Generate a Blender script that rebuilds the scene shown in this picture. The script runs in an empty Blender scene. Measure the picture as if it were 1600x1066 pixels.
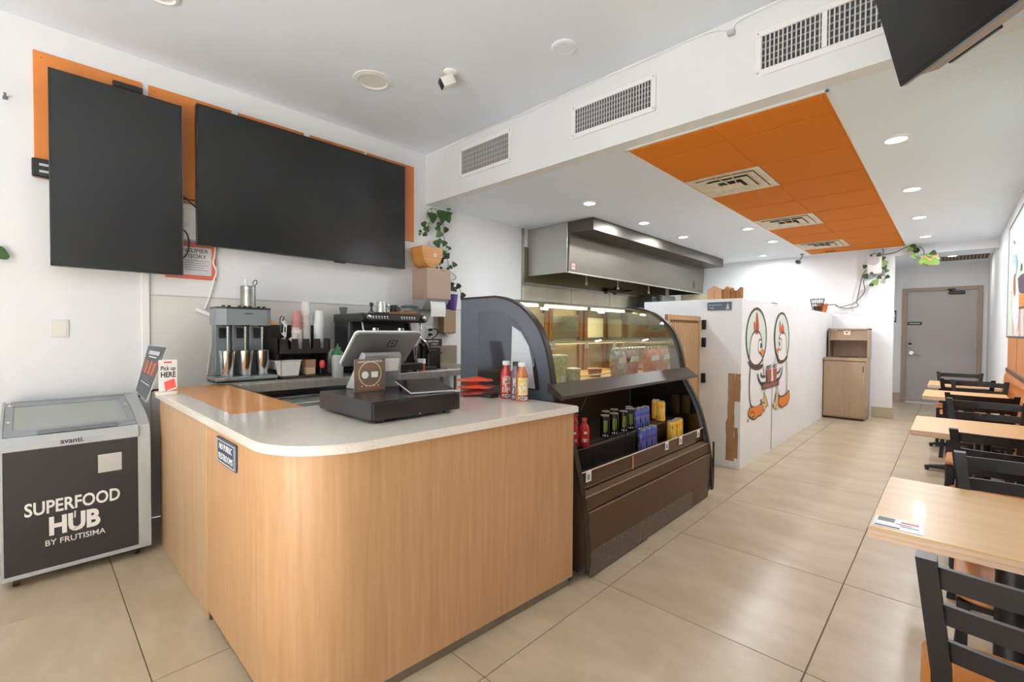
import bpy, bmesh, math, random
from mathutils import Vector, Matrix
random.seed(7)
C = bpy.context.scene.collection
PI = math.pi
V = Vector

# ---------------------------------------------------------------- camera
CAM = V((0.0, 0.0, 1.32))
FPX, YAW, PIT, ROLL = 719.72, -0.76238, -0.0203, 0.00583
FWD = V((math.sin(YAW) * math.cos(PIT), math.cos(YAW) * math.cos(PIT), math.sin(PIT)))
_r = V((math.cos(YAW), -math.sin(YAW), 0.0))
_u = _r.cross(FWD)
RGT = _r * math.cos(ROLL) + _u * math.sin(ROLL)
UP = _u * math.cos(ROLL) - _r * math.sin(ROLL)
cam_data = bpy.data.cameras.new('camera')
cam = bpy.data.objects.new('camera', cam_data)
C.objects.link(cam)
cam_data.sensor_fit = 'HORIZONTAL'
cam_data.sensor_width = 36.0
cam_data.lens = FPX / 1600.0 * 36.0
cam_data.clip_start = 0.02
M = Matrix((RGT, UP, -FWD)).transposed().to_4x4()
M.translation = CAM
cam.matrix_world = M
bpy.context.scene.camera = cam

# ---------------------------------------------------------------- world, daylight, exposure
sc = bpy.context.scene
w = bpy.data.worlds.new('world')
sc.world = w
w.use_nodes = True
bg = w.node_tree.nodes['Background']
bg.inputs[0].default_value = (0.86, 0.93, 1.0, 1)
bg.inputs[1].default_value = 2.2
vs = sc.view_settings
vs.view_transform = 'Standard'
vs.look = 'None'
vs.gamma = 1.0
vs.use_curve_mapping = False
vs.exposure = 0.32
sc.cycles.max_bounces = 10
sc.cycles.diffuse_bounces = 6
sc.cycles.transparent_max_bounces = 16
sc.cycles.caustics_reflective = False
sc.cycles.caustics_refractive = False
sc.cycles.sample_clamp_indirect = 6.0
# sunlight added out front: its bounce off unseen paving lifts the ceiling
sl = bpy.data.lights.new('added_sun', 'SUN')
sl.energy = 56.0
sl.angle = 0.02
sl.color = (0.96, 0.98, 1.0)
so = bpy.data.objects.new('added_sun', sl)
C.objects.link(so)
so.rotation_euler = (math.radians(32), 0, math.radians(-12))
so.location = (0, -6, 8)
# portal in the shop-front opening behind the camera: daylight from the world only
pl = bpy.data.lights.new('shopfront_portal', 'AREA')
pl.shape = 'RECTANGLE'
pl.size = 2.6
pl.size_y = 2.25
pl.cycles.is_portal = True
po = bpy.data.objects.new('shopfront_portal', pl)
C.objects.link(po)
po.location = (-0.9, -2.62, 1.24)
po.rotation_euler = (PI / 2, 0, 0)   # shines along +Y


def hitp(px, py, ax, val):
    """point of the plane axis = val lying on the sight line of a photograph pixel"""
    d = FWD + RGT * ((px - 800) / FPX) - UP * ((py - 533) / FPX)
    return CAM + d * ((val - CAM[ax]) / d[ax])


# ---------------------------------------------------------------- materials
def lin(c):
    out = []
    for x in c[:3]:
        x = x / 255.0
        out.append(x / 12.92 if x <= 0.04045 else ((x + 0.055) / 1.055) ** 2.4)
    return (out[0], out[1], out[2], 1.0)


MATS = {}


def mat(name, c, rough=0.5, metal=0.0, c2=None, scale=(8, 8, 8), detail=4, contrast=(0.3, 0.7), bump=0.0, coat=0.0,
        trans=0.0, emit=0.0, spec=0.5, noise='NOISE'):
    if name in MATS:
        return MATS[name]
    m = bpy.data.materials.new(name)
    m.use_nodes = True
    nt = m.node_tree
    b = nt.nodes['Principled BSDF']
    b.inputs['Base Color'].default_value = lin(c)
    b.inputs['Roughness'].default_value = rough
    b.inputs['Metallic'].default_value = metal
    b.inputs['Specular IOR Level'].default_value = spec
    b.inputs['Coat Weight'].default_value = coat
    b.inputs['Coat Roughness'].default_value = 0.08
    if emit:
        b.inputs['Emission Color'].default_value = lin(c)
        b.inputs['Emission Strength'].default_value = emit
    if c2 is not None or bump:
        tc = nt.nodes.new('ShaderNodeTexCoord')
        mp = nt.nodes.new('ShaderNodeMapping')
        mp.inputs['Scale'].default_value = scale
        nt.links.new(tc.outputs['Object'], mp.inputs['Vector'])
        nz = nt.nodes.new('ShaderNodeTexNoise')
        nz.inputs['Scale'].default_value = 1.0
        nz.inputs['Detail'].default_value = detail
        nz.inputs['Roughness'].default_value = 0.6
        nt.links.new(mp.outputs[0], nz.inputs['Vector'])
        if c2 is not None:
            rp = nt.nodes.new('ShaderNodeValToRGB')
            rp.color_ramp.elements[0].position = contrast[0]
            rp.color_ramp.elements[1].position = contrast[1]
            rp.color_ramp.elements[0].color = lin(c2)
            rp.color_ramp.elements[1].color = lin(c)
            nt.links.new(nz.outputs[0], rp.inputs[0])
            nt.links.new(rp.outputs[0], b.inputs['Base Color'])
        if bump:
            bp = nt.nodes.new('ShaderNodeBump')
            bp.inputs['Strength'].default_value = bump
            bp.inputs['Distance'].default_value = 0.01
            nt.links.new(nz.outputs[0], bp.inputs['Height'])
            nt.links.new(bp.outputs[0], b.inputs['Normal'])
    MATS[name] = m
    return m


def glass(name, c=(235, 240, 238), clear=0.9, rough=0.02):
    """thin clear sheet: lets light straight through, mirrors a little by Fresnel"""
    m = bpy.data.materials.new(name)
    m.use_nodes = True
    nt = m.node_tree
    nt.nodes.clear()
    out = nt.nodes.new('ShaderNodeOutputMaterial')
    tr = nt.nodes.new('ShaderNodeBsdfTransparent')
    tr.inputs[0].default_value = lin(c)
    gl = nt.nodes.new('ShaderNodeBsdfGlossy')
    gl.inputs['Roughness'].default_value = rough
    lw = nt.nodes.new('ShaderNodeLayerWeight')
    lw.inputs[0].default_value = 0.5
    pw = nt.nodes.new('ShaderNodeMath')
    pw.operation = 'POWER'
    pw.inputs[1].default_value = 5.0
    nt.links.new(lw.outputs['Facing'], pw.inputs[0])
    fr = nt.nodes.new('ShaderNodeMath')
    fr.operation = 'MULTIPLY_ADD'
    fr.inputs[1].default_value = 0.7
    fr.inputs[2].default_value = 0.035
    nt.links.new(pw.outputs[0], fr.inputs[0])
    mx = nt.nodes.new('ShaderNodeMixShader')
    nt.links.new(fr.outputs[0], mx.inputs[0])
    nt.links.new(tr.outputs[0], mx.inputs[1])
    nt.links.new(gl.outputs[0], mx.inputs[2])
    nt.links.new(mx.outputs[0], out.inputs[0])
    MATS[name] = m
    return m


def wood(name, c, c2, axis='Z', fine=60, rough=0.42, coat=0.0):
    s = [fine, fine, fine]
    s['XYZ'.index(axis)] = fine * 0.045
    return mat(name, c, rough, 0, c2, tuple(s), 5, (0.28, 0.72), 0.03, coat)


WALL = mat('painted_wall_white', (230, 231, 233), 0.55, 0, (227, 228, 230), (1.5, 1.5, 1.5))
CEIL = mat('ceiling_paint', (234, 242, 252), 0.7)
TRIMW = mat('white_enamel', (236, 236, 236), 0.4)
TILE = mat('porcelain_tile', (200, 185, 161), 0.3, 0, (178, 161, 135), (1.8, 4.5, 2), 7, (0.35, 0.68), 0.0, 0.0, spec=0.4)
GROUT = mat('grout', (110, 92, 74), 0.9)
OAK = wood('oak_laminate', (194, 152, 111), (176, 134, 93), 'Z', 50, 0.4)
OAKPALE = wood('oak_laminate_pale', (194, 162, 126), (178, 143, 106), 'Z', 40, 0.4)
MAPLE = wood('maple_top', (214, 172, 112), (200, 152, 92), 'X', 22, 0.36, 0.05)
PLY = wood('plywood_edge', (226, 200, 172), (194, 158, 128), 'X', 120, 0.5)
WORKWOOD = wood('work_board', (214, 152, 88), (196, 128, 66), 'X', 26, 0.34, 0.08)
QUARTZ = mat('speckled_quartz', (238, 230, 220), 0.16, 0, (196, 186, 174), (160, 160, 160), 2, (0.22, 0.42), 0, 0.2)
STEEL = mat('brushed_steel', (176, 174, 168), 0.28, 1.0, (150, 148, 142), (6, 6, 60), 3)
STEELW = mat('kitchen_steel', (172, 164, 148), 0.32, 1.0, (146, 138, 122), (1.5, 1.5, 1.5), 4)
CHROME = mat('chrome', (215, 215, 212), 0.12, 1.0)
BLACK = mat('black_plastic', (22, 22, 23), 0.38)
BLACKM = mat('black_metal', (30, 28, 28), 0.35)
SCREEN = mat('dark_screen', (24, 24, 25), 0.25)
BEZEL = mat('screen_bezel', (20, 20, 21), 0.3)
CHAIRB = mat('black_powder_coat', (26, 22, 22), 0.4, spec=0.4)
def frosted(name, c, k):
    """misty glass: part of the light scatters off the frost"""
    m = glass(name, c)
    nt = m.node_tree
    out = [n for n in nt.nodes if n.type == 'OUTPUT_MATERIAL'][0]
    src = out.inputs[0].links[0].from_socket
    df = nt.nodes.new('ShaderNodeBsdfDiffuse')
    df.inputs[0].default_value = lin(c)
    mx = nt.nodes.new('ShaderNodeMixShader')
    mx.inputs[0].default_value = k
    nt.links.new(src, mx.inputs[1])
    nt.links.new(df.outputs[0], mx.inputs[2])
    nt.links.new(mx.outputs[0], out.inputs[0])
    return m


SEATW = wood('seat_veneer', (210, 138, 66), (190, 112, 46), 'Y', 30, 0.34, 0.1)
ORANGE = mat('orange_paint', (210, 122, 30), 0.75, 0, (203, 116, 27), (60, 60, 60), 3, (0.3, 0.7), 0.015, spec=0.15)
ORANGEP = mat('orange_panel', (200, 120, 50), 0.5, 0, (192, 112, 44), (3, 3, 3))
GREYP = mat('grey_plastic', (104, 108, 112), 0.4)
SILVERP = mat('silver_plastic', (176, 180, 182), 0.4)
PAPER = mat('white_paper', (238, 236, 232), 0.7)
WHITE = mat('white_plastic', (235, 234, 230), 0.4)
DARKGREY = mat('dark_panel', (56, 53, 54), 0.42)
BROWNM = mat('bronze_metal', (88, 64, 40), 0.42, 0.1, (80, 58, 34), (2, 2, 2), spec=0.35)
BROWND = mat('bronze_dark', (64, 53, 42), 0.4, 0.25)
CASEGREY = mat('case_grey', (88, 94, 104), 0.28, 0, None)
KRAFT = mat('kraft_paper', (172, 128, 90), 0.8)
TAUPE = mat('taupe_plastic', (168, 142, 124), 0.45)
LEAF = mat('leaf_green', (58, 92, 40), 0.4, 0, (38, 66, 28), (30, 30, 30))
LEAFY = mat('leaf_lime', (140, 164, 60), 0.4, 0, (84, 122, 44), (25, 25, 25))
VINE = mat('vine_stem', (110, 108, 78), 0.6)
TERRA = mat('terracotta', (196, 100, 40), 0.6)
DOORG = mat('door_grey', (178, 171, 168), 0.45)
FRAMEB = mat('door_frame_beige', (164, 146, 130), 0.45)
LAMWOOD = wood('laminate_cabinet', (172, 148, 122), (158, 132, 106), 'Z', 20, 0.4)
RED = mat('red_print', (208, 70, 48), 0.5)
INK = mat('ink_black', (30, 30, 32), 0.6)
LITE = mat('white_ink', (240, 240, 238), 0.6)
CLEAR = glass('clear_glass')
ACRYL = glass('acrylic', (232, 226, 220))
FROST = mat('frost', (206, 212, 210), 0.3)
LAMP = mat('lamp_lens', (255, 250, 242), 0.4, emit=9.0)
WARMLED = mat('warm_led', (255, 226, 170), 0.4, emit=14.0)


# ---------------------------------------------------------------- mesh helper
class MB:
    def __init__(s):
        s.v, s.f, s.mi, s.m = [], [], [], 0
        s.M = None

    def add(s, vs_, fs):
        n = len(s.v)
        for p in vs_:
            p = V(p)
            s.v.append(s.M @ p if s.M is not None else p)
        for f in fs:
            s.f.append([i + n for i in f])
            s.mi.append(s.m)
        return s

    def box(s, x0, y0, z0, x1, y1, z1, b=0.0, seg=1):
        if x0 > x1: x0, x1 = x1, x0
        if y0 > y1: y0, y1 = y1, y0
        if z0 > z1: z0, z1 = z1, z0
        vs_ = [(x0, y0, z0), (x1, y0, z0), (x1, y1, z0), (x0, y1, z0), (x0, y0, z1), (x1, y0, z1), (x1, y1, z1), (x0, y1, z1)]
        fs = [(0, 3, 2, 1), (4, 5, 6, 7), (0, 1, 5, 4), (1, 2, 6, 5), (2, 3, 7, 6), (3, 0, 4, 7)]
        if b <= 0:
            return s.add(vs_, fs)
        bm = bmesh.new()
        bv = [bm.verts.new(p) for p in vs_]
        for f in fs:
            bm.faces.new([bv[i] for i in f])
        b = min(b, 0.49 * min(x1 - x0, y1 - y0, z1 - z0))
        bmesh.ops.bevel(bm, geom=bm.edges[:], offset=b, segments=seg, affect='EDGES', profile=0.5)
        bm.verts.index_update()
        s.add([v.co.copy() for v in bm.verts], [[v.index for v in f.verts] for f in bm.faces])
        bm.free()
        return s

    def lathe(s, prof, c=(0, 0, 0), seg=20, axis='Z'):
        """prof: [(r, h)]; closed at both ends when r is 0"""
        c = V(c)
        vs_, fs = [], []
        for r, h in prof:
            for k in range(seg):
                a = 2 * PI * k / seg
                p = V((r * math.cos(a), r * math.sin(a), h))
                if axis == 'X': p = V((p.z, p.x, p.y))
                if axis == 'Y': p = V((p.y, p.z, p.x))
                vs_.append(c + p)
        for i in range(len(prof) - 1):
            for k in range(seg):
                k2 = (k + 1) % seg
                fs.append((i * seg + k, i * seg + k2, (i + 1) * seg + k2, (i + 1) * seg + k))
        if prof[0][0] > 0: fs.append(tuple(reversed(range(seg))))
        if prof[-1][0] > 0: fs.append(tuple(range((len(prof) - 1) * seg, len(prof) * seg)))
        return s.add(vs_, fs)

    def cyl(s, p0, p1, r0, r1=None, seg=14):
        r1 = r0 if r1 is None else r1
        return s.tube([p0, p1], [r0, r1], seg)

    def tube(s, pts, r, seg=8):
        pts = [V(p) for p in pts]
        n = len(pts)
        rr = r if isinstance(r, (list, tuple)) else [r] * n
        t = (pts[1] - pts[0]).normalized()
        a = t.orthogonal().normalized()
        vs_, fs = [], []
        for i in range(n):
            if i == 0: t = pts[1] - pts[0]
            elif i == n - 1: t = pts[-1] - pts[-2]
            else: t = (pts[i + 1] - pts[i]).normalized() + (pts[i] - pts[i - 1]).normalized()
            if t.length < 1e-9: t = pts[i] - pts[i - 1]
            t.normalize()
            a = (a - t * a.dot(t))
            if a.length < 1e-6: a = t.orthogonal()
            a.normalize()
            b = t.cross(a)
            for k in range(seg):
                q = 2 * PI * k / seg
                vs_.append(pts[i] + (a * math.cos(q) + b * math.sin(q)) * rr[i])
        for i in range(n - 1):
            for k in range(seg):
                k2 = (k + 1) % seg
                fs.append((i * seg + k, i * seg + k2, (i + 1) * seg + k2, (i + 1) * seg + k))
        fs.append(tuple(reversed(range(seg))))
        fs.append(tuple(range((n - 1) * seg, n * seg)))
        return s.add(vs_, fs)

    def prism(s, poly, axis, a0, a1):
        """poly in the two other axes (order XYZ without axis), swept from a0 to a1"""
        n = len(poly)

        def P3(p, a):
            if axis == 'X': return (a, p[0], p[1])
            if axis == 'Y': return (p[0], a, p[1])
            return (p[0], p[1], a)
        vs_ = [P3(p, a0) for p in poly] + [P3(p, a1) for p in poly]
        fs = [tuple(range(n - 1, -1, -1)), tuple(range(n, 2 * n))]
        for i in range(n):
            j = (i + 1) % n
            fs.append((i, j, n + j, n + i))
        return s.add(vs_, fs)

    def sheet(s, line, axis, a0, a1, th=0.0, closed=False):
        """a bent sheet: polyline swept along axis with thickness"""
        n = len(line)
        if th:
            nrm = []
            for i in range(n):
                p, q = line[max(0, i - 1)], line[min(n - 1, i + 1)]
                d = V((q[0] - p[0], q[1] - p[1])).normalized()
                nrm.append(V((-d.y, d.x)))
            poly = list(line) + [(line[i][0] + nrm[i].x * th, line[i][1] + nrm[i].y * th) for i in range(n - 1, -1, -1)]
            m = len(poly)

            def P3(p, a):
                if axis == 'X': return (a, p[0], p[1])
                if axis == 'Y': return (p[0], a, p[1])
                return (p[0], p[1], a)
            vs_ = [P3(p, a0) for p in poly] + [P3(p, a1) for p in poly]
            fs = [(i, (i + 1) % m, m + (i + 1) % m, m + i) for i in range(m)]
            for i in range(n - 1):
                a, b, c, d = i, i + 1, m - 2 - i, m - 1 - i
                fs.append((a, d, c, b))
                fs.append((m + a, m + b, m + c, m + d))
            return s.add(vs_, fs)
        return s

    def quad(s, a, b, c, d):
        return s.add([a, b, c, d], [(0, 1, 2, 3)])

    def build(s, name, mats, parent=None, smooth=False, kind=None):
        me = bpy.data.meshes.new(name)
        off = V((0, 0, 0))
        p = parent
        while p is not None:
            off += p.location
            p = p.parent
        me.from_pydata([tuple(v - off) for v in s.v], [], s.f)
        ml = mats if isinstance(mats, (list, tuple)) else [mats]
        for m in ml: me.materials.append(m)
        me.polygons.foreach_set('material_index', s.mi)
        bm = bmesh.new()
        bm.from_mesh(me)
        bmesh.ops.recalc_face_normals(bm, faces=bm.faces[:])
        bm.to_mesh(me)
        bm.free()
        if smooth:
            me.polygons.foreach_set('use_smooth', [True] * len(me.polygons))
            me.set_sharp_from_angle(angle=0.7)
        me.update()
        o = bpy.data.objects.new(name, me)
        C.objects.link(o)
        if parent is not None: o.parent = parent
        if kind: o['kind'] = kind
        return o


def B(*a, **k): return MB().box(*a, **k)


def tag(o, label=None, cat=None, group=None, kind=None):
    if label: o['label'] = label
    if cat: o['category'] = cat
    if group: o['group'] = group
    if kind: o['kind'] = kind
    return o


def thing(name, label, cat, loc=(0, 0, 0), group=None):
    o = bpy.data.objects.new(name, None)
    o.empty_display_size = 0.05
    C.objects.link(o)
    o.location = loc
    return tag(o, label, cat, group)


def struct(name, mb, m, parent=None, label=None, smooth=False):
    o = mb.build(name, m, parent, smooth)
    if parent is None: o['kind'] = 'structure'
    if label: o['label'] = label
    return o


def kids(o): return [c for c in C.objects if c.parent == o]


def dup(root, loc, rotz=0.0, label=None, group=None):
    allo = list(C.objects)

    def rec(o, par):
        c = o.copy()
        C.objects.link(c)
        if par is not None: c.parent = par
        for ch in allo:
            if ch.parent == o: rec(ch, c)
        return c
    r = rec(root, None)
    r.location = loc
    r.rotation_euler = (0, 0, rotz)
    if label: r['label'] = label
    if group: r['group'] = group
    return r


FONT = {}


def text(body, loc, size, xdir, ydir, m, parent, name='lettering', align='LEFT', depth=0.0006, width=None, bold=0.0):
    """flat lettering: xdir along the line of writing, ydir up the letters"""
    cu = bpy.data.curves.new(name, 'FONT')
    cu.body = body
    cu.size = size
    cu.align_x = align
    cu.extrude = depth
    cu.offset = bold
    cu.resolution_u = 3
    cu.materials.append(m)
    x, y = V(xdir).normalized(), V(ydir).normalized()
    z = x.cross(y)
    R = Matrix((x, y, z)).transposed().to_4x4()
    R.translation = V(loc)
    tmp = bpy.data.objects.new(name, cu)
    C.objects.link(tmp)
    bpy.context.view_layer.update()
    dg = bpy.context.evaluated_depsgraph_get()
    me = bpy.data.meshes.new_from_object(tmp.evaluated_get(dg))
    me.name = name
    xs_ = [v.co.x for v in me.vertices]
    wd = (max(xs_) - min(xs_)) if xs_ else 0
    bpy.data.objects.remove(tmp)
    o = bpy.data.objects.new(name, me)
    C.objects.link(o)
    if width and wd > 1e-6:
        me.transform(Matrix.Diagonal((width / wd, 1, 1, 1)))
    if parent is not None:
        o.parent = parent
        off = V((0, 0, 0))
        p = parent
        while p is not None:
            off += p.location
            p = p.parent
        R.translation = R.translation - off
    tr_ = R.translation.copy()
    R.translation = (0, 0, 0)
    me.transform(R)
    o.location = tr_
    return o


def arc(cx, cy, r, a0, a1, n):
    return [(cx + r * math.cos(a0 + (a1 - a0) * i / n), cy + r * math.sin(a0 + (a1 - a0) * i / n)) for i in range(n + 1)]


def smoothpath(pts, n=6):
    pts = [V(p) for p in pts]
    out = []
    for i in range(len(pts) - 1):
        p0, p1, p2, p3 = pts[max(i - 1, 0)], pts[i], pts[i + 1], pts[min(i + 2, len(pts) - 1)]
        for k in range(n):
            t = k / n
            out.append(0.5 * ((2 * p1) + (p2 - p0) * t + (2 * p0 - 5 * p1 + 4 * p2 - p3) * t * t + (3 * p1 - p0 - 3 * p2 + p3) * t ** 3))
    out.append(pts[-1])
    return out

# ================================================================ THE SETTING
XL, XR, ZL, ZH, YB, YF, YW, YH = -4.03, 0.45, 2.65, 3.17, 2.89, -2.6, 9.27, 11.8

floor = struct('floor', B(XL, YF, -0.06, XR, YH + 0.1, -0.0035), GROUT, label='beige polished tile floor running down the shop')
tile_cache = {}
xs = [XL] + [-0.39 + 0.878 * k for k in range(-4, 1)] + [XR]
ys = [YF] + [2.07 + 0.883 * k for k in range(-5, 12)] + [YH]
for i in range(len(xs) - 1):
    for j in range(len(ys) - 1):
        x0, x1, y0, y1 = xs[i], xs[i + 1], ys[j], ys[j + 1]
        if y0 > YW and x1 < -1.0: continue
        if y1 - y0 < 0.01 or x1 - x0 < 0.01: continue
        key = (round(x1 - x0, 3), round(y1 - y0, 3))
        g = 0.0022
        if key not in tile_cache:
            o = MB().box(x0 + g, y0 + g, -0.02, x1 - g, y1 - g, 0.0, 0.0015).build('floor_tile', TILE, floor)
            ctr = V(((x0 + x1) / 2, (y0 + y1) / 2, 0))
            o.data.transform(Matrix.Translation(-ctr))
            o.location = ctr
            tile_cache[key] = o
        else:
            o = tile_cache[key].copy()
            C.objects.link(o)
            o.location = ((x0 + x1) / 2, (y0 + y1) / 2, random.uniform(-0.0004, 0))

struct('wall_left', B(XL - 0.1, YF, 0, XL, YW + 0.1, ZH + 0.1), WALL, label='white wall behind the counter and the screens')
struct('wall_right', B(XR, YF, 0, XR + 0.1, YH + 0.1, ZH + 0.1), WALL, label='white wall along the dining tables')
struct('wall_far', MB().box(XL, YW, 0, -0.66, YW + 0.1, ZL + 0.05).box(-1.05, YW + 0.1, 0, -0.95, YH, ZL + 0.05), WALL,
       label='white wall behind the trash cabinet, with the passage beside it')
wb = MB().box(-1.05, YH, 0, -0.70, YH + 0.1, ZL + 0.05).box(0.38, YH, 0, XR, YH + 0.1, ZL + 0.05).box(-0.70, YH, 2.20, 0.38, YH + 0.1, ZL + 0.05)
struct('wall_back', wb, WALL, label='white end wall round the grey door')
# unseen shop front; opening narrowed to keep daylight off the left wall
wf = MB().box(XL, YF - 0.1, 0, XR, YF, 0.12).box(XL, YF - 0.1, 2.36, XR, YF, ZH + 0.1).box(XL, YF - 0.1, 0.12, -2.2, YF, 2.36)
for x in (-2.2, -0.95, 0.36):
    wf.box(x, YF - 0.08, 0.12, x + 0.07, YF - 0.02, 2.36)
struct('wall_front_unseen', wf, WALL, label='unseen shop front, window bays sized for the indoor light')
struct('added_pavement', B(-14, -12, -0.12, 10, YF - 0.1, -0.02), mat('added_pavement', (208, 208, 206), 0.8), label='unseen paving added before the shop to bounce sunlight indoors')  # added out of view as a bounce surface for the high ceiling
struct('ceiling', B(XL, YF, ZH, XR, YB + 0.12, ZH + 0.08), CEIL, label='high white ceiling over the counter')
lowc = struct('ceiling_rear', MB().box(XL, YB + 0.11, ZL, XR, YW + 0.1, ZL + 0.06), CEIL, label='lower white ceiling of the rear shop')
struct('ceiling_passage', B(-1.05, YW + 0.1, 2.62, XR, YH, 2.68), CEIL, label='ceiling of the rear passage')
struct('wall_bulkhead', B(XL, YB, ZL, XR, YB + 0.11, ZH), WALL, label='white bulkhead with three air grilles')
struct('wall_header', B(-0.66, YW, 2.525, XR, YW + 0.11, ZL), WALL, label='white header over the passage')
# orange ceiling field
of = struct('trim_1', B(-1.735, 3.035, ZL - 0.006, -0.528, 9.085, ZL), ORANGE, label='orange painted field of ceiling tiles')
rows = [3.04, 3.33, 3.98, 4.625, 5.27, 5.915, 6.56, 7.205, 7.85, 8.49, 9.08]
cols = [-1.73, -1.132, -0.533]
vent_rows = (2, 5, 8)
for i in range(2):
    for j in range(len(rows) - 1):
        if i == 0 and j in vent_rows: continue
        MB().box(cols[i] + 0.009, rows[j] + 0.009, ZL - 0.011, cols[i + 1] - 0.009, rows[j + 1] - 0.009, ZL - 0.005, 0.003).build('ceiling_tile', ORANGE, of)
for a in ((-1.76, 3.01, -1.735, 9.11), (-0.528, 3.01, -0.508, 9.11), (-1.76, 3.01, -0.508, 3.035), (-1.76, 9.085, -0.508, 9.105)):
    MB().box(a[0], a[1], ZL - 0.007, a[2], a[3], ZL, 0.002).build('edge_strip', TRIMW, of)

# skirting tiles
bb = struct('baseboard_far', B(-0.905, YW - 0.018, 0, -0.648, YW, 0.165, 0.004), TILE)
MB().box(-0.66, YW - 0.016, 0, -0.645, YW + 0.1, 0.165, 0.003).build('return_tile', TILE, bb)
struct('baseboard_passage', B(-0.95, YH - 0.015, 0, -0.715, YH, 0.165), TILE)
# raceway and wall panelling behind the counter
struct('trim_2', B(XL, 0.53, 0, XL + 0.022, 0.575, 2.24, 0.004), TRIMW, label='white raceway up the wall beside the left screen')
fp = struct('trim_3', B(XL, 0.578, 0.4, XL + 0.006, 4.36, 1.558), mat('wall_panel_grey', (214, 212, 208), 0.35), label='pale grey washable panelling above the bench')
MB().box(XL, 0.578, 1.555, XL + 0.009, 4.36, 1.566).build('cap_strip', mat('cap_grey', (190, 190, 188), 0.4), fp)
# stainless lining under the hood
sl = struct('trim_4', B(XL, 4.385, 0, XL + 0.012, 4.43, 2.65), STEEL, label='steel lining of the kitchen wall under the hood')
for k in range(3):
    y0 = 4.43 + k * 1.03
    MB().box(XL, y0 + 0.004, 0, XL + 0.010, y0 + 1.026, 1.94, 0.002).build('panel', STEELW, sl)
MB().box(XL, 4.43, 1.94, XL + 0.03, 7.52, 1.962).build('ledge', STEEL, sl)
MB().box(XL, 4.43, 1.962, XL + 0.008, 8.5, 2.42).build('rear_lining', mat('lining_olive', (104, 94, 70), 0.4, 0.7), sl)
struct('wall_niche', B(-3.74, 8.55, 0, -3.1, 8.9, 2.035), mat('cream_wall', (232, 224, 196), 0.5), label='cream stub wall at the far end of the kitchen')

# half-height partition with the gate and the mural
HW = mat('partition_white', (236, 238, 241), 0.45, 0, (230, 232, 235), (2, 2, 2))
part = struct('wall_partition', MB().box(-1.87, 4.72, 0, -1.46, 4.84, 1.655).box(-1.58, 4.84, 0, -1.46, YW, 1.655), HW,
              label='white half-height partition with painted hens')
MB().box(-1.465, 5.775, 0.0, -1.4592, 5.795, 0.915).build('joint', mat('joint_brown', (70, 62, 56), 0.6), part)
struct('wall_partition_rear', B(-2.55, 4.86, 0, -1.87, 4.95, 1.665), HW, label='set-back white partition behind the gate')
# scuffed bare strips on the partition corner
bare = mat('bare_board', (178, 142, 106), 0.7, 0, (150, 112, 76), (8, 8, 1.5), 4)
rr = random.Random(3)
for k, (x0, x1, z0, z1) in enumerate(((-1.578, -1.515, 0.07, 0.925), (-1.516, -1.480, 0.10, 0.40), (-1.516, -1.463, 0.655, 0.925))):
    n = 14 if k == 0 else 7
    L = [(x0 + rr.uniform(-0.004, 0.004) - (0.012 if k == 0 and i < n * 0.45 else 0), z0 + (z1 - z0) * i / n) for i in range(n + 1)]
    R = [(x1 + rr.uniform(-0.003, 0.003), z0 + (z1 - z0) * i / n) for i in range(n, -1, -1)]
    MB().prism(L + R, 'Y', 4.7185 - 0.0004 * k, 4.7205).build('bare_patch', bare, part)

# back door
d1 = thing('door_1', None, None, (-0.16, YH, 0))
d1['kind'] = 'structure'
d1['label'] = 'grey metal back door in a beige steel frame'
fr = MB().box(-0.71, YH - 0.03, 0, -0.64, YH + 0.09, 2.20, 0.004).box(0.315, YH - 0.03, 0, 0.39, YH + 0.09, 2.20, 0.004).box(-0.64, YH - 0.028, 2.135, 0.315, YH + 0.09, 2.20, 0.003)
fr.build('door_frame', FRAMEB, d1)
slab = MB().box(-0.638, YH + 0.0, 0.008, 0.313, YH + 0.04, 2.133, 0.003).build('door_slab', DOORG, d1)
h = MB().lathe([(0, 0), (0.034, 0), (0.03, 0.014), (0.012, 0.018), (0.012, 0.05), (0, 0.05)], (-0.565, YH - 0.05, 0.955), 16, 'Y')
h.tube(smoothpath([(-0.565, YH - 0.045, 0.955), (-0.52, YH - 0.05, 0.945), (-0.46, YH - 0.05, 0.925), (-0.43, YH - 0.05, 0.915)], 4), 0.011, 8)
h.build('door_handle', CHROME, slab, True)
h = MB().box(-0.615, YH - 0.03, 1.05, -0.555, YH, 1.17, 0.012, 2).build('keypad_lock', SILVERP, slab)
MB().box(-0.608, YH - 0.035, 1.11, -0.562, YH - 0.03, 1.15).build('lock_window', BLACK, slab)
c = MB().box(-0.06, YH - 0.05, 2.06, 0.16, YH, 2.115, 0.01).tube([(-0.02, YH - 0.04, 2.12), (-0.07, YH - 0.10, 2.15), (0.03, YH - 0.06, 2.15)], 0.012, 6).build('door_closer', BLACKM, d1)
for z in (1.95, 1.1, 0.3):
    MB().cyl((0.318, YH - 0.034, z), (0.318, YH - 0.034, z + 0.11), 0.009).build('hinge', SILVERP, d1)
sg = MB().box(-0.632, YH - 0.008, 1.49, -0.42, YH, 1.555, 0.002).build('door_sign', mat('sign_slate', (70, 76, 82), 0.5), d1)
MB().box(-0.60, YH - 0.0095, 1.518, -0.45, YH - 0.008, 1.528).build('sign_line', LITE, sg)
rs = tag(B(-0.862, YH - 0.006, 1.55, -0.80, YH, 1.78, 0.002).build('restroom_plate', INK), 'small black plate with a white figure left of the back door', 'sign')
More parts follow.
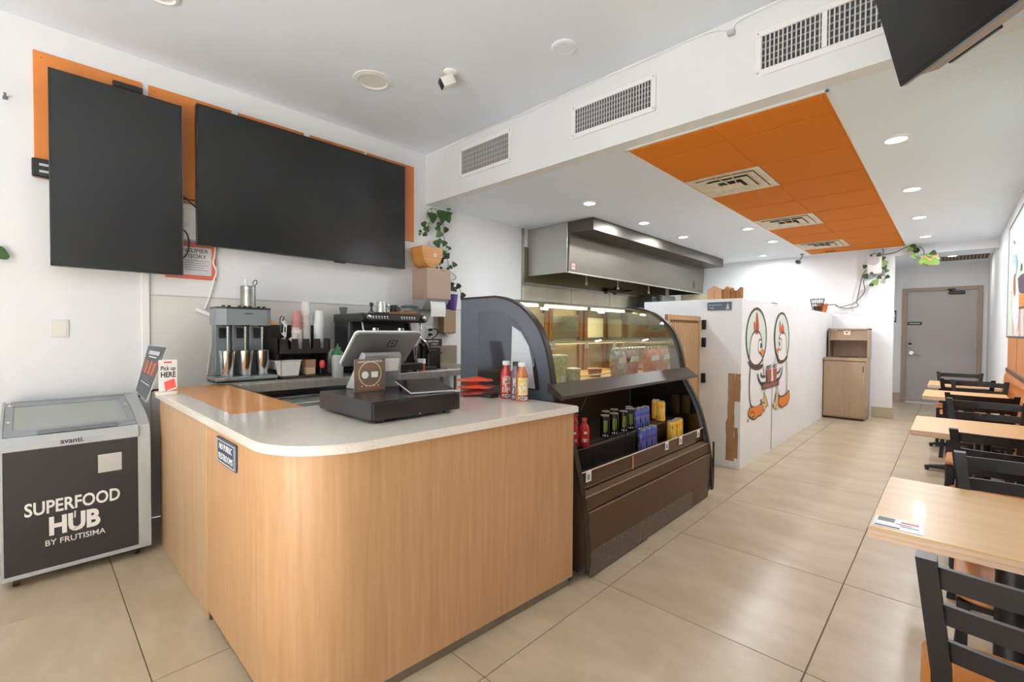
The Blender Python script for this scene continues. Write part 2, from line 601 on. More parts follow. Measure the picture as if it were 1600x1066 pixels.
q = MB().lathe([(0, 0), (0.014, 0), (0, -0.001)], (-0.831, YH - 0.0062, 1.735), 10, 'Y').box(-0.848, YH - 0.0075, 1.65, -0.814, YH - 0.0058, 1.715).box(-0.845, YH - 0.0075, 1.58, -0.835, YH - 0.0058, 1.65).box(-0.827, YH - 0.0075, 1.58, -0.817, YH - 0.0058, 1.65)
q.build('figure', LITE, rs)

# ---------------------------------------------------------------- lamps in the ceilings
def downlight(x, y, z, label, on=True, r=0.055, watts=9.0):
    t = thing('recessed_light', label, 'light', (x, y, z), 'recessed ceiling lights')
    MB().lathe([(r * 1.5, 0.0), (r * 1.5, -0.006), (r * 1.12, -0.012), (r, -0.004), (r, 0.0)], (x, y, z), 24).build('trim_ring', TRIMW, t, True)
    MB().lathe([(0, -0.003), (r, -0.003), (r, 0.0), (0, 0.0)], (x, y, z), 24).build('lens', LAMP if on else WHITE, t)
    if on:
        l = bpy.data.lights.new('downlight', 'AREA')
        l.shape = 'DISK'
        l.size = r * 2
        l.energy = watts
        l.color = (0.92, 0.965, 1.0)
        lo = bpy.data.objects.new('downlight', l)
        C.objects.link(lo)
        lo.parent = t
        if z == 2.62: l.color = (1.0, 0.96, 0.9)
        lo.location = (0, 0, -0.016)
    return t


DLW = 15.5
for k, (x, y) in enumerate(((-0.30, 4.09), (-0.29, 5.59), (-0.29, 6.99), (-0.285, 8.41))):
    downlight(x, y, ZL, ('first', 'second', 'third', 'fourth')[k] + ' recessed light right of the orange ceiling, counted from the shop front', watts=DLW)
for k, (x, y) in enumerate(((-2.72, 3.99), (-2.72, 5.15), (-2.72, 6.27))):
    downlight(x, y, ZL, ('first', 'second', 'third')[k] + ' recessed light in the row beside the steel hood', watts=DLW)
for k, (x, y) in enumerate(((-1.90, 6.32), (-1.90, 7.43))):
    downlight(x, y, ZL, ('nearer', 'farther')[k] + ' recessed light hugging the orange ceiling\'s left edge', watts=DLW)
downlight(-2.36, 8.67, ZL, 'small recessed light by the far wall past the hood', watts=DLW)
downlight(-0.02, 10.55, 2.62, 'recessed light in the passage before the door', watts=6.0)
downlight(-3.13, 1.773, ZH, 'wide unlit recessed light in the high ceiling before the screens', False, 0.095)
downlight(-3.19, 0.52, ZH, 'unlit recessed light at the top edge of the picture', False, 0.06)


# ================================================================ CEILING AND WALL FITTINGS
def grille(x0, x1, z0, z1, m, label, double=False):
    y = YB
    t = thing('air_grille', label, 'air vent', ((x0 + x1) / 2, y, z0), 'bulkhead air grilles')
    f = 0.036
    fr = MB()
    fr.box(x0 - f, y - 0.012, z0 - f, x1 + f, y, z0, 0.003).box(x0 - f, y - 0.012, z1, x1 + f, y, z1 + f, 0.003)
    fr.box(x0 - f, y - 0.012, z0, x0, y, z1, 0.003).box(x1, y - 0.012, z0, x1 + f, y, z1, 0.003)
    if double: fr.box((x0 + x1) / 2 - 0.012, y - 0.013, z0, (x0 + x1) / 2 + 0.012, y, z1)
    fr.build('frame', TRIMW, t)
    B(x0, y - 0.0022, z0, x1, y - 0.0002, z1).build('backing', mat('duct_grey', (58, 58, 60), 0.8), t)
    s = MB()
    n = int((x1 - x0) / 0.021)
    for k in range(n + 1):
        x = x0 + (x1 - x0) * k / n
        s.box(x - 0.0034, y - 0.011, z0, x + 0.0034, y - 0.006, z1)
    s.build('fins', mat('fin_light', (196, 196, 194), 0.5), t, kind='stuff')
    s = MB()
    for k in range(1, 5):
        z = z0 + (z1 - z0) * k / 5
        s.box(x0, y - 0.0058, z - 0.0045, x1, y - 0.003, z + 0.0045)
    s.build('cross_bars', m, t, kind='stuff')
    for (xx, zz) in ((x0 - f / 2, z0 - f / 2), (x1 + f / 2, z0 - f / 2), (x0 - f / 2, z1 + f / 2), (x1 + f / 2, z1 + f / 2)):
        MB().lathe([(0.006, 0), (0.005, -0.003), (0, -0.0035)], (xx, y - 0.012, zz), 8, 'Y').build('screw', SILVERP, t)


greyfin = mat('fin_grey', (138, 138, 136), 0.5)
grille(-3.43, -2.81, 2.825, 3.045, greyfin, 'white air grille nearest the orange wall panels, smallest in the picture')
grille(-2.10, -1.483, 2.83, 3.007, greyfin, 'single white air grille in the middle of the bulkhead')
grille(-0.81, -0.21, 2.815, 3.0, greyfin, 'two-bay white air grille partly behind the hanging screen', True)

# white cable stapled along the bulkhead top
pts = [(-3.72, YB - 0.012, 2.985), (-3.70, YB - 0.012, 3.08), (-3.655, YB - 0.012, 3.14), (-3.39, YB - 0.012, 3.148), (-3.18, YB - 0.012, 3.16),
       (-2.6, YB - 0.012, 3.15), (-2.1, YB - 0.012, 3.158), (-1.6, YB - 0.012, 3.15), (-1.2, YB - 0.012, 3.157), (-1.04, YB - 0.012, 3.135), (-0.975, YB - 0.014, 3.095),
       (-0.95, YB - 0.012, 3.135), (-0.86, YB - 0.012, 3.15), (-0.7, YB - 0.012, 3.157), (-0.3, YB - 0.012, 3.156), (0.43, YB - 0.012, 3.157)]
o = thing('white_cable', 'thin white cable stapled along the top of the bulkhead', 'cable', (-0.975, YB, 3.09))
MB().tube(smoothpath(pts, 5), 0.006, 6).build('run', WHITE, o, True)
MB().box(-0.995, YB - 0.03, 3.075, -0.955, YB, 3.105, 0.006).build('clip', SILVERP, o)

# ceiling diffusers
BEIGE = mat('diffuser_beige', (226, 214, 192), 0.5, 0, (196, 182, 156), (9, 9, 9))
def diffuser(y0, y1, label):
    x0, x1 = -1.718, -1.128
    cx, cy = (x0 + x1) / 2, (y0 + y1) / 2
    t = thing('ceiling_diffuser', label, 'air vent', (cx, cy, ZL), 'square diffusers in the orange ceiling')
    B(x0 + 0.03, y0 + 0.03, ZL - 0.008, x1 - 0.03, y1 - 0.03, ZL - 0.006).build('backing', mat('duct_dark', (70, 60, 48), 0.7), t)

    def ring(a, b, za, zb, nm):
        m = MB()
        for (p, q) in (((-1, -1), (1, -1)), ((1, -1), (1, 1)), ((1, 1), (-1, 1)), ((-1, 1), (-1, -1))):
            A = (cx + p[0] * a * (x1 - x0) / 2, cy + p[1] * a * (y1 - y0) / 2, za)
            Bq = (cx + q[0] * a * (x1 - x0) / 2, cy + q[1] * a * (y1 - y0) / 2, za)
            Cq = (cx + q[0] * b * (x1 - x0) / 2, cy + q[1] * b * (y1 - y0) / 2, zb)
            D = (cx + p[0] * b * (x1 - x0) / 2, cy + p[1] * b * (y1 - y0) / 2, zb)
            up = V((0, 0, 0.004))
            m.add([A, Bq, Cq, D, V(A) + up, V(Bq) + up, V(Cq) + up, V(D) + up], [(0, 1, 2, 3), (7, 6, 5, 4), (0, 4, 5, 1), (3, 2, 6, 7)])
        m.build(nm, BEIGE, t)
    ring(1.0, 0.80, ZL - 0.014, ZL - 0.012, 'frame')
    ring(0.79, 0.56, ZL - 0.022, ZL - 0.013, 'outer_cone')
    ring(0.57, 0.33, ZL - 0.030, ZL - 0.018, 'middle_cone')
    B(cx - 0.09, cy - 0.09, ZL - 0.044, cx + 0.09, cy + 0.09, ZL - 0.038, 0.003).build('centre_plate', BEIGE, t)
    m = MB()
    m.tube([(cx - 0.05, y0 + 0.05, ZL - 0.018), (cx, cy - 0.09, ZL - 0.04)], 0.004, 6).tube([(cx + 0.07, y0 + 0.05, ZL - 0.018), (cx + 0.06, cy - 0.09, ZL - 0.04)], 0.004, 6)
    m.build('stay', BEIGE, t)


diffuser(3.985, 4.62, 'square beige ceiling diffuser nearest the bulkhead')
diffuser(5.92, 6.555, 'middle one of three square beige ceiling diffusers')
diffuser(7.855, 8.485, 'square beige ceiling diffuser nearest the far wall')
tag(MB().box(-1.50, 8.83, ZL - 0.022, -1.36, 8.90, ZL - 0.010, 0.003).build('ceiling_sensor', mat('sensor_brown', (120, 66, 30), 0.5)), 'little brown box at the far end of the orange ceiling', 'sensor')

# passage grille
t = thing('passage_grille', 'long brownish ceiling grille before the back door', 'air vent', (0.1, 10.9, 2.62))
B(-0.17, 10.62, 2.612, 0.42, 11.2, 2.619).build('backing', mat('duct_dark', (70, 60, 48), 0.7), t)
m = MB()
for k in range(14):
    m.box(-0.16 + k * 0.043, 10.63, 2.602, -0.145 + k * 0.043, 11.19, 2.612)
m.build('fins', mat('fin_tan', (150, 132, 110), 0.5), t, kind='stuff')

# ceiling speaker disc and security cameras
t = thing('ceiling_speaker', 'round white speaker cover flush in the high ceiling', 'speaker', (-1.851, 2.415, ZH))
MB().lathe([(0.085, 0), (0.085, -0.006), (0.078, -0.012), (0, -0.012)], (-1.851, 2.415, ZH), 28).build('cover', CEIL, t, True)
MB().lathe([(0.07, -0.0118), (0.066, -0.015), (0.062, -0.0118)], (-1.851, 2.415, ZH), 28).build('rim', CEIL, t, True)

t = thing('security_camera', 'white bullet camera with black face under the high ceiling', 'camera', (-2.62, 2.09, ZH))
cx, cy = -2.62, 2.09
MB().lathe([(0.048, 0), (0.048, -0.012), (0.03, -0.02), (0.014, -0.026), (0.014, -0.06), (0, -0.06)], (cx, cy, ZH), 18).build('mount', WHITE, t, True)
dr = (V((-0.35, -0.75, -0.45))).normalized()
c0 = V((cx, cy, ZH - 0.065))
m = MB()
m.M = Matrix.Translation(c0) @ dr.to_track_quat('Z', 'Y').to_matrix().to_4x4()
m.box(-0.036, -0.036, -0.03, 0.036, 0.036, 0.075, 0.014, 2)
m.build('housing', WHITE, t, True)
m = MB()
m.M = Matrix.Translation(c0) @ dr.to_track_quat('Z', 'Y').to_matrix().to_4x4()
m.box(-0.031, -0.031, 0.07, 0.031, 0.031, 0.08, 0.008, 2)
f = m.build('face', BLACK, t, True)
m = MB()
m.M = Matrix.Translation(c0) @ dr.to_track_quat('Z', 'Y').to_matrix().to_4x4()
m.lathe([(0, 0.084), (0.008, 0.084), (0.015, 0.0815), (0.016, 0.078)], (0, 0, 0), 16)
m.build('lens_glass', mat('lens_dark', (60, 60, 66), 0.1), f, True)

cx, cy = -1.84, 8.95
t = thing('security_camera', 'small black bullet camera beyond the orange ceiling', 'camera', (cx, cy, ZL))
MB().lathe([(0.03, 0), (0.03, -0.012), (0.01, -0.018), (0.008, -0.05), (0, -0.05)], (cx, cy, ZL), 12).build('mount', GREYP, t, True)
MB().cyl((cx, cy, ZL - 0.05), (cx - 0.03, cy - 0.05, ZL - 0.12), 0.008).build('arm', GREYP, t)
MB().lathe([(0, 0), (0.03, 0), (0.034, 0.1), (0, 0.1)], (cx - 0.04, cy - 0.13, ZL - 0.14), 14, 'Y').build('housing', BLACKM, t, True)

# ---------------------------------------------------------------- screens
def wall_tv(y0, y1, z0, z1, xf, label, th=0.05):
    t = thing('wall_screen', label, 'screen', (XL, (y0 + y1) / 2, z0), 'dark menu screens on the left wall')
    B(xf - th, y0, z0, xf - 0.004, y1, z1, 0.004).build('case', BEZEL, t)
    m = MB()
    e = 0.009
    m.box(xf - 0.006, y0, z0, xf, y0 + e, z1).box(xf - 0.006, y1 - e, z0, xf, y1, z1).box(xf - 0.006, y0 + e, z0, xf, y1 - e, z0 + e).box(xf - 0.006, y0 + e, z1 - e, xf, y1 - e, z1)
    m.build('bezel', BEZEL, t)
    B(xf - 0.0038, y0 + e, z0 + e, xf - 0.002, y1 - e, z1 - e).build('panel', SCREEN, t)
    ym = (y0 + y1) / 2
    m = MB().box(XL, ym - 0.2, z0 + 0.3, XL + 0.02, ym + 0.2, z0 + 0.34).box(XL, ym - 0.2, z1 - 0.34, XL + 0.02, ym + 0.2, z1 - 0.3)
    for s in (-0.15, 0.15):
        m.box(XL + 0.015, ym + s - 0.02, z0 + 0.25, xf - th + 0.002, ym + s + 0.02, z1 - 0.25)
    m.build('wall_bracket', BLACKM, t)
    return t


tv1 = wall_tv(0.09, 0.745, 1.70, 2.872, -3.895, 'tall portrait black screen standing off the wall above the freezer')
B(-3.945, 0.745, 1.705, -3.897, 0.7475, 2.868).build('side_strip', mat('edge_grey', (120, 122, 126), 0.35), tv1)
tv2 = wall_tv(0.836, 2.568, 1.932, 2.937, -3.92, 'wide landscape black screen on the wall above the bench')
B(-3.93, 1.85, 1.918, -3.92, 1.95, 1.933).build('sensor_bar', BEZEL, tv2)

ori = (('first orange wall panel, tall and behind the portrait screen', 0.03, 0.545), ('second orange wall panel, between the two screens', 0.58, 1.085),
       ('third orange wall panel, only its top edge above the wide screen', 1.13, 1.63), ('fourth orange wall panel, only its top edge above the wide screen', 1.68, 2.19),
       ('fifth orange wall panel, showing right of the wide screen', 2.215, 2.74))
for lb, a, b in ori:
    t = thing('orange_wallboard', lb, 'wall panel', (XL, a, 2.235), 'orange panels behind the screens')
    B(XL, a, 2.235, XL + 0.012, b, 3.0, 0.002).build('board', ORANGEP, t)
    for y in (a + 0.035, b - 0.035):
        MB().lathe([(0.006, 0), (0.005, 0.003), (0, 0.004)], (XL + 0.012, y, 2.965), 8, 'X').build('screw', mat('screw_tan', (170, 100, 44), 0.5), t)
t = thing('mount_box', 'black slotted bracket box left of the portrait screen', 'bracket', (XL + 0.012, 0.02, 2.22))
B(XL + 0.012, 0.018, 2.235, XL + 0.05, 0.2, 2.345, 0.006).build('plate', BLACK, t)
for z in (2.262, 2.302):
    B(XL + 0.05, 0.05, z, XL + 0.0512, 0.09, z + 0.014).build('slot', SILVERP, t)
B(XL + 0.05, 0.03, 2.242, XL + 0.056, 0.036, 2.338).build('rib', BLACKM, t)
t = thing('mount_bar', 'black bar sticking out over the portrait screen top', 'bracket', (XL + 0.012, 0.45, 2.9))
B(XL + 0.012, 0.39, 2.905, XL + 0.06, 0.545, 2.945, 0.004).build('bar', BLACK, t)
B(XL + 0.012, 0.40, 2.80, XL + 0.03, 0.44, 2.91).build('arm', BLACK, t)

# screen hung from the high ceiling, turned to the shop front
P0 = hitp(1405, 137, 2, 2.3)
dh = V((0.60, -0.80, 0)).normalized()
nh = V((-0.80, -0.60, 0)).normalized()
ta = math.radians(16)
tu = (nh * math.sin(ta) + V((0, 0, 1)) * math.cos(ta)).normalized()
tn = tu.cross(dh).normalized()
if tn.dot(nh) < 0: tn = -tn
LT, HT = 0.98, 0.58
t = thing('hanging_screen', 'black screen hanging tilted from the ceiling at upper right', 'screen', P0 + dh * LT / 2)


def hs(a, b, c): return P0 + dh * a + tu * b + tn * c


def hbox(name, a0, b0, c0, a1, b1, c1, m, par=t):
    mb = MB()
    mb.M = Matrix((dh, tu, tn)).transposed().to_4x4()
    mb.M.translation = P0
    return mb.box(a0, b0, c0, a1, b1, c1, 0.003).build(name, m, par)


hbox('panel', 0.006, 0.012, -0.002, LT - 0.006, HT - 0.006, 0.0005, SCREEN)
hbox('bezel_case', 0, 0, -0.03, LT, HT, -0.002, BEZEL)
hbox('rear_case', 0.06, 0.004, -0.105, LT - 0.05, HT - 0.1, -0.03, mat('case_brown', (160, 138, 122), 0.5))
hbox('port_panel', 0.10, 0.0, -0.125, 0.30, 0.16, -0.105, BLACK)
tp = hs(LT / 2, HT * 0.6, -0.13)
MB().cyl((tp.x, tp.y, tp.z), (tp.x, tp.y, ZH), 0.022).build('pole', BLACKM, t)
MB().lathe([(0, 0), (0.07, 0), (0.07, -0.01), (0, -0.01)], (tp.x, tp.y, ZH), 18).build('ceiling_plate', BLACKM, t)
hbox('mount_plate', LT / 2 - 0.12, HT * 0.6 - 0.12, -0.14, LT / 2 + 0.12, HT * 0.6 + 0.12, -0.105, BLACKM)

# ---------------------------------------------------------------- small things on the left wall
t = thing('blank_wall_plate', 'square white blank plate on the wall above the freezer', 'wall plate', (XL, 0.13, 1.27))
B(XL, 0.088, 1.268, XL + 0.008, 0.172, 1.378, 0.003).build('plate', mat('plate_pearl', (226, 224, 220), 0.3), t)
MB().box(XL + 0.008, 0.098, 1.278, XL + 0.0105, 0.162, 1.368, 0.004).build('cover', mat('plate_pearl', (226, 224, 220), 0.3), t)
t = thing('wall_hook', 'tiny hook at the left edge of the wall, high up', 'hook', (XL, -0.085, 2.66))
MB().cyl((XL, -0.085, 2.67), (XL + 0.03, -0.085, 2.665), 0.006).cyl((XL + 0.03, -0.085, 2.665), (XL + 0.032, -0.085, 2.69), 0.006).build('hook', GREYP, t)
B(XL, -0.095, 2.66, XL + 0.004, -0.075, 2.68).build('back_plate', GREYP, t)

t = thing('framed_notice', 'orange-red framed notice half behind the portrait screen', 'notice', (XL, 0.82, 1.7))
m = MB()
y0, y1, z0, z1 = 0.665, 0.975, 1.692, 1.955
for a in ((y0, z0, y1, z0 + 0.028), (y0, z1 - 0.028, y1, z1), (y0, z0 + 0.028, y0 + 0.028, z1 - 0.028), (y1 - 0.028, z0 + 0.028, y1, z1 - 0.028)):
    m.box(XL, a[0], a[1], XL + 0.018, a[2], a[3], 0.003)
m.build('frame', mat('frame_coral', (196, 92, 70), 0.5), t)
B(XL, y0 + 0.028, z0 + 0.028, XL + 0.006, y1 - 0.028, z1 - 0.028).build('sheet', mat('notice_grey', (206, 208, 210), 0.5), t)
text('CONSUMER', (XL + 0.0065, 0.700, 1.885), 0.042, (0, 1, 0), (0, 0, 1), INK, t, width=0.225)
text('ADVISORY', (XL + 0.0065, 0.715, 1.845), 0.042, (0, 1, 0), (0, 0, 1), INK, t, width=0.20)
m = MB()
for k, (a, b) in enumerate(((0.71, 0.93), (0.72, 0.91), (0.71, 0.92), (0.76, 0.90), (0.78, 0.92))):
    m.box(XL + 0.006, a, 1.825 - k * 0.017, XL + 0.0068, b, 1.829 - k * 0.017)
m.build('small_print', mat('print_grey', (130, 132, 136), 0.6), t, kind='stuff')

t = thing('cord_switch', 'white cable with inline switch bar hanging below the wide screen', 'cable', (XL, 0.92, 1.43))
MB().tube(smoothpath([(XL + 0.02, 0.972, 1.95), (XL + 0.02, 0.965, 1.88), (XL + 0.02, 0.955, 1.82), (XL + 0.02, 0.975, 1.76), (XL + 0.02, 0.958, 1.69), (XL + 0.02, 0.935, 1.58), (XL + 0.02, 0.905, 1.49), (XL + 0.02, 0.90, 1.475)], 5), 0.006, 7).build('upper_cord', WHITE, t, True)
m = MB()
m.M = Matrix.Translation((XL + 0.024, 0.893, 1.448)) @ Matrix.Rotation(-0.42, 4, 'X')
m.box(-0.014, -0.055, -0.014, 0.014, 0.055, 0.014, 0.005, 2)
m.build('switch_bar', WHITE, t)
MB().tube(smoothpath([(XL + 0.02, 0.94, 1.43), (XL + 0.02, 0.955, 1.38), (XL + 0.02, 0.94, 1.24), (XL + 0.02, 0.925, 1.1), (XL + 0.02, 0.905, 0.96)], 5), 0.006, 7).build('lower_cord', WHITE, t, True)
t = thing('cable_loop', 'looped black cables between the two wall screens', 'cable', (XL + 0.05, 0.8, 1.95))
MB().tube(smoothpath([(XL + 0.06, 0.70, 2.30), (XL + 0.09, 0.77, 2.255), (XL + 0.09, 0.83, 2.20), (XL + 0.09, 0.9, 2.15)], 5), 0.005, 6).build('cable', BLACK, t, True)
MB().tube(smoothpath([(XL + 0.06, 0.70, 2.25), (XL + 0.09, 0.78, 2.245), (XL + 0.09, 0.9, 2.25)], 5), 0.005, 6).build('cable', BLACK, t, True)
MB().tube(smoothpath([(XL + 0.09, 0.735, 2.04), (XL + 0.12, 0.77, 2.0), (XL + 0.12, 0.785, 1.93), (XL + 0.12, 0.77, 1.85), (XL + 0.09, 0.735, 1.81)], 6), 0.005, 6).build('cable', BLACK, t, True)
t = thing('junction_cover', 'pale vertical cover box between the two wall screens', 'cover', (XL, 0.8, 1.97))
B(XL, 0.765, 1.97, XL + 0.03, 0.86, 2.225, 0.006).build('cover', WHITE, t)
B(XL, 0.76, 2.19, XL + 0.034, 0.865, 2.205, 0.003).build('lip', TRIMW, t)

# ================================================================ SERVICE COUNTER
def xr(y): return -1.468 + (y - 0.8) * (0.063 / 1.14)     # right face leans a hair out of square


ZC = 0.94
def outline(off, n=24, xl=-3.5, yend=1.936, r=0.27):
    """front outline from the left end round the curved corner to the right end, pushed out by off"""
    cx, cy = xr(0.8) - r, 0.545 + r
    L = [(xl, 0.545 - off)]
    L += [(cx + (r + off) * math.cos(a), cy + (r + off) * math.sin(a)) for a in [-PI / 2 + PI / 2 * k / n for k in range(n + 1)]]
    L += [(xr(yend) + off, yend)]
    return L


ctr = thing('service_counter', 'oak-fronted service counter with a rounded corner', 'counter', (-2.0, 1.2, 0))
MB().box(-3.48, 0.57, 0.0, -2.0, 0.92, 0.90).box(-2.26, 0.72, 0.0, -1.64, 1.91, 0.90).build('carcass', mat('carcass_oak', (176, 134, 92), 0.5), ctr)
B(-3.5, 0.545, 0.0, -2.4265, 0.566, 0.905, 0.002).build('left_panel', OAKPALE, ctr)
ol = outline(0.0)
ol[0] = (-2.4145, 0.545)
inn = [(p[0], p[1]) for p in outline(-0.02)]
inn[0] = (-2.4145, 0.565)
m = MB().prism(ol + inn[::-1], 'Z', 0.05, 0.905)
m.build('curved_panel', OAK, ctr, True)
B(-2.427, 0.553, 0.0, -2.413, 0.563, 0.905).build('panel_joint', mat('joint_dark', (86, 60, 40), 0.7), ctr)
kk = outline(-0.018, 24, -2.416, 1.925)
kk2 = outline(-0.033, 24, -2.416, 1.925)
MB().prism(kk + kk2[::-1], 'Z', 0.0, 0.07).build('kick_strip', mat('kick_grey', (128, 116, 100), 0.4, 0.3), ctr, True)
B(-1.475, 1.93, 0.012, -1.43, 1.955, 0.05, 0.004).build('levelling_foot', BLACK, ctr)

tp_ = outline(0.022, 24, -3.5, 1.946)
poly = tp_ + [(-2.335, 1.946), (-2.335, 0.63), (-3.5, 0.63)]
m = MB().prism(poly, 'Z', 0.908, ZC)
ct = tag(m.build('stone_countertop', QUARTZ), 'pale speckled stone countertop on the oak counter', 'countertop')
bm = bmesh.new(); bm.from_mesh(ct.data)
bmesh.ops.bevel(bm, geom=[e for e in bm.edges if e.is_boundary is False and abs(e.verts[0].co.z - e.verts[1].co.z) < 1e-5 and e.verts[0].co.z > 0.93], offset=0.004, segments=2, affect='EDGES')
bm.to_mesh(ct.data); bm.free()
wd = thing('work_board', 'brown wooden work board inset behind the stone strip', 'worktop', (-3.0, 0.78, 0.9))
B(-3.70, 0.634, 0.905, -2.338, 0.945, 0.939, 0.002).build('board', WORKWOOD, wd)
MB().box(-3.66, 0.66, 0.0, -3.60, 0.92, 0.905).build('support', mat('carcass_oak', (176, 134, 92), 0.5), wd)

# sign on the counter front
SIGNB = mat('sign_navy', (58, 72, 90), 0.4)
t = thing('restroom_sign', 'small navy sign about restrooms on the counter front', 'sign', (-2.2, 0.545, 0.8))
a, b = hitp(341, 694, 1, 0.541), hitp(370, 742, 1, 0.541)
x0, x1, z1, z0 = a.x, b.x, 0.878, 0.772
B(x0, 0.535, z0, x1, 0.545, z1, 0.003).build('plate', SIGNB, t)
m = MB()
for q in ((x0 + 0.008, z0 + 0.008, x1 - 0.008, z0 + 0.011), (x0 + 0.008, z1 - 0.011, x1 - 0.008, z1 - 0.008), (x0 + 0.008, z0 + 0.008, x0 + 0.011, z1 - 0.008), (x1 - 0.011, z0 + 0.008, x1 - 0.008, z1 - 0.008)):
    m.box(q[0], 0.5342, q[1], q[2], 0.535, q[3])
m.build('border_line', LITE, t)
text('NO PUBLIC', ((x0 + x1) / 2, 0.5345, 0.834), 0.036, (1, 0, 0), (0, 0, 1), LITE, t, align='CENTER', width=(x1 - x0) * 0.68)
text('RESTROOMS', ((x0 + x1) / 2, 0.5345, 0.793), 0.036, (1, 0, 0), (0, 0, 1), LITE, t, align='CENTER', width=(x1 - x0) * 0.76)

# ================================================================ CHEST FREEZER
fz = thing('chest_freezer', 'small grey chest freezer with black lettered front and glass lid', 'freezer', (-3.7, 0.19, 0))
FX, Y0, Y1 = -3.385, -0.112, 0.482
B(-3.99, Y0 + 0.01, 0.055, FX - 0.006, Y1 - 0.004, 0.66, 0.006).build('body', SILVERP, fz)
side = [(-3.99, 0.06), (FX, 0.06), (FX, 0.60), (FX - 0.005, 0.70), (FX - 0.03, 0.765), (FX - 0.14, 0.815), (FX - 0.3, 0.855), (-3.90, 0.888), (-3.99, 0.89)]
for (a, b) in ((Y0, Y0 + 0.011), (Y1 - 0.058, Y1)):
    m = MB().prism(side, 'Y', a, b)
    m.build('side_panel', SILVERP, fz)
B(FX - 0.004, Y0 + 0.012, 0.075, FX, Y1 - 0.058, 0.706, 0.003).build('front_panel', mat('freezer_front', (50, 47, 48), 0.42), fz)
B(FX - 0.012, Y0, 0.052, FX + 0.002, Y1, 0.074, 0.003).build('bottom_rail', SILVERP, fz)
m = MB().prism([(FX - 0.02, 0.70), (FX + 0.002, 0.703), (FX, 0.735), (FX - 0.03, 0.768), (FX - 0.06, 0.768), (FX - 0.06, 0.70)], 'Y', Y0, Y1 - 0.055)
m.build('front_bumper', SILVERP, fz)
B(-3.99, Y0 + 0.028, 0.66, -3.90, Y1 - 0.058, 0.888, 0.006).build('rear_rail', GREYP, fz)
B(-3.90, Y0 + 0.028, 0.66, FX - 0.06, Y1 - 0.058, 0.68).build('tub_floor', mat('frosty_white', (226, 228, 226), 0.6), fz)


def lidpt(u, v, dz=0.0):
    """u 0..1 from front to back, v 0..1 along the lid"""
    return V((FX - 0.05 + (-3.905 - FX + 0.05) * u, Y0 + 0.013 + (Y1 - 0.058 - Y0 - 0.015) * v, 0.768 + 0.108 * (u ** 0.8) + dz))


def lidstrip(u0, u1, v0, v1, dz0, dz1):
    m = MB()
    n = 5
    vs_, fs = [], []
    for i in range(n + 1):
        u = u0 + (u1 - u0) * i / n
        vs_ += [lidpt(u, v0, dz0), lidpt(u, v1, dz0), lidpt(u, v1, dz1), lidpt(u, v0, dz1)]
    for i in range(n):
        for k in range(4):
            fs.append((i * 4 + k, i * 4 + (k + 1) % 4, i * 4 + 4 + (k + 1) % 4, i * 4 + 4 + k))
    fs += [(0, 3, 2, 1), (n * 4, n * 4 + 1, n * 4 + 2, n * 4 + 3)]
    return m.add(vs_, fs)


for q in ((0, 0.09, 0, 1), (0.86, 1.0, 0, 1), (0.09, 0.86, 0, 0.06), (0.09, 0.86, 0.94, 1)):
    lidstrip(q[0], q[1], q[2], q[3], 0.0, 0.014).build('lid_frame', mat('lid_grey', (140, 145, 149), 0.4), fz, True)
lidstrip(0.09, 0.86, 0.06, 0.94, 0.003, 0.008).build('lid_glass', frosted('lid_glass', (224, 228, 222), 0.5), fz, True)
m = MB()
m.prism([(FX - 0.058, 0.779), (FX - 0.03, 0.774), (FX - 0.045, 0.792)], 'Y', 0.02, 0.34)
m.build('lid_handle', GREYP, fz)
for (v, u) in ((0.03, 0.3), (0.03, 0.88), (0.97, 0.6)):
    p = lidpt(u, v, 0.014)
    MB().lathe([(0.008, 0), (0.006, 0.006), (0, 0.008)], p, 10).build('lid_screw', WHITE, fz)
for (x, y) in ((FX - 0.07, Y0 + 0.05), (FX - 0.07, Y1 - 0.06), (-3.92, Y0 + 0.05), (-3.92, Y1 - 0.06)):
    o = MB().box(x - 0.02, y - 0.018, 0.035, x + 0.02, y + 0.018, 0.056, 0.003).build('caster', SILVERP, fz)
    MB().lathe([(0, -0.012), (0.02, -0.012), (0.022, 0), (0.02, 0.012), (0, 0.012)], (x + 0.004, y, 0.022), 14, 'Y').build('wheel', BROWND, o, True)
XF = FX + 0.0004
text('SUPERFOOD', (XF, -0.03, 0.362), 0.094, (0, 1, 0.0), (0, 0, 1), LITE, fz, width=0.372, bold=0.002)
text('HUB', (XF, 0.056, 0.245), 0.128, (0, 1, 0.0), (0, 0, 1), LITE, fz, width=0.20, bold=0.0055)
text('BY FRUTISIMA', (XF, 0.042, 0.190), 0.042, (0, 1, 0.0), (0, 0, 1), LITE, fz, width=0.235, bold=0.0003)
# little bowl-and-spoon drawing in the lettering
m = MB()
m.tube(smoothpath([(XF + 0.001, 0.158, 0.346), (XF + 0.001, 0.157, 0.31)], 3), 0.0032, 5)
m.build('spoon_drawing', LITE, fz)
m = MB().tube(smoothpath([(XF + 0.0012, 0.146, 0.30), (XF + 0.0012, 0.172, 0.30), (XF + 0.0012, 0.155, 0.275), (XF + 0.0012, 0.17, 0.262), (XF + 0.0012, 0.152, 0.25)], 4), 0.0013, 4)
m.build('spoon_outline', mat('freezer_front', (50, 47, 48), 0.42), fz)
text('avanti.', (FX + 0.0028, 0.105, 0.716), 0.036, (0, 1, 0), (-0.12, 0, 1), INK, fz, width=0.092, bold=0.0006)
B(FX - 0.001, 0.252, 0.528, FX + 0.0012, 0.352, 0.628).build('label_sticker', mat('sticker_grey', (190, 190, 190), 0.5), fz)
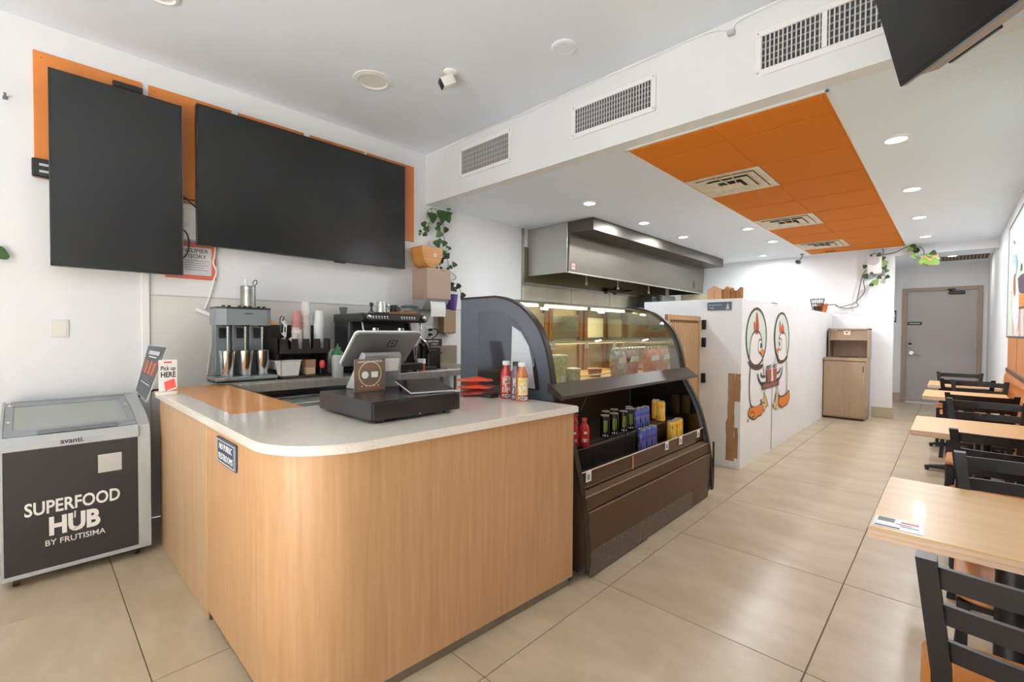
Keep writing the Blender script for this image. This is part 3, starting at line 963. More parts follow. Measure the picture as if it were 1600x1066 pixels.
# frozen packs seen through the lid
for (nm, lb, x0, y0, x1, y1, c) in (('frozen_pack', 'white frozen pack at the back under the freezer lid', -3.86, 0.02, -3.66, 0.28, (236, 236, 230)),
                                    ('frozen_pack', 'pale pack with green print in the middle of the freezer', -3.62, 0.15, -3.48, 0.30, (206, 214, 180)),
                                    ('frozen_pack', 'pinkish frozen pack at the left end of the freezer', -3.66, -0.07, -3.47, 0.09, (220, 204, 200)),
                                    ('frozen_pack', 'cream frozen pack at the right end of the freezer', -3.80, 0.31, -3.50, 0.41, (232, 228, 214))):
    o = MB().box(x0, y0, 0.681, x1, y1, 0.735, 0.02, 2).build(nm, mat('pack_%d' % int(x0 * -100 + y0 * 10), c, 0.5), None, True)
    tag(o, lb, 'frozen food', 'frozen packs in the freezer')

# dark menu card leaning at the counter's left end
q = [hitp(212.5, 610, 0, -3.70), hitp(228, 627, 0, -3.46), hitp(260, 543, 0, -3.46), hitp(232, 540, 0, -3.70)]
mp = [(q[0] + q[1]) / 2, (q[2] + q[3]) / 2]
t = thing('menu_card', 'dark slanted menu card standing at the counter end beside the freezer', 'menu', mp[0])
nrm = (q[1] - q[0]).cross(q[3] - q[0]).normalized()
if nrm.dot(CAM - q[0]) < 0: nrm = -nrm


def mq(u, v, d=0.0): return q[0] * (1 - u) * (1 - v) + q[1] * u * (1 - v) + q[2] * u * v + q[3] * (1 - u) * v + nrm * d


def mcard(name, u0, v0, u1, v1, d0, d1, m_):
    vs_ = [mq(u0, v0, d0), mq(u1, v0, d0), mq(u1, v1, d0), mq(u0, v1, d0), mq(u0, v0, d1), mq(u1, v0, d1), mq(u1, v1, d1), mq(u0, v1, d1)]
    fs = [(0, 3, 2, 1), (4, 5, 6, 7), (0, 1, 5, 4), (1, 2, 6, 5), (2, 3, 7, 6), (3, 0, 4, 7)]
    return MB().add(vs_, fs).build(name, m_, t)


mcard('sleeve', -0.03, -0.012, 1.03, 1.012, -0.004, -0.0005, mat('clear_edge', (214, 216, 214), 0.2))
mcard('card', 0, 0, 1, 1, -0.0005, 0.0008, mat('slate_card', (74, 78, 84), 0.5))
mcard('heading', 0.16, 0.82, 0.78, 0.90, 0.0008, 0.0014, mat('heading_grey', (196, 198, 204), 0.6))
mcard('subheading', 0.22, 0.765, 0.68, 0.785, 0.0008, 0.0014, LITE)
for k in range(7):
    u = 0.12 + k * 0.115
    mcard('skewer_picture', u, 0.42 + 0.01 * (k % 2), u + 0.06, 0.70 - 0.012 * (k % 3), 0.0008, 0.0014, mat('skewer_%d' % (k % 2), ((176, 84, 62), (206, 150, 108))[k % 2], 0.6))
mcard('rule_line', 0.16, 0.245, 0.84, 0.258, 0.0008, 0.0014, LITE)
for k in range(3):
    mcard('small_print', 0.18, 0.30 + k * 0.035, 0.80 - 0.08 * k, 0.31 + k * 0.035, 0.0008, 0.0013, mat('print_grey', (130, 132, 136), 0.6))
p = mq(0.06, -0.02, -0.02)
MB().box(p.x - 0.01, p.y - 0.01, p.z - 0.03, p.x + 0.01, p.y + 0.01, p.z + 0.02, 0.003).build('clip_foot', BLACK, t)
p2 = mq(0.5, 0.03, -0.004)
MB().tube([p2, (p2.x, p2.y + 0.06, 0.944), (p2.x + 0.01, p2.y + 0.12, 0.944)], 0.006, 6).build('prop', BLACK, t)

# pick-up sign
t = thing('pickup_sign', 'white pick up here card with a red bag picture in a clear stand', 'sign', (-3.3, 0.56, ZC))
sx = -3.30
a, b, c = hitp(247.5, 563, 0, sx), hitp(277, 613, 0, sx), hitp(248, 610, 0, sx)
y0, y1, zt = a.y, b.y, a.z
zb = ZC + 0.004
B(sx - 0.035, y0 - 0.012, ZC, sx + 0.03, y1 - 0.002, ZC + 0.022, 0.003).build('base', mat('stand_cream', (232, 222, 206), 0.3), t)
B(sx - 0.003, y0, zb, sx + 0.003, y1, zt, 0.001).build('card', PAPER, t)
wd_, hh = y1 - y0, zt - zb
text('Pick up', (sx + 0.0034, y0 + wd_ * 0.1, zb + hh * 0.70), hh * 0.17, (0, 1, 0), (0, 0, 1), INK, t, width=wd_ * 0.8, bold=0.0006)
text('HERE', (sx + 0.0034, y0 + wd_ * 0.1, zb + hh * 0.50), hh * 0.21, (0, 1, 0), (0, 0, 1), INK, t, width=wd_ * 0.8, bold=0.0012)
B(sx + 0.003, y0 + wd_ * 0.28, zb + hh * 0.91, sx + 0.0036, y0 + wd_ * 0.7, zb + hh * 0.95).build('red_heading', RED, t)
m = MB().prism([(y0 + wd_ * 0.28, zb + hh * 0.36), (y0 + wd_ * 0.84, zb + hh * 0.45), (y0 + wd_ * 0.98, zb + hh * 0.10), (y0 + wd_ * 0.38, zb + hh * 0.04)], 'X', sx + 0.003, sx + 0.0038)
m.build('bag_picture', mat('bag_red', (226, 88, 76), 0.5), t)
m = MB().prism([(y0 + wd_ * 0.42, zb + hh * 0.12), (y0 + wd_ * 0.92, zb + hh * 0.19), (y0 + wd_ * 0.93, zb + hh * 0.14), (y0 + wd_ * 0.43, zb + hh * 0.07)], 'X', sx + 0.0038, sx + 0.0043)
m.build('bag_band', LITE, t)

# ================================================================ ON THE COUNTER
cd = thing('cash_drawer', 'wide black cash drawer on the stone countertop', 'cash drawer', (-1.93, 1.18, ZC))
CZ = 1.033
DX0, DX1, DY0, DY1 = -2.16, -1.68, 0.945, 1.405
B(DX0, DY0, ZC + 0.012, DX1, DY1, CZ, 0.004, 2).build('case', mat('drawer_black', (24, 23, 25), 0.26), cd)
B(DX1 - 0.002, DY0 + 0.006, ZC + 0.016, DX1 + 0.004, DY1 - 0.006, CZ - 0.006, 0.002).build('drawer_front', mat('drawer_brown', (32, 26, 25), 0.32), cd)
MB().lathe([(0.004, 0), (0, 0.002)], (DX1 + 0.004, 1.175, ZC + 0.02), 8, 'X').build('lock', CHROME, cd)
for (x, y) in ((DX0 + 0.05, DY0 + 0.05), (DX1 - 0.03, DY0 + 0.05), (DX0 + 0.05, DY1 - 0.06), (DX1 - 0.03, DY1 - 0.06)):
    MB().lathe([(0, 0), (0.016, 0), (0.018, 0.013), (0, 0.013)], (x, y, ZC), 12).build('foot', BLACK, cd)

# point-of-sale terminal seen from the back
XT = -2.02
TL, TR = hitp(558, 522, 0, XT), hitp(659, 522, 0, XT)
BLc, BRc = hitp(530, 573, 1, TL.y), hitp(633, 568, 1, TR.y)
t = thing('sales_terminal', 'silver sales terminal tilted on its stand, back turned to the customer', 'terminal', (-2.05, 1.25, CZ))
ax = (TR - TL).normalized()
up_ = ((TL - BLc) + (TR - BRc)).normalized()
up_ = (up_ - ax * up_.dot(ax)).normalized()
nn = ax.cross(up_).normalized()
if nn.dot(CAM - TL) < 0: nn = -nn
WT, HTm = (TR - TL).length, ((TL - BLc).length + (TR - BRc).length) / 2
ORG = (BLc + BRc) / 2 - ax * WT / 2


def rot(o_): 
    Mx = Matrix((ax, up_, nn)).transposed().to_4x4()
    Mx.translation = o_
    return Mx


ALU = mat('aluminium_grey', (150, 150, 150), 0.35, 0.6)
m = MB(); m.M = rot(ORG)
r = 0.018
rp = arc(r, r, r, PI, 1.5 * PI, 4) + arc(WT - r, r, r, 1.5 * PI, 2 * PI, 4) + arc(WT - r, HTm - r, r, 0, PI / 2, 4) + arc(r, HTm - r, r, PI / 2, PI, 4)
m.prism(rp, 'Z', -0.012, 0.0)
m.build('screen_back', mat('terminal_back', (118, 118, 118), 0.38, 0.5), t, True)
m = MB(); m.M = rot(ORG)
rp2 = [(p[0], p[1]) for p in rp]
m.prism([(-0.003 + p[0] * (WT + 0.006) / WT, -0.003 + p[1] * (HTm + 0.006) / HTm) for p in rp2], 'Z', -0.02, -0.010)
m.build('screen_rim', mat('terminal_rim', (222, 222, 222), 0.3), t, True)
m = MB(); m.M = rot(ORG)
lx, ly, ls = WT * 0.60, HTm * 0.70, 0.026
def sq(cx, cy, s, r): return arc(cx - s + r, cy - s + r, r, PI, 1.5 * PI, 3) + arc(cx + s - r, cy - s + r, r, 1.5 * PI, 2 * PI, 3) + arc(cx + s - r, cy + s - r, r, 0, PI / 2, 3) + arc(cx - s + r, cy + s - r, r, PI / 2, PI, 3)
o_, i_ = sq(lx, ly, ls, 0.008), sq(lx, ly, ls * 0.72, 0.005)
n = len(o_)
m.add([(p[0], p[1], 0.0008) for p in o_] + [(p[0], p[1], 0.0008) for p in i_], [(k, (k + 1) % n, n + (k + 1) % n, n + k) for k in range(n)])
m.prism(sq(lx, ly, ls * 0.26, 0.003), 'Z', 0.0002, 0.0008)
m.build('logo_mark', INK, t)
# stand: wedge with a sloping rear face
sa, sb = hitp(571, 552, 0, -2.03), hitp(627, 552, 0, -2.03)
ya, yb = sa.y, sb.y
za = sa.z
sp = [(-2.075, CZ + 0.002), (-2.03, za - 0.012), (-2.042, za), (-2.07, za), (-2.19, CZ + 0.002)]
m = MB()
vs_ = [(p[0], ya - (0.018 if k in (0, 4) else 0), p[1]) for k, p in enumerate(sp)] + [(p[0], yb + (0.022 if k in (0, 4) else 0), p[1]) for k, p in enumerate(sp)]
m.add(vs_, [(4, 3, 2, 1, 0), (5, 6, 7, 8, 9)] + [(k, (k + 1) % 5, 5 + (k + 1) % 5, 5 + k) for k in range(5)])
m.build('stand', mat('stand_silver', (168, 170, 170), 0.35, 0.4), t)
s1 = V((-2.0425, 0, CZ + (za - CZ) * 0.62))
m = MB().prism([(-2.052, CZ + 0.085), (-2.034, za - 0.03), (-2.031, za - 0.03), (-2.049, CZ + 0.085)], 'Y', ya + 0.06, yb - 0.008)
m.build('label_sheet', PAPER, t)
MB().prism([(-2.048, CZ + 0.10), (-2.0375, za - 0.05), (-2.0365, za - 0.05), (-2.047, CZ + 0.10)], 'Y', yb - 0.06, yb - 0.02).build('label_square', mat('print_grey', (130, 132, 136), 0.6), t)

# review card in front of the terminal
t = thing('review_card', 'brown square card asking for a review on the cash drawer', 'sign', (-2.0, 1.11, CZ))
x_ = -2.0
a, b = hitp(553.5, 612, 0, x_), hitp(602, 560, 0, x_)
y0, y1, z0, z1 = a.y, b.y, CZ, b.z
B(x_ - 0.004, y0, z0, x_, y1, z1, 0.001).build('card', mat('card_brown', (112, 92, 78), 0.4), t)
B(x_ - 0.05, y0 + 0.004, z0, x_ + 0.001, y1 - 0.004, z0 + 0.004).build('foot', mat('card_brown', (112, 92, 78), 0.4), t)
W_, H_ = y1 - y0, z1 - z0
text('LEAVE US A REVIEW!', ((x_ + 0.0004), (y0 + y1) / 2, z0 + H_ * 0.89), 0.013, (0, 1, 0), (0, 0, 1), LITE, t, align='CENTER', width=W_ * 0.78)
m = MB()
oo, ii = arc((y0 + y1) / 2, z0 + H_ * 0.54, W_ * 0.37, 0, 2 * PI, 36)[:-1], arc((y0 + y1) / 2, z0 + H_ * 0.54, W_ * 0.345, 0, 2 * PI, 36)[:-1]
n = len(oo)
m.add([(x_ + 0.0006, p[0], p[1]) for p in oo] + [(x_ + 0.0006, p[0], p[1]) for p in ii], [(k, (k + 1) % n, n + (k + 1) % n, n + k) for k in range(n)])
m.build('ring', mat('ring_gold', (226, 206, 160), 0.5), t)
m = MB().lathe([(0, 0), (W_ * 0.11, 0), (0, 0.0008)], (x_ + 0.0002, y0 + W_ * 0.34, z0 + H_ * 0.51), 14, 'X')
m.build('tap_symbol', LITE, t)
B(x_, y0 + W_ * 0.54, z0 + H_ * 0.42, x_ + 0.0008, y0 + W_ * 0.75, z0 + H_ * 0.60).build('white_square', LITE, t)
for k in range(5):
    MB().lathe([(0, 0), (0.004, 0), (0, 0.0008)], (x_ + 0.0002, y0 + W_ * (0.24 + 0.13 * k), z0 + H_ * 0.165), 5, 'X').build('star', mat('star_gold', (240, 214, 150), 0.5), t)
B(x_, y0 + W_ * 0.12, z0 + H_ * 0.09, x_ + 0.0006, y1 - W_ * 0.12, z0 + H_ * 0.105).build('orange_line', mat('bag_red', (226, 88, 76), 0.5), t)
B(x_, y0 + W_ * 0.30, z0 + H_ * 0.75, x_ + 0.0006, y1 - W_ * 0.30, z0 + H_ * 0.765).build('red_line', RED, t)

# tablet propped on the drawer
t = thing('tablet', 'dark smudged tablet propped flat on the cash drawer', 'tablet', (-1.9, 1.3, CZ))
q4 = [hitp(642, 616, 2, CZ + 0.004), hitp(711, 611, 2, CZ + 0.004), hitp(661, 590, 2, CZ + 0.042), hitp(612, 593, 2, CZ + 0.042)]
q4[1] = q4[0] + (q4[1] - q4[0]).normalized() * 0.215
q4[3] = q4[0] + (q4[3] - q4[0]).normalized() * 0.25
q4[2] = q4[3] + (q4[1] - q4[0])
nz = (q4[1] - q4[0]).cross(q4[3] - q4[0]).normalized()
if nz.z < 0: nz = -nz
fs = [(0, 3, 2, 1), (4, 5, 6, 7), (0, 1, 5, 4), (1, 2, 6, 5), (2, 3, 7, 6), (3, 0, 4, 7)]
MB().add(q4 + [p + nz * 0.007 for p in q4], fs).build('shell', mat('tablet_white', (226, 228, 230), 0.3), t)
g = MB().add([p + nz * 0.007 for p in q4] + [p + nz * 0.0085 for p in q4], fs).build('screen', mat('tablet_glass', (18, 19, 20), 0.35, 0, (44, 48, 46), (14, 14, 14), 3, spec=0.12), t)
MB().cyl(q4[2] + V((-0.0, -0.03, 0)), V((q4[2].x, q4[2].y - 0.03, CZ)), 0.008).cyl(q4[3] + V((0.0, 0.03, 0)), V((q4[3].x, q4[3].y + 0.03, CZ)), 0.008).build('prop', BLACK, t)

# red pouches by the display case
REDP = mat('pouch_red', (226, 88, 52), 0.3)
def pouch(z, dx, dy, ang, label, m_):
    n = 8
    top, bot = [], []
    vs_, fs = [], []
    for j in range(n + 1):
        for i in range(n + 1):
            u, v = i / n, j / n
            e = (math.sin(PI * u) * math.sin(PI * v)) ** 0.6
            w_ = 0.006 * math.sin(9 * u + 5 * v + dx * 40)
            vs_.append((u - 0.5, v - 0.5, e, w_))
    out = []
    for s_ in (1, -1):
        for (u, v, e, w_) in vs_:
            out.append(V((u * 0.21, v * 0.16, s_ * e * 0.015 + w_ * e)))
    N = (n + 1) ** 2
    for j in range(n):
        for i in range(n):
            a = j * (n + 1) + i
            fs.append((a, a + 1, a + n + 2, a + n + 1))
            fs.append((N + a, N + a + n + 1, N + a + n + 2, N + a + 1))
    m = MB(); m.M = Matrix.Translation((-2.06 + dx, 1.93 + dy, z)) @ Matrix.Rotation(ang, 4, 'Z')
    m.add(out, fs)
    return tag(m.build('red_pouch', m_, None, True), label, 'pouch', 'red pouches on the counter')


pouch(ZC + 0.018, 0.02, -0.10, 0.75, 'bottom pouch of the red pile, pinkish, on the stone countertop', mat('pouch_pink', (206, 98, 96), 0.3))
pouch(ZC + 0.054, 0.03, -0.11, 0.55, 'middle orange-red pouch in the pile beside the display case', REDP)
pouch(ZC + 0.09, 0.0, -0.09, 0.85, 'top orange-red pouch of the pile beside the display case', mat('pouch_top', (232, 92, 60), 0.25))
t = thing('flat_device', 'flat dark card reader at the pouch pile\'s edge', 'card reader', (-1.93, 1.84, ZC))
B(-1.97, 1.80, ZC, -1.885, 1.87, ZC + 0.022, 0.005, 2).build('shell', mat('reader_dark', (52, 44, 46), 0.35), t)
B(-1.96, 1.81, ZC + 0.022, -1.895, 1.86, ZC + 0.024).build('reader_glass', BLACK, t)

def bottle(x, y, c, cap, label, band):
    t = thing('juice_bottle', label, 'bottle', (x, y, ZC), 'juice bottles on the counter')
    MB().lathe([(0, 0), (0.031, 0), (0.034, 0.006), (0.034, 0.135), (0.031, 0.15), (0.019, 0.172), (0.018, 0.192), (0, 0.192)], (x, y, ZC), 22).build('body', mat('juice_' + band[0], c, 0.12, 0, None, coat=0.5), t, True)
    MB().lathe([(0, 0.19), (0.0215, 0.19), (0.0215, 0.21), (0.019, 0.213), (0, 0.213)], (x, y, ZC), 20).build('cap', cap, t, True)
    # printed label wraps the side that faces the shop
    m = MB()
    for k in range(7):
        a0, a1 = math.radians(-85 + k * 17), math.radians(-85 + (k + 1) * 17)
        m.quad((x + 0.0343 * math.cos(a0), y + 0.0343 * math.sin(a0), ZC + 0.035), (x + 0.0343 * math.cos(a1), y + 0.0343 * math.sin(a1), ZC + 0.035),
               (x + 0.0343 * math.cos(a1), y + 0.0343 * math.sin(a1), ZC + 0.13), (x + 0.0343 * math.cos(a0), y + 0.0343 * math.sin(a0), ZC + 0.13))
    m.build('label_wrap', mat('label_' + band[0], band[1], 0.4, 0, band[2], (90, 90, 60), 2, (0.42, 0.55)), t, True)
    m = MB()
    for k in range(7):
        a0, a1 = math.radians(-85 + k * 17), math.radians(-85 + (k + 1) * 17)
        for (za_, zb_) in ((0.008, 0.028),):
            m.quad((x + 0.0344 * math.cos(a0), y + 0.0344 * math.sin(a0), ZC + za_), (x + 0.0344 * math.cos(a1), y + 0.0344 * math.sin(a1), ZC + za_),
                   (x + 0.0344 * math.cos(a1), y + 0.0344 * math.sin(a1), ZC + zb_), (x + 0.0344 * math.cos(a0), y + 0.0344 * math.sin(a0), ZC + zb_))
    m.build('small_print_band', mat('label_small', (214, 206, 200), 0.4, 0, (90, 70, 66), (140, 140, 90), 2, (0.4, 0.55)), t, True)


bottle(-1.84, 1.88, (176, 44, 32), WHITE, 'red juice bottle with white cap, left of the three by the display case', ('red', (228, 200, 190), (186, 60, 46)))
bottle(-1.755, 1.875, (96, 84, 96), BLACKM, 'dark juice bottle in the middle of the three, black cap', ('dark', (212, 208, 216), (64, 60, 76)))
bottle(-1.70, 1.86, (186, 104, 44), WHITE, 'amber juice bottle with a yellow label, right of the three', ('amber', (226, 190, 80), (236, 230, 224)))

# ================================================================ DISPLAY CASE
CY0, CY1 = 2.02, 3.80
dc = thing('display_case', 'bronze refrigerated display case with curved glass top and open lower shelves', 'display case', (-1.9, 2.9, 0))
curve = [(-2.08, 1.532), (-2.00, 1.518), (-1.90, 1.484), (-1.82, 1.435), (-1.735, 1.352), (-1.685, 1.265), (-1.648, 1.153), (-1.622, 1.02)]
cs = smoothpath([(p[0], 0, p[1]) for p in curve], 3)
curve = [(p.x, p.z) for p in cs]
lower = [(-1.605, 0.93), (-1.545, 0.83), (-1.48, 0.68), (-1.425, 0.47), (-1.395, 0.28), (-1.382, 0.10)]
ls_ = smoothpath([(p[0], 0, p[1]) for p in lower], 3)
lower = [(p.x, p.z) for p in ls_]
prof = [(-2.41, 0.04), (-2.41, 1.532)] + curve + lower + [(-1.40, 0.04)]
EDGE = mat('edge_dark', (50, 41, 33), 0.45, spec=0.3)
for nm, a, b in (('end_panel', CY0, CY0 + 0.028), ('end_panel', CY1 - 0.028, CY1)):
    MB().prism(prof, 'Y', a, b).build(nm, CASEGREY, dc)
# dark rubber edging along each end
for a, b in ((CY0 - 0.004, CY0 + 0.034), (CY1 - 0.034, CY1 + 0.004)):
    m = MB().sheet([(-2.41, 1.532)] + curve, 'Y', a, b, 0.014)
    m.build('edge_trim', EDGE, dc, True)
    m = MB().sheet(lower + [(-1.382, 0.06)], 'Y', a, b, 0.012)
    m.build('lower_trim', EDGE, dc, True)
low_end = [(-2.405, 0.045), (-2.405, 0.925)] + lower + [(-1.40, 0.045)]
MB().prism(low_end, 'Y', CY0 - 0.003, CY0 + 0.001).build('lower_end_cover', mat('end_cover_brown', (66, 50, 38), 0.45, spec=0.3), dc)
# mirror-dark panes in the ends
inset = [(-2.235, 0.985), (-2.235, 1.445), (-2.06, 1.447), (-1.955, 1.415), (-1.875, 1.362), (-1.80, 1.28), (-1.752, 1.19), (-1.72, 1.08), (-1.708, 0.985)]
ENDREFL = mat('end_reflection_pale', (206, 212, 218), 0.15)  # bright reflection in the end pane, painted as a pale piece
MB().prism([(-1.925, 1.355), (-1.93, 1.17), (-1.945, 0.99), (-1.738, 0.99), (-1.765, 1.15), (-1.79, 1.235), (-1.853, 1.318)], 'Y', CY0 - 0.0045, CY0 - 0.003).build('painted_reflection', ENDREFL, dc)
PANE = mat('end_pane_dark', (92, 96, 104), 0.06, 0.75)
MB().prism(inset, 'Y', CY0 - 0.003, CY0 + 0.001).build('end_pane', PANE, dc)
inn_up = [(-2.36, 1.0), (-2.36, 1.50), (-2.08, 1.50), (-1.92, 1.455), (-1.80, 1.375), (-1.71, 1.25), (-1.66, 1.10), (-1.645, 1.0)]
MB().prism(inn_up, 'Y', CY1 - 0.031, CY1 - 0.028).build('inner_pane', mat('inner_mirror', (150, 150, 146), 0.08, 0.8), dc)
inn_lo = [(-2.1, 0.47), (-2.1, 0.94), (-1.63, 0.92), (-1.56, 0.80), (-1.50, 0.66), (-1.455, 0.47)]
MB().prism(inn_lo, 'Y', CY1 - 0.031, CY1 - 0.028).build('lower_pane', mat('lower_mirror', (70, 66, 62), 0.06, 0.85), dc)
# curved front glass and top
MB().sheet(curve, 'Y', CY0 + 0.03, CY1 - 0.03, -0.006).build('curved_glass', glass('case_glass', (240, 244, 240)), dc, True)
B(-2.41, CY0 + 0.028, 1.515, -2.07, CY1 - 0.028, 1.532, 0.002).build('top_panel', mat('case_top', (140, 146, 144), 0.25, 0.6), dc)
# rear: brown framed sliding doors with steel faces
B(-2.41, CY0 + 0.028, 0.96, -2.39, CY1 - 0.028, 1.515).build('rear_wall', mat('case_rear', (150, 138, 116), 0.3, 0.5), dc)
for y in (2.05, 2.48, 2.86, 2.92, 3.34, 3.42, 3.73):
    B(-2.39, y, 0.985, -2.37, y + 0.05, 1.515, 0.002).build('rear_stile', mat('case_stile', (120, 82, 50), 0.4), dc)
for (a, b) in ((2.53, 2.86), (2.97, 3.34)):
    B(-2.39, a, 1.27, -2.375, b, 1.47, 0.002).build('door_face', mat('door_mirror', (196, 190, 172), 0.15, 0.9), dc)
B(-2.39, 3.47, 1.27, -2.375, 3.73, 1.45, 0.002).build('white_face', PAPER, dc)
# upper deck and glass shelf with lights
B(-2.39, CY0 + 0.028, 0.955, -1.628, CY1 - 0.028, 0.983, 0.002).build('upper_deck', mat('deck_tan', (206, 168, 116), 0.35), dc)
B(-2.38, CY0 + 0.035, 1.244, -1.98, CY1 - 0.035, 1.252).build('glass_shelf', glass('shelf_glass', (226, 236, 230)), dc)
B(-1.984, CY0 + 0.035, 1.236, -1.976, CY1 - 0.035, 1.256).build('shelf_edge', mat('shelf_edge_strip', (206, 200, 180), 0.3, 0.4), dc)
B(-2.20, CY0 + 0.05, 1.228, -2.15, CY1 - 0.05, 1.243, 0.002).build('shelf_light', WARMLED, dc)
for (a, b) in ((2.10, 2.48), (2.60, 3.08), (3.20, 3.66)):
    B(-2.16, a, 1.498, -2.11, b, 1.512, 0.002).build('top_light', WARMLED, dc)
for y in (2.45, 2.85, 3.24):
    o = B(-1.972, y, 1.20, -1.97, y + 0.045, 1.25).build('price_tag', PAPER, dc)
    B(-1.970, y + 0.008, 1.215, -1.9695, y + 0.037, 1.22).build('print', mat('print_grey', (130, 132, 136), 0.6), o)
B(-1.80, 2.52, 1.02, -1.79, 2.92, 1.028).build('product_rail', mat('rail_cream', (230, 210, 170), 0.3), dc)
MB().tube([(-1.80, 2.95, 1.20), (-1.80, 3.74, 1.20)], 0.007, 8).build('hanging_rail', mat('rail_light', (222, 232, 226), 0.2, 0.3), dc)
# bumper under the glass
m = MB().prism([(-1.632, 1.025), (-1.615, 1.03), (-1.525, 0.968), (-1.522, 0.952), (-1.54, 0.945), (-1.632, 0.985)], 'Y', CY0 - 0.022, CY1 + 0.03)
m.build('bumper', BROWND, dc)
# lower cavity
CAV = mat('cavity_black', (52, 40, 34), 0.35)
B(-2.41, CY0 + 0.028, 0.44, -2.12, CY1 - 0.028, 0.955).build('lower_back', CAV, dc)
B(-2.12, CY0 + 0.028, 0.38, -1.66, CY1 - 0.028, 0.60, 0.003).build('rear_step', CAV, dc)
B(-1.66, CY0 + 0.028, 0.38, -1.452, CY1 - 0.028, 0.458, 0.003).build('front_deck', mat('deck_brown', (88, 54, 36), 0.3), dc)
m = MB()
m.tube([(-2.11, 3.0, 0.70), (-2.0, 3.0, 0.93)], 0.006, 6)
m.build('shelf_bracket', GREYP, dc)
# front: acrylic riser with price tags, ledge, panel, kick plates
B(-1.452, CY0 + 0.03, 0.445, -1.446, CY1 - 0.03, 0.548).build('acrylic_riser', ACRYL, dc)
B(-1.468, CY0 + 0.03, 0.455, -1.456, CY1 - 0.03, 0.536, 0.002).build('painted_reflection_band', wood('reflected_redwood', (128, 78, 50), (100, 58, 36), 'Y', 20, 0.35), dc)  # red-brown reflection in the riser, built as a coloured board
B(-1.78, CY0 + 0.06, 0.944, -1.74, CY1 - 0.06, 0.953).build('added_fill_strip', mat('added_fill_glow', (255, 240, 215), 0.4, emit=3.5), dc)  # added glow hidden behind the bumper to brighten the cans
B(-1.453, CY0 + 0.03, 0.546, -1.445, CY1 - 0.03, 0.550).build('riser_edge', mat('riser_edge_light', (226, 206, 190), 0.2), dc)
for (yy, lb) in ((2.11, 0), (2.62, 1), (3.08, 0), (3.31, 0), (3.64, 0)):
    if lb: 
        B(-1.4455, yy, 0.455, -1.443, yy + 0.012, 0.54).build('riser_clip', mat('clip_amber', (196, 140, 90), 0.3), dc)
        continue
    o = B(-1.4455, yy, 0.49, -1.4435, yy + 0.05, 0.548).build('price_tag', PAPER, dc)
    B(-1.4434, yy + 0.012, 0.50, -1.443, yy + 0.036, 0.53).build('print', mat('print_grey', (130, 132, 136), 0.6), o)
m = MB().prism([(-1.47, 0.38), (-1.47, 0.446), (-1.445, 0.446), (-1.405, 0.425), (-1.395, 0.36), (-1.41, 0.34), (-1.47, 0.34)], 'Y', CY0 + 0.028, CY1 - 0.03)
m.build('ledge', BROWNM, dc)
MB().box(-1.412, CY0 + 0.028, 0.424, -1.403, CY1 - 0.03, 0.432, 0.002).build('ledge_highlight', mat('ledge_gold', (124, 96, 66), 0.4, 0.2), dc)
B(-1.47, CY0 + 0.035, 0.135, -1.386, CY1 - 0.035, 0.352, 0.004).build('front_panel', BROWNM, dc)
B(-1.60, CY0 + 0.02, 0.10, -1.45, CY0 + 0.06, 0.40).build('corner_post', BROWND, dc)
B(-2.35, CY0 + 0.05, 0.0, -1.46, CY1 - 0.05, 0.36).build('base_box', BLACK, dc)
MESHM = mat('kick_mesh', (116, 103, 92), 0.5, 0.1, (80, 70, 62), (160, 160, 160), 1, (0.45, 0.55))
for (a, b, lean) in ((CY0 + 0.035, 2.70, 0.012), (2.705, 3.42, 0.0), (3.424, CY1 - 0.05, -0.006)):
    m = MB().add([(-1.392, a, 0.138), (-1.392, b, 0.138), (-1.392 + lean - 0.004, b, 0.004), (-1.392 + lean, a, 0.004), (-1.386, a, 0.138), (-1.386, b, 0.138), (-1.386 + lean - 0.004, b, 0.004), (-1.386 + lean, a, 0.004)],
                 [(0, 1, 2, 3), (7, 6, 5, 4), (0, 4, 5, 1), (1, 5, 6, 2), (2, 6, 7, 3), (3, 7, 4, 0)])
    m.build('kick_plate', MESHM if b < 3.5 else BROWNM, dc)
B(-1.385, CY1 + 0.004, 0.08, -1.372, CY1 + 0.02, 0.44, 0.003).build('loose_edging', EDGE, dc)

# ---------------------------------------------------------------- goods in the case
def can(nm, x, y, z, r, h, body, label, group, extra=None, lidm=None):
    t = thing(nm, label, 'can', (x, y, z), group)
    MB().lathe([(0, 0), (r * 0.75, 0), (r, 0.009), (r, h - 0.013), (r * 0.86, h - 0.003), (0, h - 0.003)], (x, y, z), 16).build('body', body, t, True)
    MB().lathe([(r * 0.86, h - 0.004), (r * 0.88, h), (r * 0.8, h), (r * 0.77, h - 0.003), (0, h - 0.003)], (x, y, z), 16).build('lid', lidm or mat('can_lid', (226, 222, 208), 0.35, 0.3), t, True)
    if extra: extra(t, x, y, z, r, h)
    return t


def strip(m, x, y, r, a, wdt, z0, z1):
    """little printed strip on a can's side about angle a"""
    for k in range(2):
        a0, a1 = a - wdt / 2 + wdt * k / 2, a - wdt / 2 + wdt * (k + 1) / 2
        m.quad((x + r * math.cos(a0), y + r * math.sin(a0), z0), (x + r * math.cos(a1), y + r * math.sin(a1), z0), (x + r * math.cos(a1), y + r * math.sin(a1), z1), (x + r * math.cos(a0), y + r * math.sin(a0), z1))


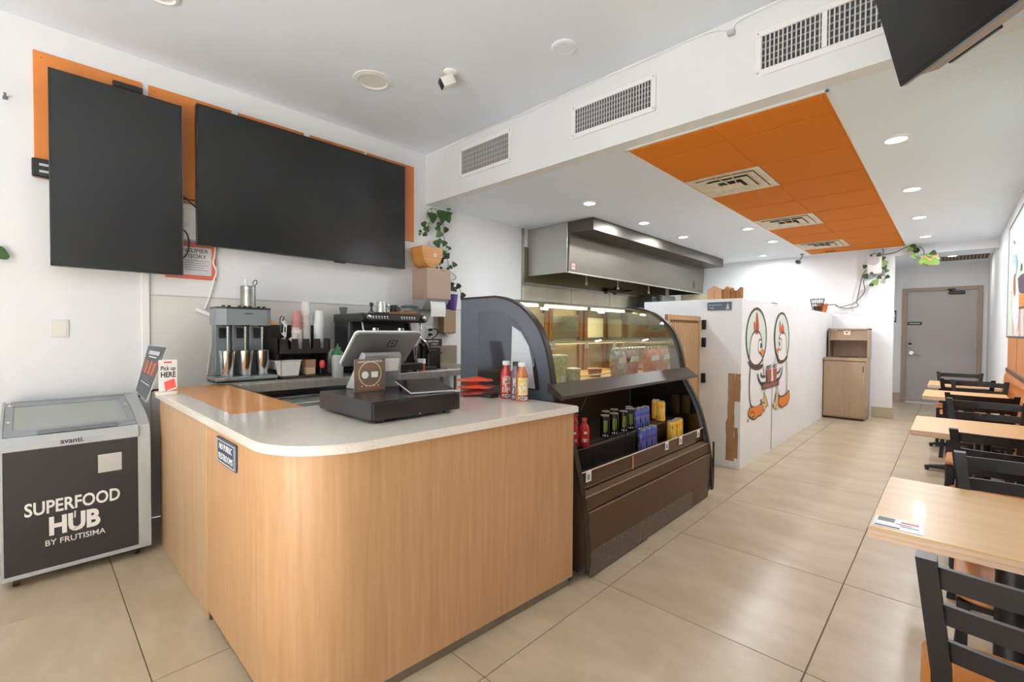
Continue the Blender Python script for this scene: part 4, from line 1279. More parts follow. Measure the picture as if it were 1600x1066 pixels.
CANG = mat('can_green', (196, 240, 96), 0.4)
def claw(t, x, y, z, r, h):
    m = MB()
    for k, (d, zz) in enumerate(((-0.30, 0.30), (0.0, 0.26), (0.30, 0.33))):
        strip(m, x, y, r + 0.0006, math.radians(-50) + d, 0.085, z + h * zz, z + h * 0.80)
    m.build('claw_mark', CANG, t)
    m = MB()
    strip(m, x, y, r + 0.0006, math.radians(-50), 1.1, z + h * 0.13, z + h * 0.19)
    m.build('white_line', LITE, t)


CANB = mat('can_black', (18, 19, 18), 0.3, 0.3)
BLK = 'black energy drink cans with green claw marks'
spots = [(-1.69, 2.685, 'front left black can with green claws'), (-1.69, 2.80, 'second black can with green claws from the left, nearest the glass'),
         (-1.775, 2.83, 'black can with green claws in the second row, left'), (-1.69, 2.93, 'third black can with green claws in the front row'),
         (-1.775, 2.945, 'black can with green claws in the second row, middle'), (-1.70, 3.04, 'black can with green claws touching the blue cans')]
for (x, y, lb) in spots:
    can('energy_can', x, y, 0.601, 0.033, 0.157, CANB, lb, BLK, claw)

CANBL = mat('can_blue', (78, 86, 170), 0.3, 0.2, (128, 140, 206), (40, 40, 22), 3, (0.4, 0.6))
def bull(t, x, y, z, r, h):
    m = MB()
    strip(m, x, y, r + 0.0006, math.radians(-50), 1.9, z + h * 0.40, z + h * 0.54)
    m.build('red_band', RED, t)
    m = MB()
    strip(m, x, y, r + 0.0006, math.radians(-50), 1.9, z + h * 0.05, z + h * 0.32)
    m.build('silver_band', mat('can_silver', (196, 202, 216), 0.3, 0.4), t)


for (x, y, lb) in ((-1.70, 3.125, 'rear left slim blue can beside the black cans'), (-1.78, 3.17, 'slim blue can at the very back of the step'), (-1.70, 3.20, 'rear middle slim blue can on the step'), (-1.70, 3.275, 'rear right slim blue can on the step')):
    can('slim_can', x, y, 0.601, 0.03, 0.15, CANBL, lb, 'slim blue cans on the rear step', bull)
for (x, y, lb) in ((-1.60, 3.03, 'front left slim blue can on the lower deck'), (-1.60, 3.115, 'front middle slim blue can on the lower deck'), (-1.60, 3.20, 'front right slim blue can on the lower deck')):
    can('slim_can', x, y, 0.459, 0.03, 0.168, CANBL, lb, 'slim blue cans on the lower deck', bull)

CANY = mat('can_yellow', (240, 178, 40), 0.35, 0, (246, 214, 110), (30, 30, 18), 3, (0.35, 0.6))
def lemon(t, x, y, z, r, h):
    m = MB(); strip(m, x, y, r + 0.0006, math.radians(-50), 1.3, z + h * 0.62, z + h * 0.85)
    m.build('dark_print', mat('print_olive', (90, 84, 30), 0.5, 0, (240, 178, 40), (120, 120, 80), 2, (0.45, 0.55)), t)
    m = MB(); strip(m, x, y, r + 0.0006, math.radians(-50), 1.7, z + h * 0.10, z + h * 0.32)
    m.build('pale_band', mat('print_pale', (244, 230, 170), 0.5), t)
    m = MB(); strip(m, x, y, r + 0.0006, math.radians(-50), 1.7, z + h * 0.46, z + h * 0.56)
    m.build('orange_band', mat('print_orange', (226, 120, 40), 0.5), t)


for (x, y, z, lb) in ((-1.695, 3.525, 0.601, 'yellow can standing forward on the rear step'), (-1.765, 3.58, 0.601, 'yellow can half behind another on the rear step'),
                      (-1.585, 3.485, 0.459, 'left of the front yellow cans on the lower deck'), (-1.585, 3.565, 0.459, 'middle front yellow can on the lower deck'), (-1.60, 3.65, 0.459, 'right front yellow can near the end glass')):
    can('iced_tea_can', x, y, z, 0.034, 0.163, CANY, lb, 'yellow cans in the case', lemon)

REDB = mat('bottle_red', (186, 36, 42), 0.25, 0, (206, 60, 60), (20, 20, 20))
def redbottle(x, y, z, label):
    t = thing('red_bottle', label, 'bottle', (x, y, z), 'red drinks at the counter end of the case')
    MB().lathe([(0, 0), (0.03, 0), (0.034, 0.008), (0.034, 0.05), (0.031, 0.07), (0.034, 0.10), (0.028, 0.13), (0.014, 0.15), (0.013, 0.165), (0, 0.165)], (x, y, z), 16).build('body', REDB, t, True)
    MB().lathe([(0, 0.16), (0.016, 0.16), (0.016, 0.178), (0, 0.178)], (x, y, z), 14).build('cap', mat('cap_red', (200, 60, 60), 0.4), t)
    m = MB(); strip(m, x, y, 0.0345, math.radians(-45), 1.0, z + 0.035, z + 0.055); strip(m, x, y, 0.0345, math.radians(-40), 0.6, z + 0.085, z + 0.10)
    m.build('white_script', LITE, t)


redbottle(-1.66, 2.40, 0.601, 'red bottle nearest the black cans, fully in view')
redbottle(-1.70, 2.34, 0.601, 'red bottle partly behind the counter end')
t = thing('red_carton', 'red carton stacked behind the red bottles by the counter end', 'carton', (-1.79, 2.42, 0.601))
B(-1.83, 2.38, 0.601, -1.75, 2.46, 0.78, 0.003).build('box', mat('carton_red', (188, 54, 44), 0.45, 0, (226, 190, 180), (40, 40, 40), 3, (0.35, 0.5)), t)
B(-1.832, 2.378, 0.775, -1.748, 2.462, 0.785, 0.002).build('top_flap', mat('carton_flap', (150, 40, 34), 0.5), t)

# black wire basket on the lower deck
t = thing('wire_basket', 'black mesh basket on the lower deck in front of the black cans', 'basket', (-1.56, 2.55, 0.459))
bx0, bx1, by0, by1, bz0, bz1 = -1.652, -1.585, 2.14, 2.90, 0.461, 0.618
m = MB()
for z in (bz0, bz1):
    m.tube([(bx0, by0, z), (bx1, by0, z), (bx1, by1, z), (bx0, by1, z), (bx0, by0, z)], 0.004, 6)
for (x, y) in ((bx0, by0), (bx1, by0), (bx1, by1), (bx0, by1), (bx1, 2.39)):
    m.tube([(x, y, bz0), (x, y, bz1)], 0.004, 6)
m.build('frame', BLACKM, t)
m = MB()
for k in range(1, 9):
    z = bz0 + (bz1 - bz0) * k / 9
    m.box(bx1 - 0.001, by0, z - 0.0017, bx1 + 0.001, by1, z + 0.0017).box(bx0, by0 - 0.001, z - 0.0017, bx1, by0 + 0.001, z + 0.0017)
for k in range(1, 46):
    y = by0 + (by1 - by0) * k / 46
    m.box(bx1 - 0.001, y - 0.0015, bz0, bx1 + 0.001, y + 0.0015, bz1)
m.build('mesh', BLACKM, t, kind='stuff')
B(bx0, by0, bz0, bx1 - 0.004, by1, bz0 + 0.004).build('bottom', BLACKM, t)

# snack bags hanging on the rail, boxes on the deck
def bag(y0, y1, x, c, c2, label, z0=0.984, z1=1.19):
    t = thing('snack_bag', label, 'snack bag', (x, (y0 + y1) / 2, z0), 'snack bags on the upper deck')
    n, k_ = 10, 10
    vs_, fs = [], []
    for s_ in (1, -1):
        for j in range(k_ + 1):
            for i in range(n + 1):
                u, v = i / n, j / k_
                e = (math.sin(PI * u) ** 0.5) * (math.sin(PI * min(1, v * 0.92 + 0.06)) ** 0.6) * 0.035
                top = 1.0 + 0.03 * math.sin(14 * u)
                vs_.append((x + s_ * e, y0 + (y1 - y0) * (u + 0.04 * math.sin(7 * v) * (0.5 - u)), z0 + (z1 - z0) * v * top))
    N = (n + 1) * (k_ + 1)
    for j in range(k_):
        for i in range(n):
            a = j * (n + 1) + i
            fs.append((a, a + 1, a + n + 2, a + n + 1)); fs.append((N + a, N + a + n + 1, N + a + n + 2, N + a + 1))
    MB().add(vs_, fs).build('pouch', mat('bag_%s_%s' % (c, c2), c, 0.35, 0, c2, (26, 26, 26), 4, (0.4, 0.6)), t, True)
    yc = (y0 + y1) / 2
    o = MB().prism([(yc - (y1 - y0) * 0.28, z0 + (z1 - z0) * 0.56), (yc + (y1 - y0) * 0.28, z0 + (z1 - z0) * 0.58), (yc + (y1 - y0) * 0.24, z0 + (z1 - z0) * 0.76), (yc - (y1 - y0) * 0.2, z0 + (z1 - z0) * 0.76)], 'X', x + 0.034, x + 0.0375)
    o.build('white_name_patch', mat('patch_cream', (232, 220, 206), 0.5), t)
    m = MB()
    for i in range(5):
        yy = y0 + (y1 - y0) * (i + 0.5) / 5
        m.tube([(x, yy - 0.012, z1), (x + 0.006, yy, z1 + 0.022), (x, yy + 0.012, z1)], 0.003, 5)
    m.build('tie_curls', mat('tie_white', (240, 236, 226), 0.3), t)


bag(2.80, 3.00, -1.72, (206, 176, 150), (150, 120, 110), 'pale see-through snack bag at the left of the bags')
bag(3.02, 3.26, -1.76, (196, 104, 44), (140, 78, 50), 'brown snack bag with a grey patch, second from left')
bag(3.27, 3.53, -1.72, (236, 116, 20), (206, 88, 14), 'bright orange snack bag with a white name patch')
bag(3.54, 3.74, -1.74, (226, 150, 96), (190, 116, 68), 'peach coloured snack bag near the end glass')
t = thing('clear_carton', 'tall clear carton of yellow snacks beside the near glass end', 'carton', (-1.76, 2.24, 0.984))
B(-1.81, 2.155, 0.985, -1.73, 2.315, 1.175, 0.004).build('box', mat('carton_yellow', (236, 216, 150), 0.3, 0, (190, 168, 90), (60, 60, 40), 4, (0.4, 0.6)), t)
B(-1.812, 2.153, 1.165, -1.728, 2.317, 1.178, 0.002).build('lid', mat('carton_lid', (244, 240, 224), 0.3), t)
B(-1.7297, 2.25, 1.0, -1.7285, 2.30, 1.05).build('tag', PAPER, t)
t = thing('clear_carton', 'short clear carton right of the tall yellow one', 'carton', (-1.72, 2.36, 0.984))
B(-1.76, 2.325, 0.985, -1.69, 2.40, 1.09, 0.004).build('box', mat('carton_tan', (214, 190, 150), 0.3, 0, (176, 150, 110), (60, 60, 40), 4, (0.4, 0.6)), t)
B(-1.762, 2.323, 1.083, -1.688, 2.402, 1.093, 0.002).build('lid', mat('carton_lid', (244, 240, 224), 0.3), t)
t = thing('basket_tray', 'little brown tub standing on the deck behind the rail', 'tub', (-1.95, 2.95, 0.984))
MB().lathe([(0, 0), (0.045, 0), (0.055, 0.06), (0.05, 0.06), (0.042, 0.008), (0, 0.008)], (-1.95, 2.95, 0.984), 16).build('tub', mat('tub_brown', (120, 70, 40), 0.4), t, True)
MB().lathe([(0.05, 0.055), (0.059, 0.06), (0.05, 0.065)], (-1.95, 2.95, 0.984), 16).build('rim', mat('tub_rim', (140, 90, 54), 0.4), t, True)

# ================================================================ BENCH AND MACHINES ALONG THE LEFT WALL
BZ = 0.955
bt = thing('steel_bench', 'stainless work bench along the left wall under the wide screen', 'work bench', (-3.73, 2.1, 0))
BST = mat('bench_steel', (196, 194, 188), 0.36, 0.6, (178, 176, 170), (4, 30, 4), 3)
B(-4.02, 0.97, 0.915, -3.43, 3.32, BZ, 0.004).build('bench_top', BST, bt)
B(-3.445, 0.97, 0.895, -3.43, 3.32, 0.92).build('front_edge', BST, bt)
for (x, y) in ((-3.5, 1.02), (-3.5, 2.7), (-3.5, 3.25), (-3.97, 1.02), (-3.97, 3.25)):
    MB().cyl((x, y, 0.0), (x, y, 0.915), 0.02).build('leg', STEEL, bt)
B(-4.0, 1.0, 0.25, -3.64, 3.28, 0.27).build('undershelf', STEEL, bt)

ub = thing('ice_well', 'steel bin with a curved black band below the bench', 'ice bin', (-3.3, 1.75, 0))
pr = [(-3.62, 0.05), (-3.62, 0.83), (-3.40, 0.83)] + [(-3.40 + 0.28 * math.sin(a), 0.55 + 0.28 * math.cos(a)) for a in [PI / 2 * k / 8 for k in range(1, 9)]] + [(-3.12, 0.05)]
MB().prism(pr, 'Y', 1.05, 2.5).build('body', mat('bin_steel', (150, 152, 152), 0.35, 0.5), ub, True)
cv = [(-3.62, 0.832), (-3.40, 0.832)] + [(-3.40 + 0.282 * math.sin(a), 0.55 + 0.282 * math.cos(a)) for a in [PI / 2 * k / 8 for k in range(1, 9)]]
MB().sheet(cv, 'Y', 1.62, 1.70, 0.012).build('band', mat('band_dark', (44, 46, 48), 0.4), ub, True)
B(-3.60, 1.10, 0.834, -3.42, 2.45, 0.845, 0.003).build('lid', mat('bin_lid', (146, 150, 152), 0.3, 0.8), ub)
MB().tube([(-3.24, 1.2, 0.80), (-3.22, 1.2, 0.82), (-3.22, 1.5, 0.82), (-3.24, 1.5, 0.80)], 0.008, 6).build('handle', CHROME, ub)

# triple spindle drink mixer
mx = thing('drink_mixer', 'grey three-spindle milkshake mixer on the left end of the bench', 'mixer', (-3.78, 1.06, BZ))
MIXG = mat('mixer_grey', (118, 124, 128), 0.38)
B(-3.86, 0.865, BZ + 0.012, -3.60, 1.265, 0.992, 0.006, 2).build('base', mat('mixer_base', (164, 166, 166), 0.3, 0.5), mx)
B(-3.85, 0.875, BZ, -3.615, 1.255, BZ + 0.014).build('base_foot', BLACK, mx)
for k in range(3):
    y = 0.905 + k * 0.112
    B(-3.86, y, 0.99, -3.775, y + 0.1, 1.36, 0.008).build('column', MIXG, mx)
    B(-3.775, y + 0.025, 1.26, -3.771, y + 0.07, 1.335).build('column_window', BLACK, mx)
    MB().cyl((-3.68, y + 0.055, 1.36), (-3.68, y + 0.055, 1.345), 0.03).build('spindle_collar', BLACKM, mx)
    MB().cyl((-3.68, y + 0.055, 1.35), (-3.68, y + 0.055, 1.05), 0.0065).lathe([(0, 0), (0.016, 0.002), (0.016, 0.006), (0, 0.008)], (-3.68, y + 0.055, 1.05), 10).build('spindle', CHROME, mx)
hp = [(-3.83, 0.887), (-3.67, 0.887), (-3.625, 0.94), (-3.625, 1.20), (-3.645, 1.232), (-3.83, 1.232)]
MB().prism(hp, 'Z', 1.355, 1.468).build('head', MIXG, mx)
MB().prism(hp, 'Z', 1.468, 1.482).build('head_top', mat('mixer_black', (36, 38, 40), 0.4), mx)
for k, y in enumerate((0.93, 0.965, 1.03, 1.065, 1.10, 1.155, 1.19)):
    MB().cyl((-3.66, y, 1.482), (-3.66, y, 1.493), 0.011).build('switch_knob', BLACK, mx)
B(-3.6245, 1.055, 1.432, -3.623, 1.105, 1.442).build('badge', mat('badge_dark', (60, 64, 68), 0.4), mx)
for k, y in enumerate((0.935, 1.05, 1.165)):
    t = thing('mixing_cup', ('left', 'middle', 'right')[k] + ' steel mixing cup under the three-spindle mixer', 'cup', (-3.68, y + 0.022, 0.993), 'steel mixing cups')
    MB().lathe([(0, 0), (0.036, 0), (0.038, 0.006), (0.051, 0.178), (0.049, 0.178), (0.036, 0.008), (0, 0.008)], (-3.68, y + 0.022, 0.993), 22).build('cup_wall', CHROME, t, True)
    MB().lathe([(0.0495, 0.177), (0.0525, 0.180), (0.0495, 0.183)], (-3.68, y + 0.022, 0.993), 22).build('rim', CHROME, t, True)
t = thing('steel_canister', 'tall steel canister on top of the drink mixer', 'canister', (-3.74, 1.11, 1.482))
MB().lathe([(0, 0), (0.05, 0), (0.05, 0.155), (0.047, 0.155), (0.047, 0.006), (0, 0.006)], (-3.74, 1.11, 1.483), 24).build('wall', STEEL, t, True)
MB().lathe([(0.047, 0.152), (0.054, 0.156), (0.047, 0.160)], (-3.74, 1.11, 1.483), 24).build('rim', CHROME, t, True)
t = thing('spatula', 'white handle sticking up out of the steel canister', 'utensil', (-3.74, 1.10, 1.49))
MB().tube([(-3.74, 1.11, 1.49), (-3.745, 1.10, 1.60), (-3.75, 1.095, 1.685), (-3.75, 1.094, 1.70)], [0.008, 0.011, 0.015, 0.008], 10).build('handle', WHITE, t, True)
MB().lathe([(0.009, 0), (0.013, 0.006), (0, 0.016)], (-3.75, 1.094, 1.698), 10).build('end_cap', WHITE, t)
t = thing('whisk', 'thin wire loop leaning out of the steel canister', 'utensil', (-3.73, 1.13, 1.49))
MB().tube([(-3.73, 1.12, 1.49), (-3.73, 1.145, 1.645)], 0.004, 6).build('shaft', BLACKM, t)
MB().tube(smoothpath([(-3.73, 1.145, 1.645), (-3.73, 1.14, 1.67), (-3.73, 1.158, 1.69), (-3.73, 1.168, 1.672), (-3.73, 1.15, 1.645)], 4), 0.003, 6).build('loop', BLACKM, t)

# cup and condiment organiser
og = thing('cup_organizer', 'black cup and condiment organiser between mixer and coffee machine', 'organizer', (-3.8, 1.44, BZ))
OB = mat('organizer_black', (42, 38, 37), 0.4)
for y in (1.276, 1.66):
    MB().prism([(-3.97, BZ), (-3.97, 1.362), (-3.82, 1.362), (-3.80, 1.26), (-3.625, 1.255), (-3.625, 1.16), (-3.66, 1.15), (-3.66, 0.985), (-3.60, 0.975), (-3.60, BZ)], 'Y', y, y + 0.012).build('side', OB, og)
B(-3.97, 1.288, BZ, -3.955, 1.66, 1.36).build('back', OB, og)
B(-3.97, 1.276, BZ, -3.60, 1.672, BZ + 0.016).build('floor_tray', OB, og)
B(-3.96, 1.288, 1.14, -3.64, 1.66, 1.152).build('middle_shelf', OB, og)
B(-3.835, 1.288, 1.152, -3.822, 1.66, 1.362).build('riser', OB, og)
top, bot = 1.255, 1.145
face = [(1.276, bot), (1.672, bot), (1.672, top)]
for yc in (1.61, 1.525, 1.44, 1.36):
    face += [(yc + 0.018, top), (yc + 0.014, 1.185), (yc, 1.17), (yc - 0.014, 1.185), (yc - 0.018, top)]
face += [(1.276, top)]
MB().prism(face, 'X', -3.635, -3.625).build('front_tier', OB, og)
B(-3.645, 1.30, 0.972, -3.637, 1.307, 1.14).build('divider', ACRYL, og)
B(-3.645, 1.56, 0.972, -3.637, 1.567, 1.14).build('divider', ACRYL, og)

CUPW = mat('paper_cup_white', (228, 224, 220), 0.5, 0, (206, 202, 198), (20, 20, 20))
CUPR = mat('paper_cup_rose', (176, 118, 112), 0.5)
CUPC = mat('clear_cup', (214, 218, 220), 0.25)
def cup_proto(nm, m_, r0, r1, h):
    o = MB().lathe([(0, h), (r1, h), (r1 + 0.0012, h - 0.002), (r0, 0.004), (r0 + 0.0025, 0.002), (r0 + 0.002, 0), (r0 - 0.001, 0.0)], (0, 0, 0), 18).build(nm, m_, None, True)
    return o


ORD = ('top', 'second', 'third', 'fourth', 'fifth', 'sixth', 'seventh', 'eighth', 'ninth', 'tenth', 'eleventh', 'twelfth', 'thirteenth', 'fourteenth', 'fifteenth', 'sixteenth', 'seventeenth')


def cup_stack(nm, m_, x, y, z, n, step, r0, r1, h, label, group):
    p = cup_proto(nm, m_, r0, r1, h)
    for k in range(n):
        o = p if k == 0 else p.copy()
        if k: C.objects.link(o)
        o.location = (x + rr.uniform(-0.001, 0.001), y + rr.uniform(-0.001, 0.001), z + k * step)
        j = n - 1 - k
        tag(o, label + (', topmost' if j == 0 else ', lowest' if k == 0 else ', %s from its top' % ORD[j]), 'cup', group)


cup_stack('paper_cup', CUPW, -3.70, 1.44, 1.153, 13, 0.013, 0.038, 0.026, 0.09, 'white paper cup nested in the front stack topped by rose cups', 'white cups of the front stack')
cup_stack('rose_cup', CUPR, -3.70, 1.44, 1.153 + 13 * 0.013 + 0.006, 5, 0.014, 0.036, 0.026, 0.085, 'rose-coloured cup on top of the front white stack', 'rose cups on the front stack')
cup_stack('tall_cup', CUPW, -3.74, 1.522, 1.153, 16, 0.019, 0.040, 0.028, 0.11, 'white cup in the tallest stack of the black organiser', 'cups of the tallest stack')
cup_stack('clear_cup', CUPC, -3.70, 1.615, 1.153, 16, 0.0145, 0.039, 0.028, 0.11, 'frosted clear cup in the stack at the organiser\'s right end', 'clear cups of the right stack')
cup_stack('lid_cup', PAPER, -3.89, 1.66 - 0.05, 1.153, 12, 0.018, 0.034, 0.026, 0.10, 'white cup in the rear stack near the right end', 'white cups of the rear stack')
cup_stack('small_rose_cup', CUPR, -3.89, 1.50, 1.30, 4, 0.012, 0.030, 0.022, 0.07, 'small rose cup left of the tallest stack', 'small rose cups in the rear tier')
# plastic cutlery in the left pocket
for k in range(11):
    y = 1.325 + 0.006 * k + rr.uniform(-0.003, 0.003)
    x = -3.66 - 0.005 * (k % 3)
    z = 1.20 + 0.11 * (k % 2) + 0.02 * (k % 3)
    if k >= 4: y += 0.035; z = 1.175 + 0.02 * k * 0.3
    o = MB().tube([(x, y, z - 0.04), (x + 0.004, y + 0.003, z + 0.03), (x + 0.008, y + rr.uniform(-0.01, 0.01), z + 0.06)], [0.004, 0.0035, 0.015], 7).build('plastic_spoon', WHITE, None, True)
    tag(o, 'white plastic cutlery piece bunched in the left pocket of the organiser', 'cutlery', 'plastic cutlery in the organiser')
t = thing('tongs', 'thin dark hook-ended tongs above the white cutlery', 'tongs', (-3.7, 1.32, 1.3))
MB().tube(smoothpath([(-3.70, 1.325, 1.30), (-3.70, 1.318, 1.37), (-3.70, 1.318, 1.41), (-3.70, 1.332, 1.43)], 4), 0.004, 6).build('arm', BLACKM, t)
MB().tube(smoothpath([(-3.70, 1.328, 1.30), (-3.70, 1.332, 1.37), (-3.70, 1.345, 1.425)], 4), 0.004, 6).build('arm', BLACKM, t)
t = thing('orange_packet', 'crumpled orange packet on the organiser\'s top left corner', 'packet', (-3.88, 1.28, 1.362))
MB().add([(-3.93, 1.235, 1.363), (-3.84, 1.235, 1.363), (-3.84, 1.34, 1.363), (-3.93, 1.34, 1.363), (-3.90, 1.26, 1.39), (-3.86, 1.30, 1.415), (-3.88, 1.33, 1.385)],
         [(0, 1, 4), (1, 5, 4), (1, 2, 5), (2, 6, 5), (2, 3, 6), (3, 4, 6), (3, 0, 4), (4, 5, 6), (0, 3, 2, 1)]).build('wrapper', mat('packet_orange', (226, 160, 60), 0.4), t)
MB().box(-3.87, 1.27, 1.393, -3.855, 1.285, 1.41).build('fold', mat('packet_orange', (226, 160, 60), 0.4), t)
t = thing('white_tub', 'white plastic tub in the lower bay of the organiser', 'tub', (-3.74, 1.36, BZ + 0.016))
MB().prism([(1.285, 0.973), (1.435, 0.973), (1.455, 1.085), (1.265, 1.085)], 'X', -3.83, -3.655).build('tub', WHITE, t)
MB().box(-3.835, 1.26, 1.083, -3.648, 1.46, 1.092, 0.003).build('rim', TRIMW, t)
t = thing('stick_box', 'tan open box of stir sticks in the organiser', 'box', (-3.72, 1.53, BZ + 0.016))
B(-3.78, 1.495, 1.03, -3.66, 1.575, 1.09, 0.002).build('box', KRAFT, t)
B(-3.785, 1.50, 0.972, -3.66, 1.57, 1.03, 0.004).build('tray', mat('tray_cream', (214, 184, 150), 0.5), t)
t = thing('red_packet', 'small red and white packet at the organiser\'s right', 'packet', (-3.70, 1.635, BZ + 0.016))
MB().lathe([(0, 0), (0.02, 0.0), (0.026, 0.03), (0.016, 0.06), (0, 0.06)], (-3.68, 1.632, 1.02), 10).build('packet', mat('packet_red', (216, 70, 60), 0.4), t, True)
B(-3.72, 1.60, 0.972, -3.64, 1.655, 1.02, 0.004).build('rest', BLACK, t)
t = thing('syrup_bottle', 'clear bottle with a green pointed cap before the coffee machine', 'bottle', (-3.52, 1.68, BZ))
MB().lathe([(0, 0), (0.04, 0), (0.042, 0.008), (0.046, 0.16), (0.042, 0.175), (0, 0.175)], (-3.50, 1.675, BZ), 20).build('body', mat('bottle_milky', (176, 178, 178), 0.15), t, True)
MB().lathe([(0, 0.175), (0.046, 0.175), (0.044, 0.19), (0.028, 0.21), (0.012, 0.225), (0.008, 0.26), (0, 0.262)], (-3.50, 1.675, BZ), 18).build('cap', mat('cap_green', (34, 104, 58), 0.35), t, True)
MB().tube(smoothpath([(-3.5, 1.632, BZ + 0.15), (-3.5, 1.61, BZ + 0.19), (-3.5, 1.628, BZ + 0.215), (-3.5, 1.65, BZ + 0.20)], 4), 0.004, 6).build('strap', SILVERP, t)

# coffee machine
em = thing('coffee_machine', 'black two-group espresso machine on the bench', 'coffee machine', (-3.7, 2.15, BZ))
ey0, ey1 = 1.875, 2.46
EB = mat('espresso_black', (38, 38, 38), 0.3)
B(-3.98, ey0, 0.99, -3.70, ey1, 1.40, 0.008).build('body', EB, em)
B(-3.98, ey0 - 0.01, 1.395, -3.47, ey1 + 0.01, 1.466, 0.006).build('head', EB, em)
m = MB().prism([(-3.47, 1.395), (-3.43, 1.41), (-3.445, 1.455), (-3.47, 1.466)], 'Y', ey0 - 0.02, ey1 + 0.02)
m.build('control_bar', EB, em)
B(-3.98, ey0, 0.975, -3.46, ey1, 1.03, 0.006).build('drip_base', EB, em)
B(-3.69, ey0 + 0.02, 1.03, -3.47, ey1 - 0.02, 1.036).build('drip_grate', STEEL, em)
for y in (ey0 + 0.002, ey1 - 0.02):
    MB().prism([(-3.70, 1.03), (-3.56, 1.03), (-3.66, 1.395), (-3.70, 1.395)], 'Y', y, y + 0.018).build('side_frame', EB, em)
B(-3.96, ey0 - 0.004, 1.03, -3.72, ey0, 1.36, 0.002).build('side_plate', mat('espresso_gloss', (26, 26, 27), 0.12), em)
B(-3.95, ey0 - 0.0055, 1.10, -3.85, ey0 - 0.004, 1.175).build('side_sticker', mat('sticker_pale', (206, 206, 212), 0.5), em)
for s_ in (0, 1):
    yb = ey0 + 0.07 + s_ * 0.27
    m = MB()
    for i in range(6):
        for j in range(2):
            y = yb + i * 0.026
            m.box(-3.4395 + j * -0.0035, y, 1.418 + j * 0.016, -3.4345 + j * -0.0035, y + 0.012, 1.428 + j * 0.016)
    m.build('button_row', LITE, em, kind='stuff')
    yg = ey0 + 0.165 + s_ * 0.25
    MB().lathe([(0, 0), (0.03, 0), (0.034, 0.05), (0.034, 0.085), (0, 0.085)], (-3.57, yg, 1.26), 16).build('group_head', CHROME, em, True)
    MB().cyl((-3.57, yg, 1.25), (-3.57, yg, 1.28), 0.034).cyl((-3.54, yg, 1.265), (-3.44, yg, 1.25), 0.011).build('portafilter', BLACKM, em)
    B(-3.60, yg - 0.035, 1.16, -3.53, yg + 0.035, 1.235, 0.006).build('spout_guard', mat('guard_chrome', (206, 204, 190), 0.2, 0.8), em)
for y, sgn in ((ey0 + 0.01, 1), (ey1 - 0.01, -1)):
    MB().tube(smoothpath([(-3.50, y, 1.40), (-3.485, y, 1.33), (-3.48, y + 0.03 * sgn, 1.28), (-3.45, y - 0.03 * sgn, 1.22), (-3.44, y - 0.05 * sgn, 1.17)], 5), 0.007, 8).build('steam_wand', CHROME, em, True)
    MB().lathe([(0.0, 0.0), (0.028, 0.0), (0.028, 0.022), (0.0, 0.026)], (-3.44, y + 0.015 * sgn, 1.43), 16, 'X').build('steam_knob', BLACK, em, True)
    MB().lathe([(0.019, 0.0255), (0.022, 0.0275), (0.019, 0.029)], (-3.44, y + 0.015 * sgn, 1.43), 16, 'X').build('knob_ring', CHROME, em, True)
for (x, y) in ((-3.93, ey0 + 0.05), (-3.93, ey1 - 0.05), (-3.52, ey0 + 0.05), (-3.52, ey1 - 0.05)):
    MB().cyl((x, y, BZ), (x, y, 0.978), 0.02).build('foot', BLACK, em)
TZ = 1.467
t = thing('grey_cup', 'small dark grey cup alone on the left of the coffee machine', 'cup', (-3.93, 1.93, TZ))
MB().lathe([(0, 0), (0.026, 0), (0.036, 0.06), (0.033, 0.06), (0.024, 0.006), (0, 0.006)], (-3.93, 1.935, TZ), 18).build('wall', GREYP, t, True)
MB().lathe([(0.033, 0.058), (0.037, 0.061), (0.033, 0.063)], (-3.93, 1.935, TZ), 18).build('rim', GREYP, t, True)
t = thing('steel_pitcher', 'shiny steel milk pitcher on top of the coffee machine', 'pitcher', (-3.70, 2.17, TZ))
MB().lathe([(0, 0), (0.045, 0), (0.046, 0.05), (0.042, 0.115), (0.039, 0.115), (0.041, 0.006), (0, 0.006)], (-3.72, 2.19, TZ), 22).build('wall', CHROME, t, True)
MB().tube(smoothpath([(-3.72, 2.233, TZ + 0.09), (-3.72, 2.265, TZ + 0.08), (-3.72, 2.262, TZ + 0.03), (-3.72, 2.234, TZ + 0.02)], 5), 0.006, 8).build('handle', CHROME, t, True)
t = thing('dark_tray', 'low dark tray on the coffee machine beneath the pitchers', 'tray', (-3.72, 2.16, TZ))
B(-3.83, 2.06, TZ, -3.66, 2.33, TZ + 0.004, 0.001).build('tray', BLACK, t)
B(-3.662, 2.06, TZ, -3.655, 2.33, TZ + 0.018).build('lip', BLACK, t)
t = thing('black_pitcher', 'small black milk pitcher beside the steel one', 'pitcher', (-3.66, 2.30, TZ))
MB().lathe([(0, 0), (0.036, 0), (0.040, 0.04), (0.034, 0.085), (0.031, 0.085), (0.033, 0.006), (0, 0.006)], (-3.70, 2.31, TZ + 0.004), 20).build('wall', BLACKM, t, True)
MB().tube(smoothpath([(-3.70, 2.345, TZ + 0.07), (-3.70, 2.37, TZ + 0.06), (-3.70, 2.365, TZ + 0.025), (-3.70, 2.345, TZ + 0.02)], 5), 0.005, 8).build('handle', BLACKM, t, True)
t = thing('coffee_tamper', 'small dark knobbed tamper at the machine\'s front left corner', 'tamper', (-3.62, 2.07, TZ))
MB().lathe([(0, 0), (0.026, 0), (0.026, 0.018), (0.009, 0.03), (0.009, 0.06), (0.017, 0.075), (0.015, 0.095), (0, 0.1)], (-3.62, 2.035, TZ), 16).build('tamper', BLACKM, t, True)
MB().lathe([(0.024, 0.001), (0.0275, 0.006), (0.0275, 0.016), (0.024, 0.019)], (-3.62, 2.035, TZ), 16).build('foot_ring', CHROME, t, True)
